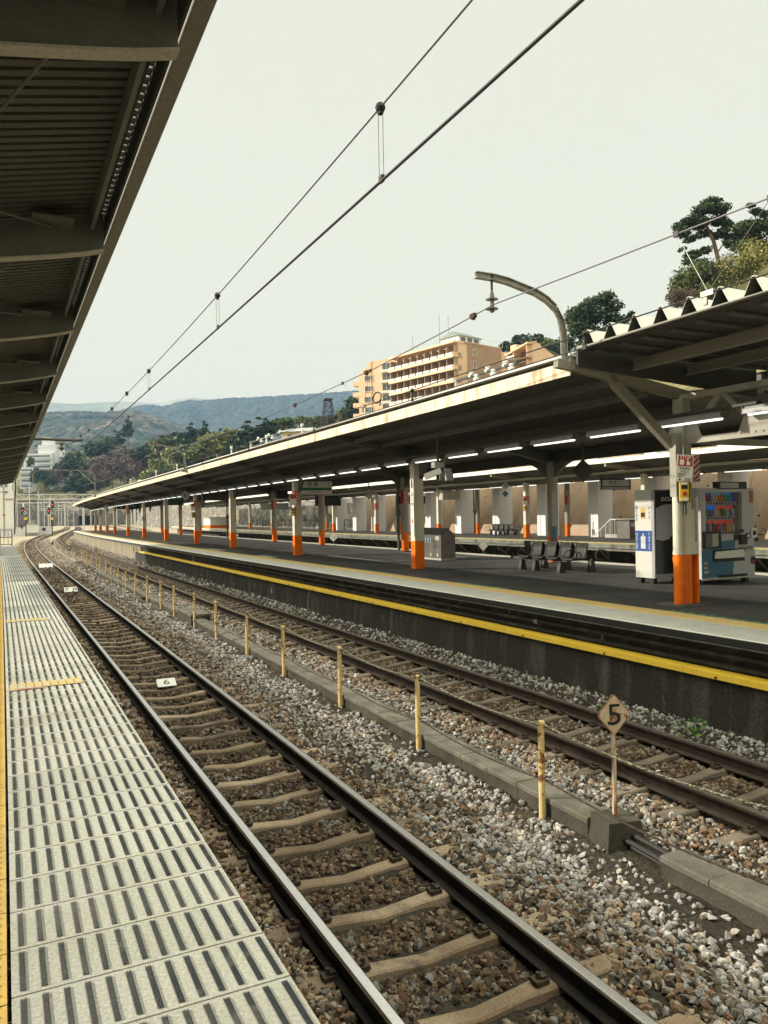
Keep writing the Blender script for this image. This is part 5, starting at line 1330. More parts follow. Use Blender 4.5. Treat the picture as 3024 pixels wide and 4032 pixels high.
def arm_pole(s, label, long=False):
    g = wroot('arm_pole', W(s, NF, 3.4), label, 'overhead arm', 'bent steel arms on the island canopy')
    dz = zc(s)
    P = [(4.78, 3.5), (4.76, 3.95), (4.72, 4.12), (4.62, 4.27), (4.48, 4.37), (4.3, 4.445), (3.82, 4.55), (3.6, 4.572), (3.32, 4.575)]
    if long: P = [(4.78, 3.5), (4.76, 5.1), (4.7, 5.35), (4.5, 5.55), (4.2, 5.62), (3.2, 5.66), (.6, 5.66), (.2, 5.55), (.05, 5.2), (.05, 4.5)]
    b = MB(); pts = [Vector(W(s, a, z+dz)) for a, z in P]
    for p, q in zip(pts[:-1], pts[1:]):
        e = (q-p).normalized()*.012
        b.ibeam(p-e, q+e, .085, .085, .012, up=tuple(Vector((0, 0, 1)) if abs((q-p).normalized().z) < .75 else Vector((-1, 0, 0))))
    b.build('bent_arm', K['galv'], g)
    b = MB(); b.bar(W(s, 4.62, 3.5+dz), W(s, 5.4, 3.42+dz), .1, .12); b.build('foot_beam', K['flange'], g)
    if not long:
        x = 3.57
        b = MB(); b.cyl(W(s, x, 4.4+dz), W(s, x, 4.63+dz), .016, seg=8); b.build('hanger_bolt', K['rust'], g)
        b = MB(); c = W(s, x, 4.13+dz)
        b.lathe(c, [(.014, .27), (.02, .25), (.034, .19), (.036, .165), (.08, .155), (.084, .143), (.03, .14), (.026, .1), (.032, .05), (.034, .035), (.08, .026), (.084, .014), (.035, .01), (.03, -.02), (.014, -.03)], 16); b.build('insulator', K['porc'], g)
    else:
        b = MB(); b.bar(W(s, 3.4, 5.64), W(s, 4.75, 4.4), .08, .06); b.build('stay', K['galv'], g)
        b = MB(); b.lathe(W(s, 2.9, 5.1), [(.02, .5), (.06, .36), (.16, .3), (.06, .26), (.06, .14), (.18, .06), (.06, 0)], 12); b.build('insulator', K['porc'], g)
    return g
arm_pole(9.75, 'large bent steel arm with two-shed insulator at the end of the low canopy')
g = arm_pole(34.4, 'smaller bent steel arm standing on the middle of the island canopy edge')
arm_pole(70., 'distant tall hooped steel arm over the tracks at the canopy end', True)
g = wroot('feeder_insulators', W(19, 5.5, 3.8), 'post with white glass insulators on the canopy roof in front of the apartments', 'insulator rack')
def rack(g, s0, n0, L, h, k):
    b = MB(); b.bar(W(s0, n0, 3.6), W(s0, n0, 3.6+h), .07, .07, up=(1, 0, 0)); b.build('post', K['white'], g)
    b = MB(); b.bar(W(s0, n0, 3.6+h-.03), W(s0-L, n0, 3.6+h-.03), .05, .05); b.build('cross_arm', K['steeld'], g)
    for i in range(k):
        s = s0-L*(.25+.7*i/max(k-1, 1)); d = -.16 if i % 2 else .08
        b = MB(); b.lathe(W(s, n0+d*.3, 3.6+h-.03+d*.5-.02), [(.015, -.06), (.055, -.035), (.065, 0), (.055, .025), (.025, .04), (.05, .06), (.04, .09), (.01, .1)], 10); b.build('insulator', K['porcw'], g)
rack(g, 14.9, 6.2, 2.1, .62, 6)
g = wroot('feeder_insulators', W(33, 5.5, 3.8), 'small rack of white insulators on the far canopy roof', 'insulator rack'); rack(g, 30.2, 6.4, 3.6, .75, 5)
for i, s in enumerate((23.5, 27., 31.5, 42, 48, 58)):
    g = root('roof_post', W(s, 6., 3.45), ang(s), '%s small white capped post on the island canopy roof' % ordw(i), 'post', 'white posts on the canopy roof')
    b = MB(); b.cyl((0, 0, 0), (0, 0, .72), .03, seg=8); b.build('post', K['white'], g); b = MB(); b.cyl((0, 0, .72), (0, 0, .82), .05, seg=8); b.build('cap', K['white'], g)
g = root('roof_box', W(52, 5.9, 3.5), ang(52), 'small white box on the far canopy roof', 'box'); b = MB(); b.box((0, 0, .2), (.5, .8, .4)); b.build('cabinet', K['white'], g)
b = MB()
for dn, z0 in ((6.9, 4.15), (7.3, 4.0), (8.0, 4.1)):
    pts = []
    for i, (a, e_) in enumerate(((30.2, 44), (44, 60), (60, 84))):
        for k in range(9 if i == 2 else 8):
            t_ = k/8; pts.append(W(a+(e_-a)*t_, dn, z0-.35*4*t_*(1-t_)*.5+.15))
    b.tube(pts, .01, 4)
tag(b.build('feeder_wires', K['wiredk']), 'thin feeder wires sagging over the far canopy roof', 'wires')
# ------------------------------------------------------------------ hills
from mathutils import noise as mnoise
def fbm(x, y, o=4):
    v = 0; a = 1
    for i in range(o): v += a*mnoise.noise((x, y, i*7.3)); x *= 2.03; y *= 2.03; a *= .5
    return v
def tint_fn(q, V, ids):
    a = np.array([mnoise.noise((p[0]*.006, p[1]*.006, 3.1)) for p in V.reshape(-1, 3)]).reshape(V.shape[:2])
    w = np.clip(ids+a*.9-.12, 0, .999)
    pal = np.array(HPAL[0]); return pal[(w*len(pal)).astype(int)]*(.8+.4*((ids*37.7) % 1))[..., None]
HPAL = [None]
def ridge(name, mt, Z0, Z1, Zb, sky, nx, ny, base, amp, fq, bump=0, bumpr=5., seed=0):
    """heightfield fan; 'sky' gives the skyline (photo column, row) reached at distance Z1"""
    xs = [p[0] for p in sky]; U = np.linspace(xs[0], xs[-1], nx); hs = np.interp(U, xs, [p[1] for p in sky])
    V = np.zeros((ny, nx, 3)); 
    zs = np.concatenate([np.linspace(Z0, Z1, ny-ny//5), np.linspace(Z1, Zb, ny//5+1)[1:]])
    for j, Z in enumerate(zs):
        t_ = (Z-Z0)/(Z1-Z0)
        for i in range(nx):
            p = PD(U[i], hs[i], Z1); H = p.z
            if t_ <= 1: h = base+(H-base)*(t_**.8)
            else: h = H*(1-.5*(t_-1)**2*((Z1-Z0)/(Zb-Z1))**2)
            X = p.x/Z1*Z
            h += amp*fbm(X*fq, Z*fq+seed)*min(1, t_*1.5)*(1 if t_ < .9 else .35)
            V[j, i] = (X, Z, h)
    T = None
    if bump:
        q = V[..., :2]/bumpr; c = np.floor(q); best = np.full(q.shape[:2], 9.); ids = np.zeros(q.shape[:2])
        for dx in (-1, 0, 1):
            for dy in (-1, 0, 1):
                cc = c+[dx, dy]; hsh = np.sin(cc[..., 0]*127.1+cc[..., 1]*311.7+seed)*43758.5; hx = hsh-np.floor(hsh); hsh = np.sin(cc[..., 0]*269.5+cc[..., 1]*183.3+seed)*43758.5; hy = hsh-np.floor(hsh)
                d = np.hypot(q[..., 0]-cc[..., 0]-hx, q[..., 1]-cc[..., 1]-hy); ids = np.where(d < best, np.abs(np.sin(cc[..., 0]*91.7+cc[..., 1]*47.3)*9731.3) % 1, ids); best = np.minimum(best, d)
        V[..., 2] += bump*np.sqrt(np.clip(1-best**2, 0, 1))
        T = tint_fn(np.floor(q*1.0), V, ids)
    I = np.arange(nx*ny).reshape(ny, nx)
    F = np.stack([I[:-1, :-1], I[:-1, 1:], I[1:, 1:], I[1:, :-1]], -1).reshape(-1, 4)
    tag(link(name, np_mesh(name, V.reshape(-1, 3), F, mt, None if T is None else T.reshape(-1, 3))), kind='structure')
K['hillA'] = mat('wooded_hill', (1, 1, 1), .95, tint=True, fine=.35, fscale=.3)
K['hillB'] = mat('dark_forest_mountain', (1, 1, 1), .95, tint=True, fine=.3, fscale=.1)
K['hillC'] = mat('haze_pale_grass_ridge', (.34, .33, .24), .95, col2=(.22, .23, .15), scale=.004, fine=.2, fscale=.02)  # pale grass; part of the ridge's haze is put into its colour
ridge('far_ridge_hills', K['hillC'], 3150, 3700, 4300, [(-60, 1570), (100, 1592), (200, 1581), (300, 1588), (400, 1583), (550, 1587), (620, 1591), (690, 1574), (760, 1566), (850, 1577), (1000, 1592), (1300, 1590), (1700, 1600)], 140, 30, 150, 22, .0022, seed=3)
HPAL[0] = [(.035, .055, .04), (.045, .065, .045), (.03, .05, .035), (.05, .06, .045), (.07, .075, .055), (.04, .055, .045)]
ridge('mountain_hills', K['hillB'], 1750, 2600, 3050, [(250, 1700), (400, 1650), (500, 1617), (540, 1607), (580, 1600), (640, 1608), (690, 1594), (740, 1585), (790, 1591), (840, 1584), (1000, 1580), (1100, 1577), (1200, 1568), (1300, 1561), (1400, 1556), (1600, 1556), (1900, 1575)], 300, 110, 40, 26, .0025, bump=12, bumpr=15, seed=11)
HPAL[0] = [(.022, .038, .024), (.033, .052, .03), (.05, .065, .04), (.04, .056, .038), (.075, .066, .06), (.09, .08, .07), (.15, .125, .095)]
ridge('near_wooded_hills', K['hillA'], 900, 1500, 1800, [(60, 1660), (150, 1642), (300, 1636), (430, 1640), (530, 1632), (620, 1655), (700, 1690), (800, 1715), (950, 1730), (1100, 1735)], 340, 230, 22, 15, .006, bump=10, bumpr=11., seed=5)

# near slope beside the station: profile across the line, changing along it
K['slope'] = mat('grassy_slope', (.085, .085, .035), .95, col2=(.2, .165, .08), scale=.12, fine=.45, fscale=1.2, bump=.5, bscale=.8)
PR = {10: [(31.2, 6.2), (45, 14), (60, 24), (90, 38), (150, 52)], 60: [(31.2, 6.2), (45, 10), (58, 16), (70, 24.), (78, 31), (95, 41), (150, 56)],
      115: [(31.2, 6.4), (45, 8), (58, 10), (70, 12), (90, 17), (150, 28)], 210: [(31.2, 7.5), (50, 11), (86, 19), (120, 27), (180, 34)],
      330: [(31.2, 8), (50, 13), (80, 22), (120, 28), (180, 36)], 420: [(31.2, 9), (50, 14), (80, 22), (120, 30), (180, 38)]}
sk = sorted(PR); nn = np.linspace(31.2, 150, 46); ss_ = np.linspace(10, 420, 110)
V = []
for s in ss_:
    k = min(max(bisect.bisect_right(sk, s)-1, 0), len(sk)-2); t_ = (s-sk[k])/(sk[k+1]-sk[k])
    za = np.interp(nn, *zip(*PR[sk[k]])); zb = np.interp(nn, *zip(*PR[sk[k+1]])); z = za*(1-t_)+zb*t_
    p = Wv(np.full(len(nn), s), nn, z); p[:, 2] += np.array([.7*fbm(q[0]*.08, q[1]*.08, 3) for q in p]); V.append(p)
def slope_z(X, Y):
    s, n = inv(X, Y); s = min(max(s, 10), 419.)
    k = min(max(bisect.bisect_right(sk, s)-1, 0), len(sk)-2); t_ = (s-sk[k])/(sk[k+1]-sk[k])
    return float(np.interp(n, *zip(*PR[sk[k]]))*(1-t_)+np.interp(n, *zip(*PR[sk[k+1]]))*t_)
V = np.array(V); ny, nx = V.shape[:2]; I = np.arange(nx*ny).reshape(ny, nx)
F = np.stack([I[:-1, :-1], I[:-1, 1:], I[1:, 1:], I[1:, :-1]], -1).reshape(-1, 4)
tag(link('hillside', np_mesh('hillside', V.reshape(-1, 3), F, K['slope'])), kind='structure')
# slope above the tunnels
X = np.linspace(-330, -20, 90); Yv = np.linspace(431, 760, 60)
V = np.zeros((60, 90, 3))
for j, y in enumerate(Yv):
    for i, x in enumerate(X):
        t_ = (y-431)/330; h = 13+np.interp(t_, [0, .1, .3, 1], [0, 9, 24, 52])+1.2*fbm(x*.03, y*.03)
        V[j, i] = (x, y, h)
I = np.arange(60*90).reshape(60, 90); F = np.stack([I[:-1, :-1], I[:-1, 1:], I[1:, 1:], I[1:, :-1]], -1).reshape(-1, 4)
tag(link('tunnel_hillside', np_mesh('tunnel_hillside', V.reshape(-1, 3), F, mat('dry_grass_slope', (.2, .17, .09), .95, col2=(.085, .1, .04), scale=.07, fine=.45, fscale=.5, bump=1., bscale=.4))), kind='structure')

# ------------------------------------------------------------------ tunnel wall
g = wroot('tunnel_wall', (-175, 425, 0), 'grey stone portal wall with three dark tunnel mouths at the end of the tracks', 'wall')
def tunnel_x(px): return PD(px, 2060, 424).x
TN = [tunnel_x(193), tunnel_x(317), tunnel_x(341), tunnel_x(372)]
b = MB(); xs_ = [-330]
for x in TN: xs_ += [x-1.55, x+1.55]
xs_.append(-118)
for a, c in zip(xs_[0::2], xs_[1::2]): b.box(((a+c)/2, 427, 5.6), (c-a, 4, 14.4))
for x in TN: b.box((x, 427, 8.3), (3.1, 4, 9.0))
b.build('stone_face', K['stonew'], g)
for x in TN:
    b = MB(); b.box((x, 432, 1.3), (3.1, 7, 6.0)); b.build('tunnel_mouth', mat('tunnel_dark', (.006, .006, .006), 1.), g)  # solid black block stands for the shade inside the tunnel
    b = MB(); b.box((x, 424.9, 4.1), (4., .3, .5)); b.box((x-1.75, 424.9, 1.2), (.4, .3, 5.4)); b.box((x+1.75, 424.9, 1.2), (.4, .3, 5.4)); b.build('portal_frame', K['stonew'], g)

# ------------------------------------------------------------------ foliage
def leafmat(nme, a, c, d=None):
    m = mat(nme, a, .75, tint=True, spec=.15); m.node_tree.nodes['Principled BSDF'].inputs['Roughness'].default_value = .7; return m
LEAF = leafmat('leaf', (.06, .09, .03), None)
K['bark'] = mat('bark', (.12, .085, .06), .95, col2=(.2, .15, .11), scale=6, bump=.01)
def clump_mesh(name, blobs, cnt, size, cols, seed, flat=.6, droop=0.):
    """leaf-sized faces spread through ellipsoid clumps: blobs = (x,y,z,rx,ry,rz)"""
    r = np.random.RandomState(seed); vol = np.array([q[3]*q[4]*q[5] for q in blobs])**.67; ks = np.maximum(8, (cnt*vol/vol.sum()).astype(int))
    P = []; CI = []
    for q, k in zip(blobs, ks):
        d = r.normal(size=(k, 3)); d /= np.linalg.norm(d, axis=1)[:, None]; rad_ = r.uniform(.35, 1.04, k)**.6
        P.append(np.array(q[:3])+d*rad_[:, None]*np.array(q[3:6])*(1+.16*r.normal(size=(k, 1)))); CI.append(np.full(k, r.rand()))
    P = np.concatenate(P); CI = np.concatenate(CI); k = len(P)
    a = r.normal(size=(k, 3)); a[:, 2] *= flat; a /= np.linalg.norm(a, axis=1)[:, None]
    c = np.cross(a, r.normal(size=(k, 3))); c /= np.linalg.norm(c, axis=1)[:, None]
    sz = size*r.uniform(.6, 1.35, (k, 1)); a = a*sz; c = c*sz*r.uniform(.45, .8, (k, 1))
    V = np.stack([P-a, P-c*.9+a*.1, P+a, P+c], 1).reshape(-1, 3); F = np.arange(k*4).reshape(k, 4)
    cols = np.array(cols); w = np.clip(CI+r.normal(0, .22, k), 0, .999); ci = (w*len(cols)).astype(int)
    T = np.repeat(cols[ci]*r.uniform(.75, 1.25, (k, 1)), 4, 0)
    return np_mesh(name, V, F, LEAF, T)
def blobs_round(seed, R=3., H=4., k=14, z0=1.5):
    r = random.Random(seed); o = []
    for i in range(k):
        a = r.uniform(0, 6.28); e = r.uniform(-.2, 1); rr_ = R*math.sqrt(max(.05, 1-max(e, 0)**2))*r.uniform(.35, .85)
        s_ = R*r.uniform(.3, .5); o.append((rr_*math.cos(a), rr_*math.sin(a), z0+H*.42+e*H*.5, s_, s_, s_*.72))
    return o
def blobs_pine(seed, R=2.6, H=9., lay=6):
    r = random.Random(seed); o = []
    for i in range(lay):
        t_ = i/(lay-1); z = H*(.42+.56*t_); w = R*(1-.72*t_)*r.uniform(.75, 1.15)
        for j in range(4 if t_ < .8 else 2):
            a = r.uniform(0, 6.28); d = w*r.uniform(.3, .8); o.append((d*math.cos(a), d*math.sin(a), z+r.uniform(-.3, .3), w*.5, w*.5, w*.22+.15))
    return o
GREENS = {'dark': [(.03, .05, .022), (.05, .08, .034), (.075, .11, .045), (.04, .065, .036)], 'mid': [(.075, .1, .035), (.11, .14, .05), (.15, .18, .065), (.06, .085, .035)],
          'yel': [(.15, .17, .055), (.2, .21, .075), (.11, .135, .045), (.24, .24, .1)], 'bare': [(.16, .115, .1), (.12, .09, .08), (.2, .15, .13), (.1, .08, .07)],
          'gold': [(.27, .25, .085), (.19, .2, .065), (.34, .29, .12), (.14, .165, .055)]}
protos = {}
def trunk_mesh(H, r0, seed, R=2., limbs=5, lean=0.):
    r = random.Random(seed); b = MB()
    pts = [(lean*t_*t_*H, .12*H*.1*math.sin(t_*3+seed), t_*H) for t_ in np.linspace(0, 1, 6)]
    b.tube(pts, [r0*(1-.75*i/5) for i in range(6)], 7)
    for i in range(limbs):
        t_ = r.uniform(.4, .92); a = r.uniform(0, 6.28); p = Vector((lean*t_*t_*H, 0, t_*H)); q = p+Vector((math.cos(a)*R*.7, math.sin(a)*R*.7, H*.12))
        b.tube([p, (p+q)/2+Vector((0, 0, -.1)), q], [r0*.4, r0*.28, r0*.1], 5)
    return b
def proto(key, kind, pal, seed, R, H, cnt, size):
    g = root({'round': 'broadleaf_tree', 'pine': 'pine_tree', 'bare': 'bare_tree'}[kind], (0, 0, -500))
    bl = blobs_pine(seed, R, H) if kind == 'pine' else blobs_round(seed, R, H*.8, 16, H*.14)
    tm = trunk_mesh(H*.8, .05*H*.45, seed, R, 7 if kind == 'bare' else 5).build('trunk', K['bark'], g)
    me = clump_mesh('crown', bl, cnt, size, GREENS[pal], seed, .5 if kind == 'pine' else .9)
    link('crown', me, g); protos[key] = (g, H)
for i in range(2):
    proto('rd%d' % i, 'round', 'dark', 20+i, 3.6, 8, 2600, .42); proto('rm%d' % i, 'round', 'mid', 30+i, 3.8, 8, 2600, .42); proto('ry%d' % i, 'round', 'yel', 40+i, 3.6, 7, 2400, .4)
    proto('pd%d' % i, 'pine', 'dark', 50+i, 3.2, 10, 2200, .4); proto('br%d' % i, 'bare', 'bare', 60+i, 3.6, 8, 2300, .22)
used = set()
def plant(key, base, H, label, wid=1., cat='tree', group=None, rz=None):
    g, h0 = protos[key]; k = H/h0
    if key in used: o = copy_tree(g)
    else: o = g; used.add(key)
    o.location = base; o.rotation_euler = (0, 0, rnd.uniform(0, 6.28) if rz is None else rz); o.scale = (k*wid, k*wid, k)
    return tag(o, label, cat, group)
# trees by the place of their foot and top in view, at a chosen distance
def tree_px(key, x, ytop, ybase, Z, label, wid=1., group=None):
    p = PD(x, ybase, Z); q = PD(x, ytop, Z); return plant(key, p, max(q.z-p.z, 1.), label, wid, 'tree', group)
G1 = 'trees on the slope over the tunnels'
TL = [  # key, x, top, base, Z, wid, label
 ('rd0', 270, 1800, 1925, 450, 1.1, 'dark evergreen tree just right of the white apartment complex'), ('rm0', 325, 1775, 1930, 455, 1.1, 'mid green tree above the middle of the tunnel wall'),
 ('rd1', 385, 1735, 1880, 470, 1.2, 'dark rounded tree high on the slope over the tunnels'), ('rm1', 430, 1722, 1830, 490, 1.25, 'green tree at the upper left rim of the wooded slope'),
 ('pd0', 505, 1640, 1760, 500, .75, 'slim pale-green pine standing up before the bluish hill'), ('pd1', 460, 1700, 1800, 505, 1.1, 'broad pine left of the slim pale-green pine'),
 ('br0', 440, 1775, 1960, 400, 1.05, 'leafless purplish tree, leftmost of the bare group'), ('br1', 500, 1760, 1950, 395, 1.25, 'large leafless purplish tree in the middle of the bare group'),
 ('br0', 565, 1765, 1940, 385, 1.2, 'leafless purplish tree, rightmost of the bare group'), ('rd0', 340, 1850, 1965, 430, 1.2, 'low dark tree over the left end of the tunnel wall'),
 ('rm0', 395, 1840, 1950, 425, 1., 'bright green bushy tree under the bare group'), ('rd1', 290, 1880, 1965, 428, 1.1, 'low dark tree at the brow of the dry grass slope'),
 ('br1', 225, 1845, 1930, 440, 1.0, 'small leafless tree in front of the white complex'), ('rd0', 150, 1840, 1930, 440, .7, 'dark slender tree in front of the white complex'),
 ('rd1', 186, 1850, 1935, 438, .8, 'dark tree in front of the right part of the white complex'), ('rm1', 122, 1800, 1850, 436, .6, 'small green tree before the white complex balconies'),
 ('ry0', 625, 1800, 1930, 330, 1.15, 'yellow-green leafy tree right of the bare group'), ('rd0', 600, 1740, 1860, 380, 1.3, 'dark evergreen behind the bent lamp-like arm'),
 ('rm1', 660, 1720, 1850, 350, 1.3, 'broad green tree on the slope above the bent arm'), ('rd1', 700, 1698, 1830, 360, 1.3, 'dark domed tree on the slope left of the two tall pines'),
 ('pd0', 752, 1668, 1790, 340, 1.15, 'tall dark pine, left of the tall pair on the slope'), ('pd1', 808, 1660, 1780, 335, .95, 'tall dark pine, right of the tall pair on the slope'),
 ('ry1', 720, 1755, 1890, 320, 1.3, 'sunny yellow-green tree below the tall pair of pines'), ('rd0', 770, 1745, 1880, 315, 1.2, 'dark tree below the right pine of the tall pair'),
 ('rm0', 690, 1820, 1920, 300, 1.2, 'green tree low on the slope just above the canopy edge'), ('ry0', 850, 1705, 1850, 300, 1.35, 'wide yellow-green tree with flat layered crown'),
 ('ry1', 905, 1690, 1830, 290, 1.35, 'yellow-green tree right of the flat layered crown'), ('pd0', 975, 1660, 1800, 270, 1.5, 'dark spreading pine left of the cream house'),
 ('pd1', 1035, 1648, 1780, 265, 1.6, 'large dark spreading pine just behind the cream house'), ('rd1', 930, 1750, 1850, 280, 1.2, 'dark tree under the spreading pines by the canopy'),
 ('rm0', 1110, 1645, 1740, 270, 1.5, 'broad green tree behind the cream house roof'), ('ry0', 1190, 1638, 1720, 275, 1.5, 'yellow-green tree between cream house and lattice pylon'),
 ('rm1', 1255, 1640, 1720, 260, 1.1, 'green tree left of the foot of the lattice pylon'), ('rd0', 1330, 1625, 1720, 250, 1.1, 'dark tree right of the lattice pylon'), ('ry1', 1365, 1610, 1700, 245, .9, 'yellowish tree beside the left edge of the apartment block'),
 ('rd1', 1395, 1560, 1680, 240, .9, 'dark tree touching the left wall of the apartment block'),
 ('rd0', 640, 1850, 1950, 310, 1.1, 'dark low tree behind the far canopy roof box'), ('rm1', 585, 1870, 1970, 330, 1.1, 'low green tree over the far canopy end')]
for k, x, a, c, Z, w, lb in TL: tree_px(k, x, a, c, Z, lb, w, G1)
# trees right of and behind the apartments
for k, x, a, c, Z, w, lb in [('rd1', 2070, 1310, 1420, 225, 1.2, 'dark tree peeping over the roof of the right apartment wing'), ('rd0', 2125, 1315, 1420, 220, 1.3, 'dark tree behind the green roof of the right apartment wing'),
   ('rm0', 2170, 1330, 1440, 215, 1.3, 'green tree just left of the bent steel arm'), ('rd1', 1990, 1340, 1400, 230, .9, 'small dark tree between the two apartment blocks')]: tree_px(k, x, a, c, Z, lb, w, 'trees behind the apartments')
# the dense round pine right of the arm
g = root('pine_tree', PD(2345, 1440, 105), 0, 'dense dark rounded pine directly right of the bent steel arm', 'tree')
pm = 105/FOC
bl = []
rr = random.Random(8)
for (x, y, r_) in [(2310, 1200, 42), (2370, 1185, 45), (2420, 1215, 40), (2270, 1250, 45), (2345, 1245, 60), (2420, 1270, 50), (2450, 1310, 45), (2260, 1300, 50), (2330, 1310, 60), (2400, 1330, 55), (2480, 1250, 22), (2235, 1340, 40), (2300, 1380, 60), (2390, 1390, 60)]:
    for q in range(2): bl.append(((x-2345+rr.uniform(-14, 14))*pm, rr.uniform(-1.8, 1.8), (1440-y+rr.uniform(-10, 10))*pm, r_*pm*.75, r_*pm*.9, r_*pm*.55))
link('crown', clump_mesh('crown', bl, 14000, .2, GREENS['dark'], 77, .8), g)
trunk_mesh(5.2, .22, 4, 2.2, 8).build('trunk', K['bark'], g)
# big leaning pine on the slope
zt = 100.; pm = zt/FOC; bx, by = 2830, 1060
g = root('pine_tree', PD(bx, by, zt), 0, 'tall leaning pine with airy layered crown on the slope at upper right', 'tree')
bl = []
for (x, y, rx, ry) in [(2805, 800, 48, 26), (2770, 830, 50, 24), (2840, 830, 40, 24), (2740, 860, 45, 20), (2700, 880, 36, 22), (2668, 905, 24, 20), (2690, 920, 34, 18), (2760, 880, 40, 22), (2830, 870, 40, 22), (2850, 815, 22, 14), (2790, 910, 36, 16), (2720, 945, 30, 14), (2680, 980, 14, 9), (2740, 990, 38, 20), (2790, 975, 30, 18), (2720, 1020, 28, 18), (2760, 1030, 30, 18), (2740, 1055, 22, 12), (2840, 920, 34, 20), (2860, 890, 30, 18), (2875, 940, 34, 20), (2715, 1000, 20, 10)]:
    for q in range(2): bl.append(((x-bx+rr.uniform(-8, 8))*pm, rr.uniform(-1.2, 1.2), (by-y+rr.uniform(-4, 4))*pm, rx*pm*.8, rx*pm*.8, ry*pm*.7))
link('crown', clump_mesh('crown', bl, 13000, .17, GREENS['dark']+[(.07, .095, .035)], 78, .6), g)
b = MB()
def tp(x, y, d=0.): return ((x-bx)*pm, d, (by-y)*pm)
b.tube([tp(2832, 1060), tp(2826, 1010), tp(2812, 950), tp(2790, 900), tp(2772, 870), tp(2770, 840)], [.3, .27, .24, .2, .15, .08], 8)
for a in (([tp(2815, 960), tp(2780, 985), tp(2740, 1010)]), ([tp(2790, 900), tp(2750, 905), tp(2700, 900)]), ([tp(2780, 880), tp(2810, 850), tp(2830, 820)]), ([tp(2822, 1000), tp(2850, 960), tp(2868, 930)]), ([tp(2772, 870), tp(2730, 860), tp(2690, 880)])):
    b.tube(a, [.1, .07, .03], 6)
b.build('trunk', K['bark'], g)
g = root('pine_tree', PD(2960, 1050, 98), 0, 'dark spreading pine cut off by the right edge of the picture', 'tree'); pm = 98/FOC
bl = [((x-2960)*pm, rr.uniform(-1.5, 1.5), (1050-y)*pm, rx*pm*.85, rx*pm*.85, ry*pm*.8) for (x, y, rx, ry) in [(2910, 900, 36, 22), (2950, 880, 40, 24), (2990, 880, 40, 26), (3030, 870, 40, 30), (2930, 930, 50, 26), (2980, 930, 50, 28), (3040, 920, 50, 28), (2955, 960, 40, 24), (3010, 960, 50, 24), (2940, 825, 22, 9), (2975, 830, 26, 10), (3010, 825, 26, 14), (3040, 830, 30, 16), (2890, 945, 26, 20), (2900, 985, 40, 22), (2960, 1000, 46, 24), (3020, 1000, 46, 26), (2930, 905, 36, 20), (2970, 905, 36, 22), (3015, 900, 36, 22)]]
link('crown', clump_mesh('crown', bl, 9000, .19, GREENS['dark']+GREENS['mid'], 79, .6), g); trunk_mesh(5.5, .25, 9, 2.4, 7).build('trunk', K['bark'], g)
# bushes on the slope at right
bushes = [(2700, 1130, 55, 'mid', 'grey-green bush at the left tip of the slope at upper right'), (2760, 1110, 70, 'mid', 'green bush under the leaning pine'), (2830, 1060, 45, 'bare', 'brown bare bush at the foot of the leaning pine'), (2850, 1120, 80, 'gold', 'golden bush in the middle of the upper right slope'),
          (2930, 1090, 80, 'gold', 'tall golden bush left of the right picture edge'), (3000, 1060, 85, 'gold', 'golden bamboo-like bush at the right picture edge'), (2960, 1150, 80, 'mid', 'green bush low on the slope at right edge'), (2890, 1180, 70, 'yel', 'yellow-green bush just above the zigzag roof'),
          (2800, 1180, 60, 'mid', 'dark green bush above the middle zigzags'), (2730, 1190, 50, 'bare', 'brown twiggy bush above the zigzags at the slope foot'), (3030, 1130, 90, 'gold', 'lowest golden bush at the right picture edge'), (2670, 1180, 30, 'bare', 'thin twiggy bush at the extreme left of the slope')]
for i, (x, y, r_, pal, lb) in enumerate(bushes):
    Z = 92-i*.3; r_ *= 1.3; pm = Z/FOC; p = PD(x, y+r_*.9, Z); g = root('bush', p, 0, lb, 'bush', 'bushes on the right slope')
    bl = [(rr.uniform(-.7, .7)*r_*pm, rr.uniform(-.6, .6)*r_*pm, (r_*.9+rr.uniform(-.6, .6)*r_)*pm, r_*pm*.5, r_*pm*.5, r_*pm*.45) for q in range(9)]
    link('crown', clump_mesh('crown', bl, 3800, .15 if pal != 'bare' else .09, GREENS[pal], 100+i, .9), g)
    b = MB(); b.tube([(0, 0, -1.5), (0, 0, .3), (.1, 0, r_*pm)], [.12, .09, .03], 6); b.build('trunk', K['bark'], g)
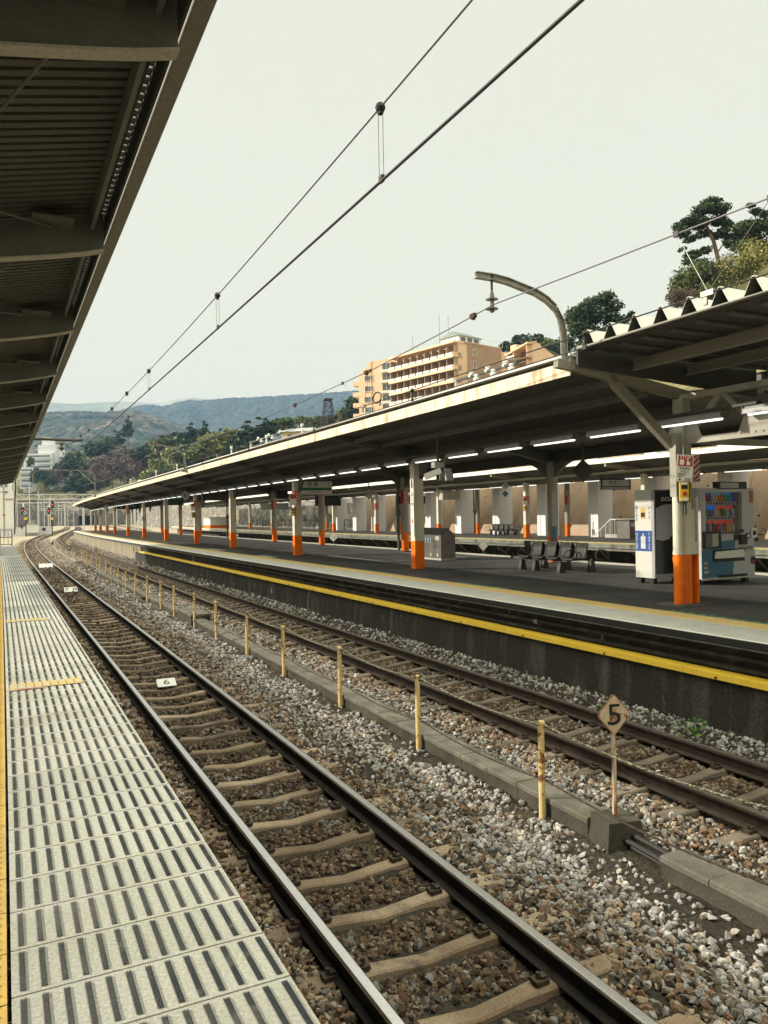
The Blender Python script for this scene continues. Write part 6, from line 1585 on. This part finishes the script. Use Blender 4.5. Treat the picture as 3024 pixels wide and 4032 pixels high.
# ------------------------------------------------------------------ buildings
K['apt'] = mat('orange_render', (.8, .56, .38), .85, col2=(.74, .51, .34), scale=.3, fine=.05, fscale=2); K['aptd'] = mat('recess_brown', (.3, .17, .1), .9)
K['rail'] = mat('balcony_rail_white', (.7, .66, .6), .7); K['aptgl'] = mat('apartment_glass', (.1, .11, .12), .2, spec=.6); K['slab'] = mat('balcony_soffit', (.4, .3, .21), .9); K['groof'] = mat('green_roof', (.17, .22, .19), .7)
def win(g, par, c, w, h, ax, nm='window', sill=True):
    """window on a face: c local centre, ax 'x' (face looks along -x) or 'y' (looks along -y)"""
    b = MB(); d = .1
    if ax == 'y':
        b.box((c[0], c[1]-.04, c[2]+h/2+.06), (w+.24, d, .12)); b.box((c[0], c[1]-.08, c[2]-h/2-.06), (w+.3, d+.1, .12)); b.box((c[0]-w/2-.06, c[1]-.04, c[2]), (.12, d, h)); b.box((c[0]+w/2+.06, c[1]-.04, c[2]), (.12, d, h)); b.box((c[0], c[1]-.03, c[2]), (.05, d, h))
    else:
        b.box((c[0]-.04, c[1], c[2]+h/2+.06), (d, w+.24, .12)); b.box((c[0]-.08, c[1], c[2]-h/2-.06), (d+.1, w+.3, .12)); b.box((c[0]-.04, c[1]-w/2-.06, c[2]), (d, .12, h)); b.box((c[0]-.04, c[1]+w/2+.06, c[2]), (d, .12, h))
    f_ = b.build(nm, K['rail'], par); b = MB(); b.box(c, (w, .02, h) if ax == 'y' else (.02, w, h)); b.build('pane', K['aptgl'], f_)
# main block: local x = along the end wall (to the right/back), local y = along the balcony side (away to the left)
C0 = PD(1803, 1340, 180.); dy = (PD(1548, 1402, 199.)-C0); dy.z = 0; LB = dy.length; az = math.atan2(-dy.x, dy.y)
TOP = C0.z
g = root('apartment_block', (C0.x, C0.y, 0), az, 'orange apartment block with six rows of long white-railed balconies', 'building')
WD = 14.5; z0 = 12.
b = MB(); b.box((WD/2+1.4, LB/2, (TOP+z0)/2-.2), (WD-2.8, LB, TOP-z0-.4)); b.build('wall', K['apt'], g)
b = MB(); b.box((WD/2, .2, (TOP+z0)/2), (WD, .4, TOP-z0)); b.add([(WD, 0, z0), (WD+2.6, 0, z0), (WD+2.6, 0, TOP-3.2), (WD, 0, TOP-.6), (WD, .4, z0), (WD+2.6, .4, z0), (WD+2.6, .4, TOP-3.2), (WD, .4, TOP-.6)], [(0,1,2,3),(7,6,5,4),(1,5,6,2),(3,2,6,7)])
b.box((WD/2+1, 3, TOP-.4), (WD-2, 6, .5)); b.build('end_wall', K['apt'], g)
FH = 2.93
for k in range(9):
    zf = TOP-1.0-FH*(k+1)
    if zf < z0+1: break
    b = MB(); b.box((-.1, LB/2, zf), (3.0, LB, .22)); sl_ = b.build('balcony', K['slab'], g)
    b = MB(); b.box((-1.55, LB/2, zf+.18), (.14, LB, .55)); b.box((-.3, .08, zf+.55), (2.6, .16, 1.2)); b.build('parapet', K['apt'], sl_)
    b = MB()
    for q in range(9):
        yy = .2+q*LB/9; b.box((-1.56, yy+LB/18, zf+.78), (.06, LB/9*.86, .72))
    b.build('white_railing', K['rail'], sl_)
    b = MB()
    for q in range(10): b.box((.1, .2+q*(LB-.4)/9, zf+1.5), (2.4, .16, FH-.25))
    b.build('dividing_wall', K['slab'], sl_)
    b = MB()
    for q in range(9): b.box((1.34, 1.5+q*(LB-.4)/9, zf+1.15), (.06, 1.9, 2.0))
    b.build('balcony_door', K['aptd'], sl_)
b = MB(); b.box((.2, LB/2, TOP-.35), (3.4, LB+.2, .5)); b.build('roof_slab', K['apt'], g)
for z in (TOP-2.3, TOP-5.2, TOP-8.1, TOP-11.): win(g, g, (5.3, -.02, z), .8, 1.5, 'y')
b = MB(); b.box((5.4, 4.6, TOP+.75), (7.4, 6, 1.9)); ph = b.build('penthouse', K['pillar'], g)
b = MB(); b.add([(1.2, 1.2, TOP+1.7), (9.6, 1.2, TOP+1.7), (9.6, 8, TOP+1.7), (1.2, 8, TOP+1.7), (2.4, 4.6, TOP+3.3), (7., 4.6, TOP+3.3)], [(0,1,5,4),(1,2,5),(2,3,4,5),(3,0,4),(3,2,1,0)]); b.build('green_roof', K['groof'], ph)
b = MB()
for x in (3.2, 5.4, 7.6): b.box((x, 1.58, TOP+.9), (1.5, .06, 1.1))
b.build('glazing', K['aptgl'], ph)
b = MB(); b.bar((9, .1, TOP+1.3), (WD+.5, .1, TOP+1.1), .05, .05); 
for x in np.arange(9, WD+.6, 1.0): b.bar((x, .1, TOP), (x, .1, TOP+1.25), .04, .04, up=(1, 0, 0))
b.build('roof_railing', K['rail'], g)
for i, (px, yt) in enumerate(((1729, 1237), (1764, 1243), (1625, 1325))):
    p = PD(px, yt, 192.); q = Vector((p.x, p.y, TOP-.2)); r_ = root('antenna', q, 0, ['left tall mast antenna on the apartment roof', 'right tall mast antenna on the apartment roof', 'short mast antenna at the left end of the apartment roof'][i], 'antenna', 'mast antennas on the apartment roof'); b = MB(); b.tube([(0, 0, 0), (0, 0, p.z-q.z)], .05, 5); b.build('mast', K['steelg'], r_)
    b = MB(); b.box((0, 0, .2), (.4, .4, .4)); b.build('mast_base', K['steelg'], r_)
# left wing, facing the camera side
A0 = PD(1412, 1480, 204.); A1 = PD(1562, 1425, 200.); d = A1-A0; d.z = 0; LW = d.length; aw = math.atan2(d.y, d.x)
T2_ = PD(1480, 1421, 202.).z
g = root('apartment_wing', (A0.x, A0.y, 0), aw, 'orange apartment wing with slanted top and single windows at the left', 'building')
xs0 = LW*.31
b = MB(); b.prism([(0, z0), (LW, z0), (LW, T2_+.4), (xs0, T2_), (0, A0.z)], 'y', 0, 9); b.build('wall', K['apt'], g)
b = MB(); b.tube([(xs0+.2, -.1, z0), (xs0+.2, -.1, T2_)], .1, 6); b.build('downpipe', K['apt'], g)
for k in range(5):
    z = PD(1452, 1490+k*41.5, 203).z; win(g, g, (LW*.27, -.02, z), 2.3, 1.35, 'y')
    z = PD(1525, 1448+k*41, 201).z
    b = MB(); b.box((LW*.73, -.45, z-.9), (2.9, .9, .7)); bx_ = b.build('bay_balcony', K['rail'], g); win(g, bx_, (LW*.73, -.02, z+.35), 2.2, 1.7, 'y')
    b = MB(); b.box((-.9, 1.6, PD(1440, 1510+k*42, 204).z), (1.8, 3., 1.1)); b.build('side_balcony', K['apt'], g)
# right block
C1_ = PD(2093, 1352, 188.); R0_ = PD(1930, 1420, 200.); d = R0_-C1_; d.z = 0; L2_ = d.length; a2 = math.atan2(-d.x, d.y); TP = PD(2065, 1350, 189).z
g = root('apartment_block', (C1_.x, C1_.y, 0), a2, 'lower orange apartment block with stepped roof behind the bent arm', 'building')
b = MB(); b.box((6.8, L2_/2, (TP-4+z0)/2), (10.6, L2_, TP-4-z0)); b.build('wall', K['apt'], g)
b = MB(); b.prism([(0, z0), (9, z0), (9, TP-4.2), (7.6, TP-2.6), (3.2, TP-.8), (1.6, TP), (0, TP-.6)], 'y', -.3, 1.6); b.build('gable_wall', K['apt'], g)
b = MB(); b.prism([(-.3, TP-.1), (1.4, TP+.35), (1.4, TP), (-.3, TP-.45)], 'y', -.4, 3); b.build('roof_edge', K['apt'], g)
b = MB(); b.prism([(0, TP-.5), (0, TP-.1), (L2_, TP-3.6), (L2_, TP-4.)], 'x', -1.5, 3); b.build('sloping_eave', K['apt'], g)
for k in range(4):
    zf = TP-3.6-FH*k-.4*k
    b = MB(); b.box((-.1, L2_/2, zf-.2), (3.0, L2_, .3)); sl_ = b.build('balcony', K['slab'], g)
    b = MB(); b.box((-1.5, L2_/2+2, zf+.6), (.06, L2_-5, .95)); b.build('white_railing', K['rail'], sl_)
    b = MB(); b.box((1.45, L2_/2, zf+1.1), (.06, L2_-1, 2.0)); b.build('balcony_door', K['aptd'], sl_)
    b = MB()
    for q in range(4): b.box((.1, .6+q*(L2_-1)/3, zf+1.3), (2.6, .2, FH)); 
    b.build('dividing_wall', K['apt'], sl_)
win(g, g, (5.2, -.33, TP-8.), 1.6, 1.6, 'y'); win(g, g, (6.6, -.33, TP-4.6), 1.5, 1.2, 'y')
b = MB(); b.add([(2.8, -.2, TP-.9), (10, -.2, TP-2.2), (10, 8, TP-2.2), (2.8, 8, TP-.9), (3.6, 3, TP+.7), (7.6, 3, TP-.1)], [(0,1,5,4),(1,2,5),(2,3,4,5),(3,0,4),(3,2,1,0)]); b.build('green_roof', K['groof'], g)
b = MB(); b.box((5, L2_*.7, TP-.2), (2, 2, 3.6)); b.build('stair_tower', K['apt'], g)
# cream house
H0 = PD(1118, 1745, 150.); g = root('cream_house', (H0.x, H0.y, 0), -.25, 'cream house with low overhanging roof above the canopy edge', 'house')
zt_ = PD(1160, 1700, 150).z
b = MB(); b.box((3, 3, (zt_+8)/2), (7.4, 5, zt_-8)); b.build('wall', mat('cream_render', (.62, .52, .34), .8), g)
b = MB(); b.add([(-1.6, -.2, zt_), (7.4, -.2, zt_), (7.4, 6.2, zt_), (-1.6, 6.2, zt_), (.8, 3, zt_+.95), (5.2, 3, zt_+.95)], [(0,1,5,4),(1,2,5),(2,3,4,5),(3,0,4),(3,2,1,0)]); b.build('roof', K['grey'], g)
win(g, g, (1., .46, zt_-1.1), .8, 1.3, 'y'); win(g, g, (4.6, .46, zt_-1.2), 2.2, 1.4, 'y')
# lattice pylon
p0 = PD(1293, 1690, 230.); pt = PD(1293, 1577, 230.); h = pt.z-p0.z
g = root('lattice_pylon', p0, .3, 'brown steel lattice pylon between the trees left of the apartments', 'pylon')
b = MB(); w0, w1 = 2.2, .95
for sx_ in (-1, 1):
    for sy_ in (-1, 1): b.bar((sx_*w0, sy_*w0, -3), (sx_*w1, sy_*w1, h), .2, .2, up=(1, 0, 0))
b.build('leg', K['rust'], g)
b = MB()
for k in range(5):
    za, zb = h*k/5, h*(k+1)/5; wa, wb = w0+(w1-w0)*k/5, w0+(w1-w0)*(k+1)/5
    for (ax_, ay_, bx_, by_) in ((-1, -1, 1, -1), (1, -1, 1, 1), (1, 1, -1, 1), (-1, 1, -1, -1)):
        b.bar((ax_*wa, ay_*wa, za), (bx_*wb, by_*wb, zb), .12, .12); b.bar((bx_*wa, by_*wa, za), (ax_*wb, ay_*wb, zb), .12, .12); b.bar((ax_*wb, ay_*wb, zb), (bx_*wb, by_*wb, zb), .12, .12)
b.build('bracing', K['rust'], g)
b = MB(); b.box((0, 0, h+.25), (2.4, 2.4, .5)); b.build('top_platform', K['rust'], g)
# white complex over the tunnels
K['wbl'] = mat('white_render', (.7, .72, .74), .8, fine=.05, fscale=1); K['wgl'] = mat('grey_window', (.16, .19, .22), .3)
g = wroot('white_apartments', PD(170, 1890, 450), 'white stepped apartment complex with rooftop towers on the hill at left', 'building')
def wb(x0, x1, y0, y1, Z, dep=12, nm='wing', fl=3.1, wins=True, mt=None):
    a = PD(x0, y1, Z); c = PD(x1, y0, Z); b = MB(); b.box(((a.x+c.x)/2, Z+dep/2, (a.z+c.z)/2-3), (c.x-a.x, dep, c.z-a.z+6)); w_ = b.build(nm, mt or K['wbl'], g)
    if not wins: return
    z = c.z-1.6
    while z > a.z:
        bb = MB(); bb.box(((a.x+c.x)/2, Z-.02, z), ((c.x-a.x)*.86, .1, 1.2)); bb.build('window_band', K['wgl'], w_)
        bb = MB(); bb.box(((a.x+c.x)/2, Z-.5, z-1.1), ((c.x-a.x)*.96, 1., .7)); bb.build('balcony', K['wbl'], w_); z -= fl
wb(95, 205, 1785, 1900, 455); wb(150, 222, 1750, 1800, 458, nm='tower', wins=False); wb(165, 200, 1722, 1752, 460, 6, 'rooftop_house', wins=False); wb(200, 262, 1793, 1890, 462); wb(80, 130, 1840, 1930, 448, 8)
b = MB(); p = PD(191, 1750, 462); b.tube([p, PD(191, 1697, 462)], .12, 5); b.build('mast', K['steelg'], g)
# tall white building at the left edge
g = wroot('white_building', PD(20, 2100, 200), 'big plain white building at the left picture edge beyond the platform end', 'building')
a = PD(-260, 2105, 205); c = PD(54, 1880, 205)
b = MB(); b.add([(a.x, 205, a.z), (c.x, 205, a.z), (c.x-9.6, 224, a.z), (a.x-9.6, 224, a.z), (a.x, 205, c.z), (c.x, 205, c.z), (c.x-9.6, 224, c.z), (a.x-9.6, 224, c.z)], [(3,2,1,0),(4,5,6,7),(0,1,5,4),(1,2,6,5),(2,3,7,6),(3,0,4,7)]); b.build('wall', mat('bright_white_wall', (.78, .78, .74), .8, fine=.04, fscale=.8), g)
for (x0, x1, y0, y1) in ((20, 29, 1905, 1918), (2, 12, 1905, 1918), (49, 54, 1908, 1930), (10, 29, 1934, 1943)):
    p = PD(x0, y1, 204.9); q = PD(x1, y0, 204.9); f_ = MB().box(((p.x+q.x)/2, 204.95, (p.z+q.z)/2), (q.x-p.x+.3, .12, q.z-p.z+.3)).build('window', K['wbl'], g); MB().box(((p.x+q.x)/2, 204.88, (p.z+q.z)/2), (q.x-p.x, .06, q.z-p.z)).build('pane', K['wgl'], f_)
b = MB(); p = PD(22, 1966, 204.9); b.box((p.x+1, 204.9, p.z), (2.4, .1, .35)); b.build('red_lettering_panel', mat('faded_red', (.45, .25, .22), .8), g)
g = root('low_wall', PD(95, 2100, 150), .5, 'low white wall left of the tracks beyond the platform', 'wall'); b = MB(); b.box((-4, 0, 0), (18, .4, 2.2)); b.box((-4, 0, 1.14), (18.2, .5, .1)); b.build('panel', K['wbl'], g)
# ------------------------------------------------------------------ railway furniture in the distance
def lattice_mast(x, yb, yt, Z, w, label, m_=None):
    p = PD(x, yb, Z); q = PD(x, yt, Z); h = q.z-p.z; g = root('lattice_mast', p, .3, label, 'mast', 'lattice masts')
    b = MB()
    for sx_ in (-1, 1):
        for sy_ in (-1, 1): b.bar((sx_*w, sy_*w, 0), (sx_*w, sy_*w, h), .07, .07, up=(1, 0, 0))
    b.build('chord', m_ or K['galv'], g); b = MB(); k = int(h/(2*w)); 
    for i in range(k):
        z1_, z2_ = h*i/k, h*(i+1)/k; e = 1 if i % 2 else -1
        b.bar((-w*e, -w, z1_), (w*e, -w, z2_), .05, .05); b.bar((-w, w*e, z1_), (-w, -w*e, z2_), .05, .05); b.bar((w, -w*e, z1_), (w, w*e, z2_), .05, .05)
    b.build('lacing', m_ or K['galv'], g); return g
K['pmast'] = mat('pale_mast', (.6, .6, .57), .6)
lattice_mast(63, 2106, 1893, 145, .28, 'pale lattice mast with cables by the white building at the left', K['pmast'])
b = MB(); p = PD(57, 2104, 144.4); q = PD(60, 1893, 144.4); b.tube([p+(q-p)*t_+Vector((.06*math.sin(t_*9), 0, 0)) for t_ in np.linspace(0, 1, 12)], .13, 6); tag(b.build('cable_bundle', K['ink']), 'thick black cable bundle running up the pale lattice mast', 'cable')
g = root('utility_pole', PD(17, 2112, 120), 0, 'grey concrete utility pole with red bands at the left picture edge', 'pole'); h = PD(17, 1893, 120).z-PD(17, 2112, 120).z
b = MB(); b.cyl((0, 0, 0), (0, 0, h), .17, .13, 10); b.build('shaft', K['colg'], g); b = MB(); b.cyl((0, 0, h*.37), (0, 0, h*.4), .178, .178, 10); b.build('red_band', K['red'], g)
b = MB(); b.bar((-.8, 0, h*.8), (.8, 0, h*.8), .1, .1); b.build('cross_arm', K['steelg'], g)
# portal gantry over the tracks
A = PD(66, 1960, 145); s0, n0 = inv(A.x, A.y)
g = wroot('gantry', A, 'pale steel truss gantry spanning the tracks in front of the tunnels', 'gantry')
za, zb = PD(66, 1966, 145).z, PD(66, 1948, 145).z
pL, pR = Vector((A.x, A.y, 0)), Vector(W(s0+2, 16, 0)); b = MB()
for z in (za, zb): b.bar(pL+Vector((0, 0, z)), pR+Vector((0, 0, z)), .16, .14)
b.build('chord', K['pmast'], g); b = MB(); k = 11
for i in range(k):
    p = pL.lerp(pR, i/k); q = pL.lerp(pR, (i+1)/k); b.bar(p+Vector((0, 0, za)), p+Vector((0, 0, zb)), .1, .1, up=(1, 0, 0)); e = (za, zb) if i % 2 else (zb, za); b.bar(p+Vector((0, 0, e[0])), q+Vector((0, 0, e[1])), .08, .08)
b.build('web', K['pmast'], g); b = MB(); b.bar(pR+Vector((0, 0, -1.5)), pR+Vector((0, 0, zb)), .35, .35, up=(1, 0, 0)); b.build('post', K['pmast'], g)
for Zg, w_, dz in ((230, 26, 0.), (310, 30, .6)):
    s_ = float(np.interp(Zg, _ys, _sa)); g = wroot('gantry', W(s_, 3, 6), ['second', 'third'][int(Zg > 300)]+' pale truss gantry farther down the tracks', 'gantry')
    b = MB(); pL, pR = Vector(W(s_, -7, 0)), Vector(W(s_, -7+w_, 0))
    for z in (5.6+dz, 6.9+dz): b.bar(pL+Vector((0, 0, z)), pR+Vector((0, 0, z)), .16, .14)
    for p in (pL, pR): b.bar(p+Vector((0, 0, -1.5)), p+Vector((0, 0, 7+dz)), .35, .35, up=(1, 0, 0))
    b.build('frame', K['pmast'], g); b = MB()
    for i in range(13):
        p = pL.lerp(pR, i/13); q = pL.lerp(pR, (i+1)/13); e = (5.6, 6.9) if i % 2 else (6.9, 5.6); b.bar(p+Vector((0, 0, e[0]+dz)), q+Vector((0, 0, e[1]+dz)), .09, .09)
    b.build('web', K['pmast'], g)
# far wires and droppers over the yard
for i, (n0, zz, lb) in enumerate(((0., (4.6, 3.7), 'wires of the left track running to the tunnels'), (3.6, (4.7, 3.75), 'wires of the second track running to the tunnels'), (9., (4.9, 4.), 'wires of the third track in the distance'), (-5.5, (4.8, 3.9), 'wires over the siding at the left'), (14.5, (5., 4.1), 'wires over the right tracks in the distance'))):
    b = MB()
    for z in zz: b.tube([W(s, n0+.3*math.sin(s*.05), z+(.35*math.cos(s*.126) if z > 4.4 else 0)+.004*(s-60)*(1 if z > 4.4 else .6)) for s in np.arange(120, 420, 6.)], .022, 5)
    for s in np.arange(126, 300, 9.): b.tube([W(s, n0+.3*math.sin(s*.05), zz[0]+.35*math.cos(s*.126)+.004*(s-60)), W(s, n0+.3*math.sin(s*.05), zz[1]+.0024*(s-60))], .018, 4)
    tag(b.build('overhead_wires', K['pmast' if i % 2 else 'wiredk']), lb, 'wires', 'distant overhead wires')
for i, (Zg, w_, dz, s_o) in enumerate(((185, 30, .3, -9), (270, 34, .2, -9), (365, 40, .8, -14))):
    s_ = float(np.interp(Zg, _ys, _sa)); g = wroot('gantry', W(s_, 3, 6), 'thin pale wire gantry, %s of the lighter ones before the tunnels' % ['nearest', 'middle', 'farthest'][i], 'gantry')
    b = MB(); pL, pR = Vector(W(s_, s_o, 0)), Vector(W(s_, s_o+w_, 0))
    b.bar(pL+Vector((0, 0, 5.4+dz)), pR+Vector((0, 0, 5.4+dz)), .14, .2)
    for k in range(5):
        p = pL.lerp(pR, k/4); b.bar(p+Vector((0, 0, -1.5)), p+Vector((0, 0, 6.6+dz)), .2, .2, up=(1, 0, 0))
    b.build('frame', K['pmast'], g)
    b = MB()
    for k in range(8):
        p = pL.lerp(pR, (k+.5)/8); b.bar(p+Vector((0, 0, 3.9)), p+Vector((0, 0, 5.4+dz)), .09, .09, up=(1, 0, 0)); b.bar(p+Vector((0, 0, 4.)), p+Vector((1.2, 0, 4.3)), .07, .07)
    b.build('drop_arm', K['pmast'], g)
# signals
def signal(x, yb, yh, Z, label, two=False):
    p = PD(x, yb, Z); zh = PD(x, yh, Z).z-p.z; g = root('rail_signal', p, -.1, label, 'signal', 'railway signals')
    b = MB(); b.cyl((0, 0, 0), (0, 0, zh+(.6 if two else 0)), .09, seg=8); b.build('post', K['rust'], g)
    def head(cx_, cz_):
        b = MB(); b.prism([(.24*math.cos(a)+cx_, (.34 if math.sin(a) > 0 else -.34)+.24*math.sin(a)+cz_) for a in np.linspace(0, 2*math.pi, 18)[:-1]], 'y', -.22, -.1); hd = b.build('signal_head', K['ink'], g)
        b = MB(); b.cyl((cx_, -.225, cz_+.05), (cx_, -.24, cz_+.05), .1, seg=12); b.build('red_lamp', mat('red_lamp', (.8, .05, .05), .4, emit=(1, .06, .06), es=1.6), hd)
    head(-.4, zh)
    if two: head(.22, zh+1.0)
    b = MB(); b.prism([(0.02, -.32+zh-.35), (.3, zh-.35), (.02, .32+zh-.35), (-.28, zh-.35)], 'y', -.26, -.23); dm = b.build('diamond_plate', K['white'], g); b = MB(); b.prism([(0.02, -.2+zh-.35), (.2, zh-.35), (.02, .2+zh-.35), (-.17, zh-.35)], 'y', -.275, -.262); b.build('diamond_centre', K['ink'], dm)
    b = MB(); b.box((.05, -.15, zh-1.25), (.5, .08, .4)); b.build('yellow_plate', K['yelpaint'], g)
    b = MB(); b.box((-.36, -.12, zh+.95), (.22, .06, .6)); b.build('number_plate', K['white'], g)
signal(103, 2113, 2011, 125, 'left red signal with white-edged diamond beyond the platform end')
signal(206, 2110, 2012, 127, 'right double-headed red signal with white-edged diamond beyond the platform end', True)
for i, (x, yb, yt, Z) in enumerate(((118, 2085, 1905, 240), (153, 2075, 1930, 300), (175, 2072, 1960, 340), (232, 2070, 1980, 380), (258, 2072, 1985, 350), (268, 2070, 1990, 390), (290, 2068, 2000, 395), (326, 2066, 1990, 300), (545, 2095, 2003, 180), (575, 2093, 2005, 190))):
    p = PD(x, yb, Z); h = PD(x, yt, Z).z-p.z; g = root('line_mast', p, 0, ('%s thin pale mast from the left in front of the tunnels' % ordw(i)) if i < 8 else ['pale lattice-like mast right of the far canopy end', 'pale mast beside the far stone wall'][i-8], 'mast', 'thin line masts')
    b = MB(); b.cyl((0, 0, 0), (0, 0, h), .14, .11, 8); b.build('shaft', K['pmast'], g); b = MB(); b.bar((-.3, 0, h*.85), (2.2, 0, h*.9), .07, .07); b.bar((0, 0, h*.72), (2.0, 0, h*.89), .05, .05); b.build('arm', K['pmast'], g)
g = root('marker_post', PD(205, 2146, 78), 0, 'short black and white marker post between the curving tracks', 'marker post')
b = MB(); b.cyl((0, 0, 0), (0, 0, .3), .09, seg=8); b.build('black_part', K['ink'], g); b = MB(); b.cyl((0, 0, .3), (0, 0, .62), .09, seg=8); b.build('white_part', K['white'], g)
g = root('relay_cabinet', PD(130, 2100, 150), .3, 'white trackside cabinet left of the curving track', 'cabinet'); b = MB(); b.box((0, 0, .9), (2.2, 1, 1.6)); b.build('cabinet', K['white'], g); b = MB(); b.box((0, 0, 1.74), (2.4, 1.2, .1)); b.build('lid', K['grey'], g)
# bushes at the left trackside
for i, (x, y, r_, pal, lb) in enumerate(((82, 2075, 12, 'bare', 'brown bush beside the left lattice mast'), (137, 2073, 14, 'gold', 'yellow grass clump left of the tunnel mouth'), (170, 2085, 7, 'bare', 'low brown bush beside the curving track'), (88, 1930, 22, 'gold', 'dry golden bush at the left of the portal wall top'), (150, 1915, 26, 'gold', 'dry golden bush over the middle of the portal wall'), (195, 1925, 22, 'mid', 'green bush over the left tunnel mouth'), (120, 1945, 18, 'bare', 'brown bush hanging on the portal wall'))):
    Z = 150 if i in (0, 2) else 200 if i == 1 else 424; pm = Z/FOC; g = root('bush', PD(x, y+r_*.8, Z), 0, lb, 'bush', 'bushes near the tunnels')
    bl = [(rr.uniform(-1, 1)*r_*pm, rr.uniform(-.6, .6)*r_*pm, (r_*.8+rr.uniform(-.5, .5)*r_)*pm, r_*pm*.5, r_*pm*.5, r_*pm*.4) for q in range(7)]
    link('crown', clump_mesh('crown', bl, 500, max(.12, r_*pm*.1), GREENS[pal], 140+i, .9), g); b = MB(); b.tube([(0, 0, -.5), (0, 0, r_*pm)], .05*r_*pm, 5); b.build('trunk', K['bark'], g)
for key, (g, h) in protos.items():
    if key not in used:
        for c in kids(g): bpy.data.objects.remove(c)
        bpy.data.objects.remove(g)

# ------------------------------------------------------------------ the air
hz = MB(); hz.box((0, 2600, 321.2), (9000, 6200, 647.6)); ho = hz.build('haze', [])
m = bpy.data.materials.new('haze'); m.use_nodes = True; nt = m.node_tree; nt.nodes.remove(nt.nodes['Principled BSDF'])
pv = nt.nodes.new('ShaderNodeVolumePrincipled'); pv.inputs['Color'].default_value = (.27, .47, .86, 1); pv.inputs['Density'].default_value = .00017; pv.inputs['Anisotropy'].default_value = 0.
nt.links.new(pv.outputs[0], nt.nodes['Material Output'].inputs['Volume'])
ho.data.materials.clear(); ho.data.materials.append(m); tag(ho, 'thin bluish haze over the distant hills', 'haze', kind='stuff')
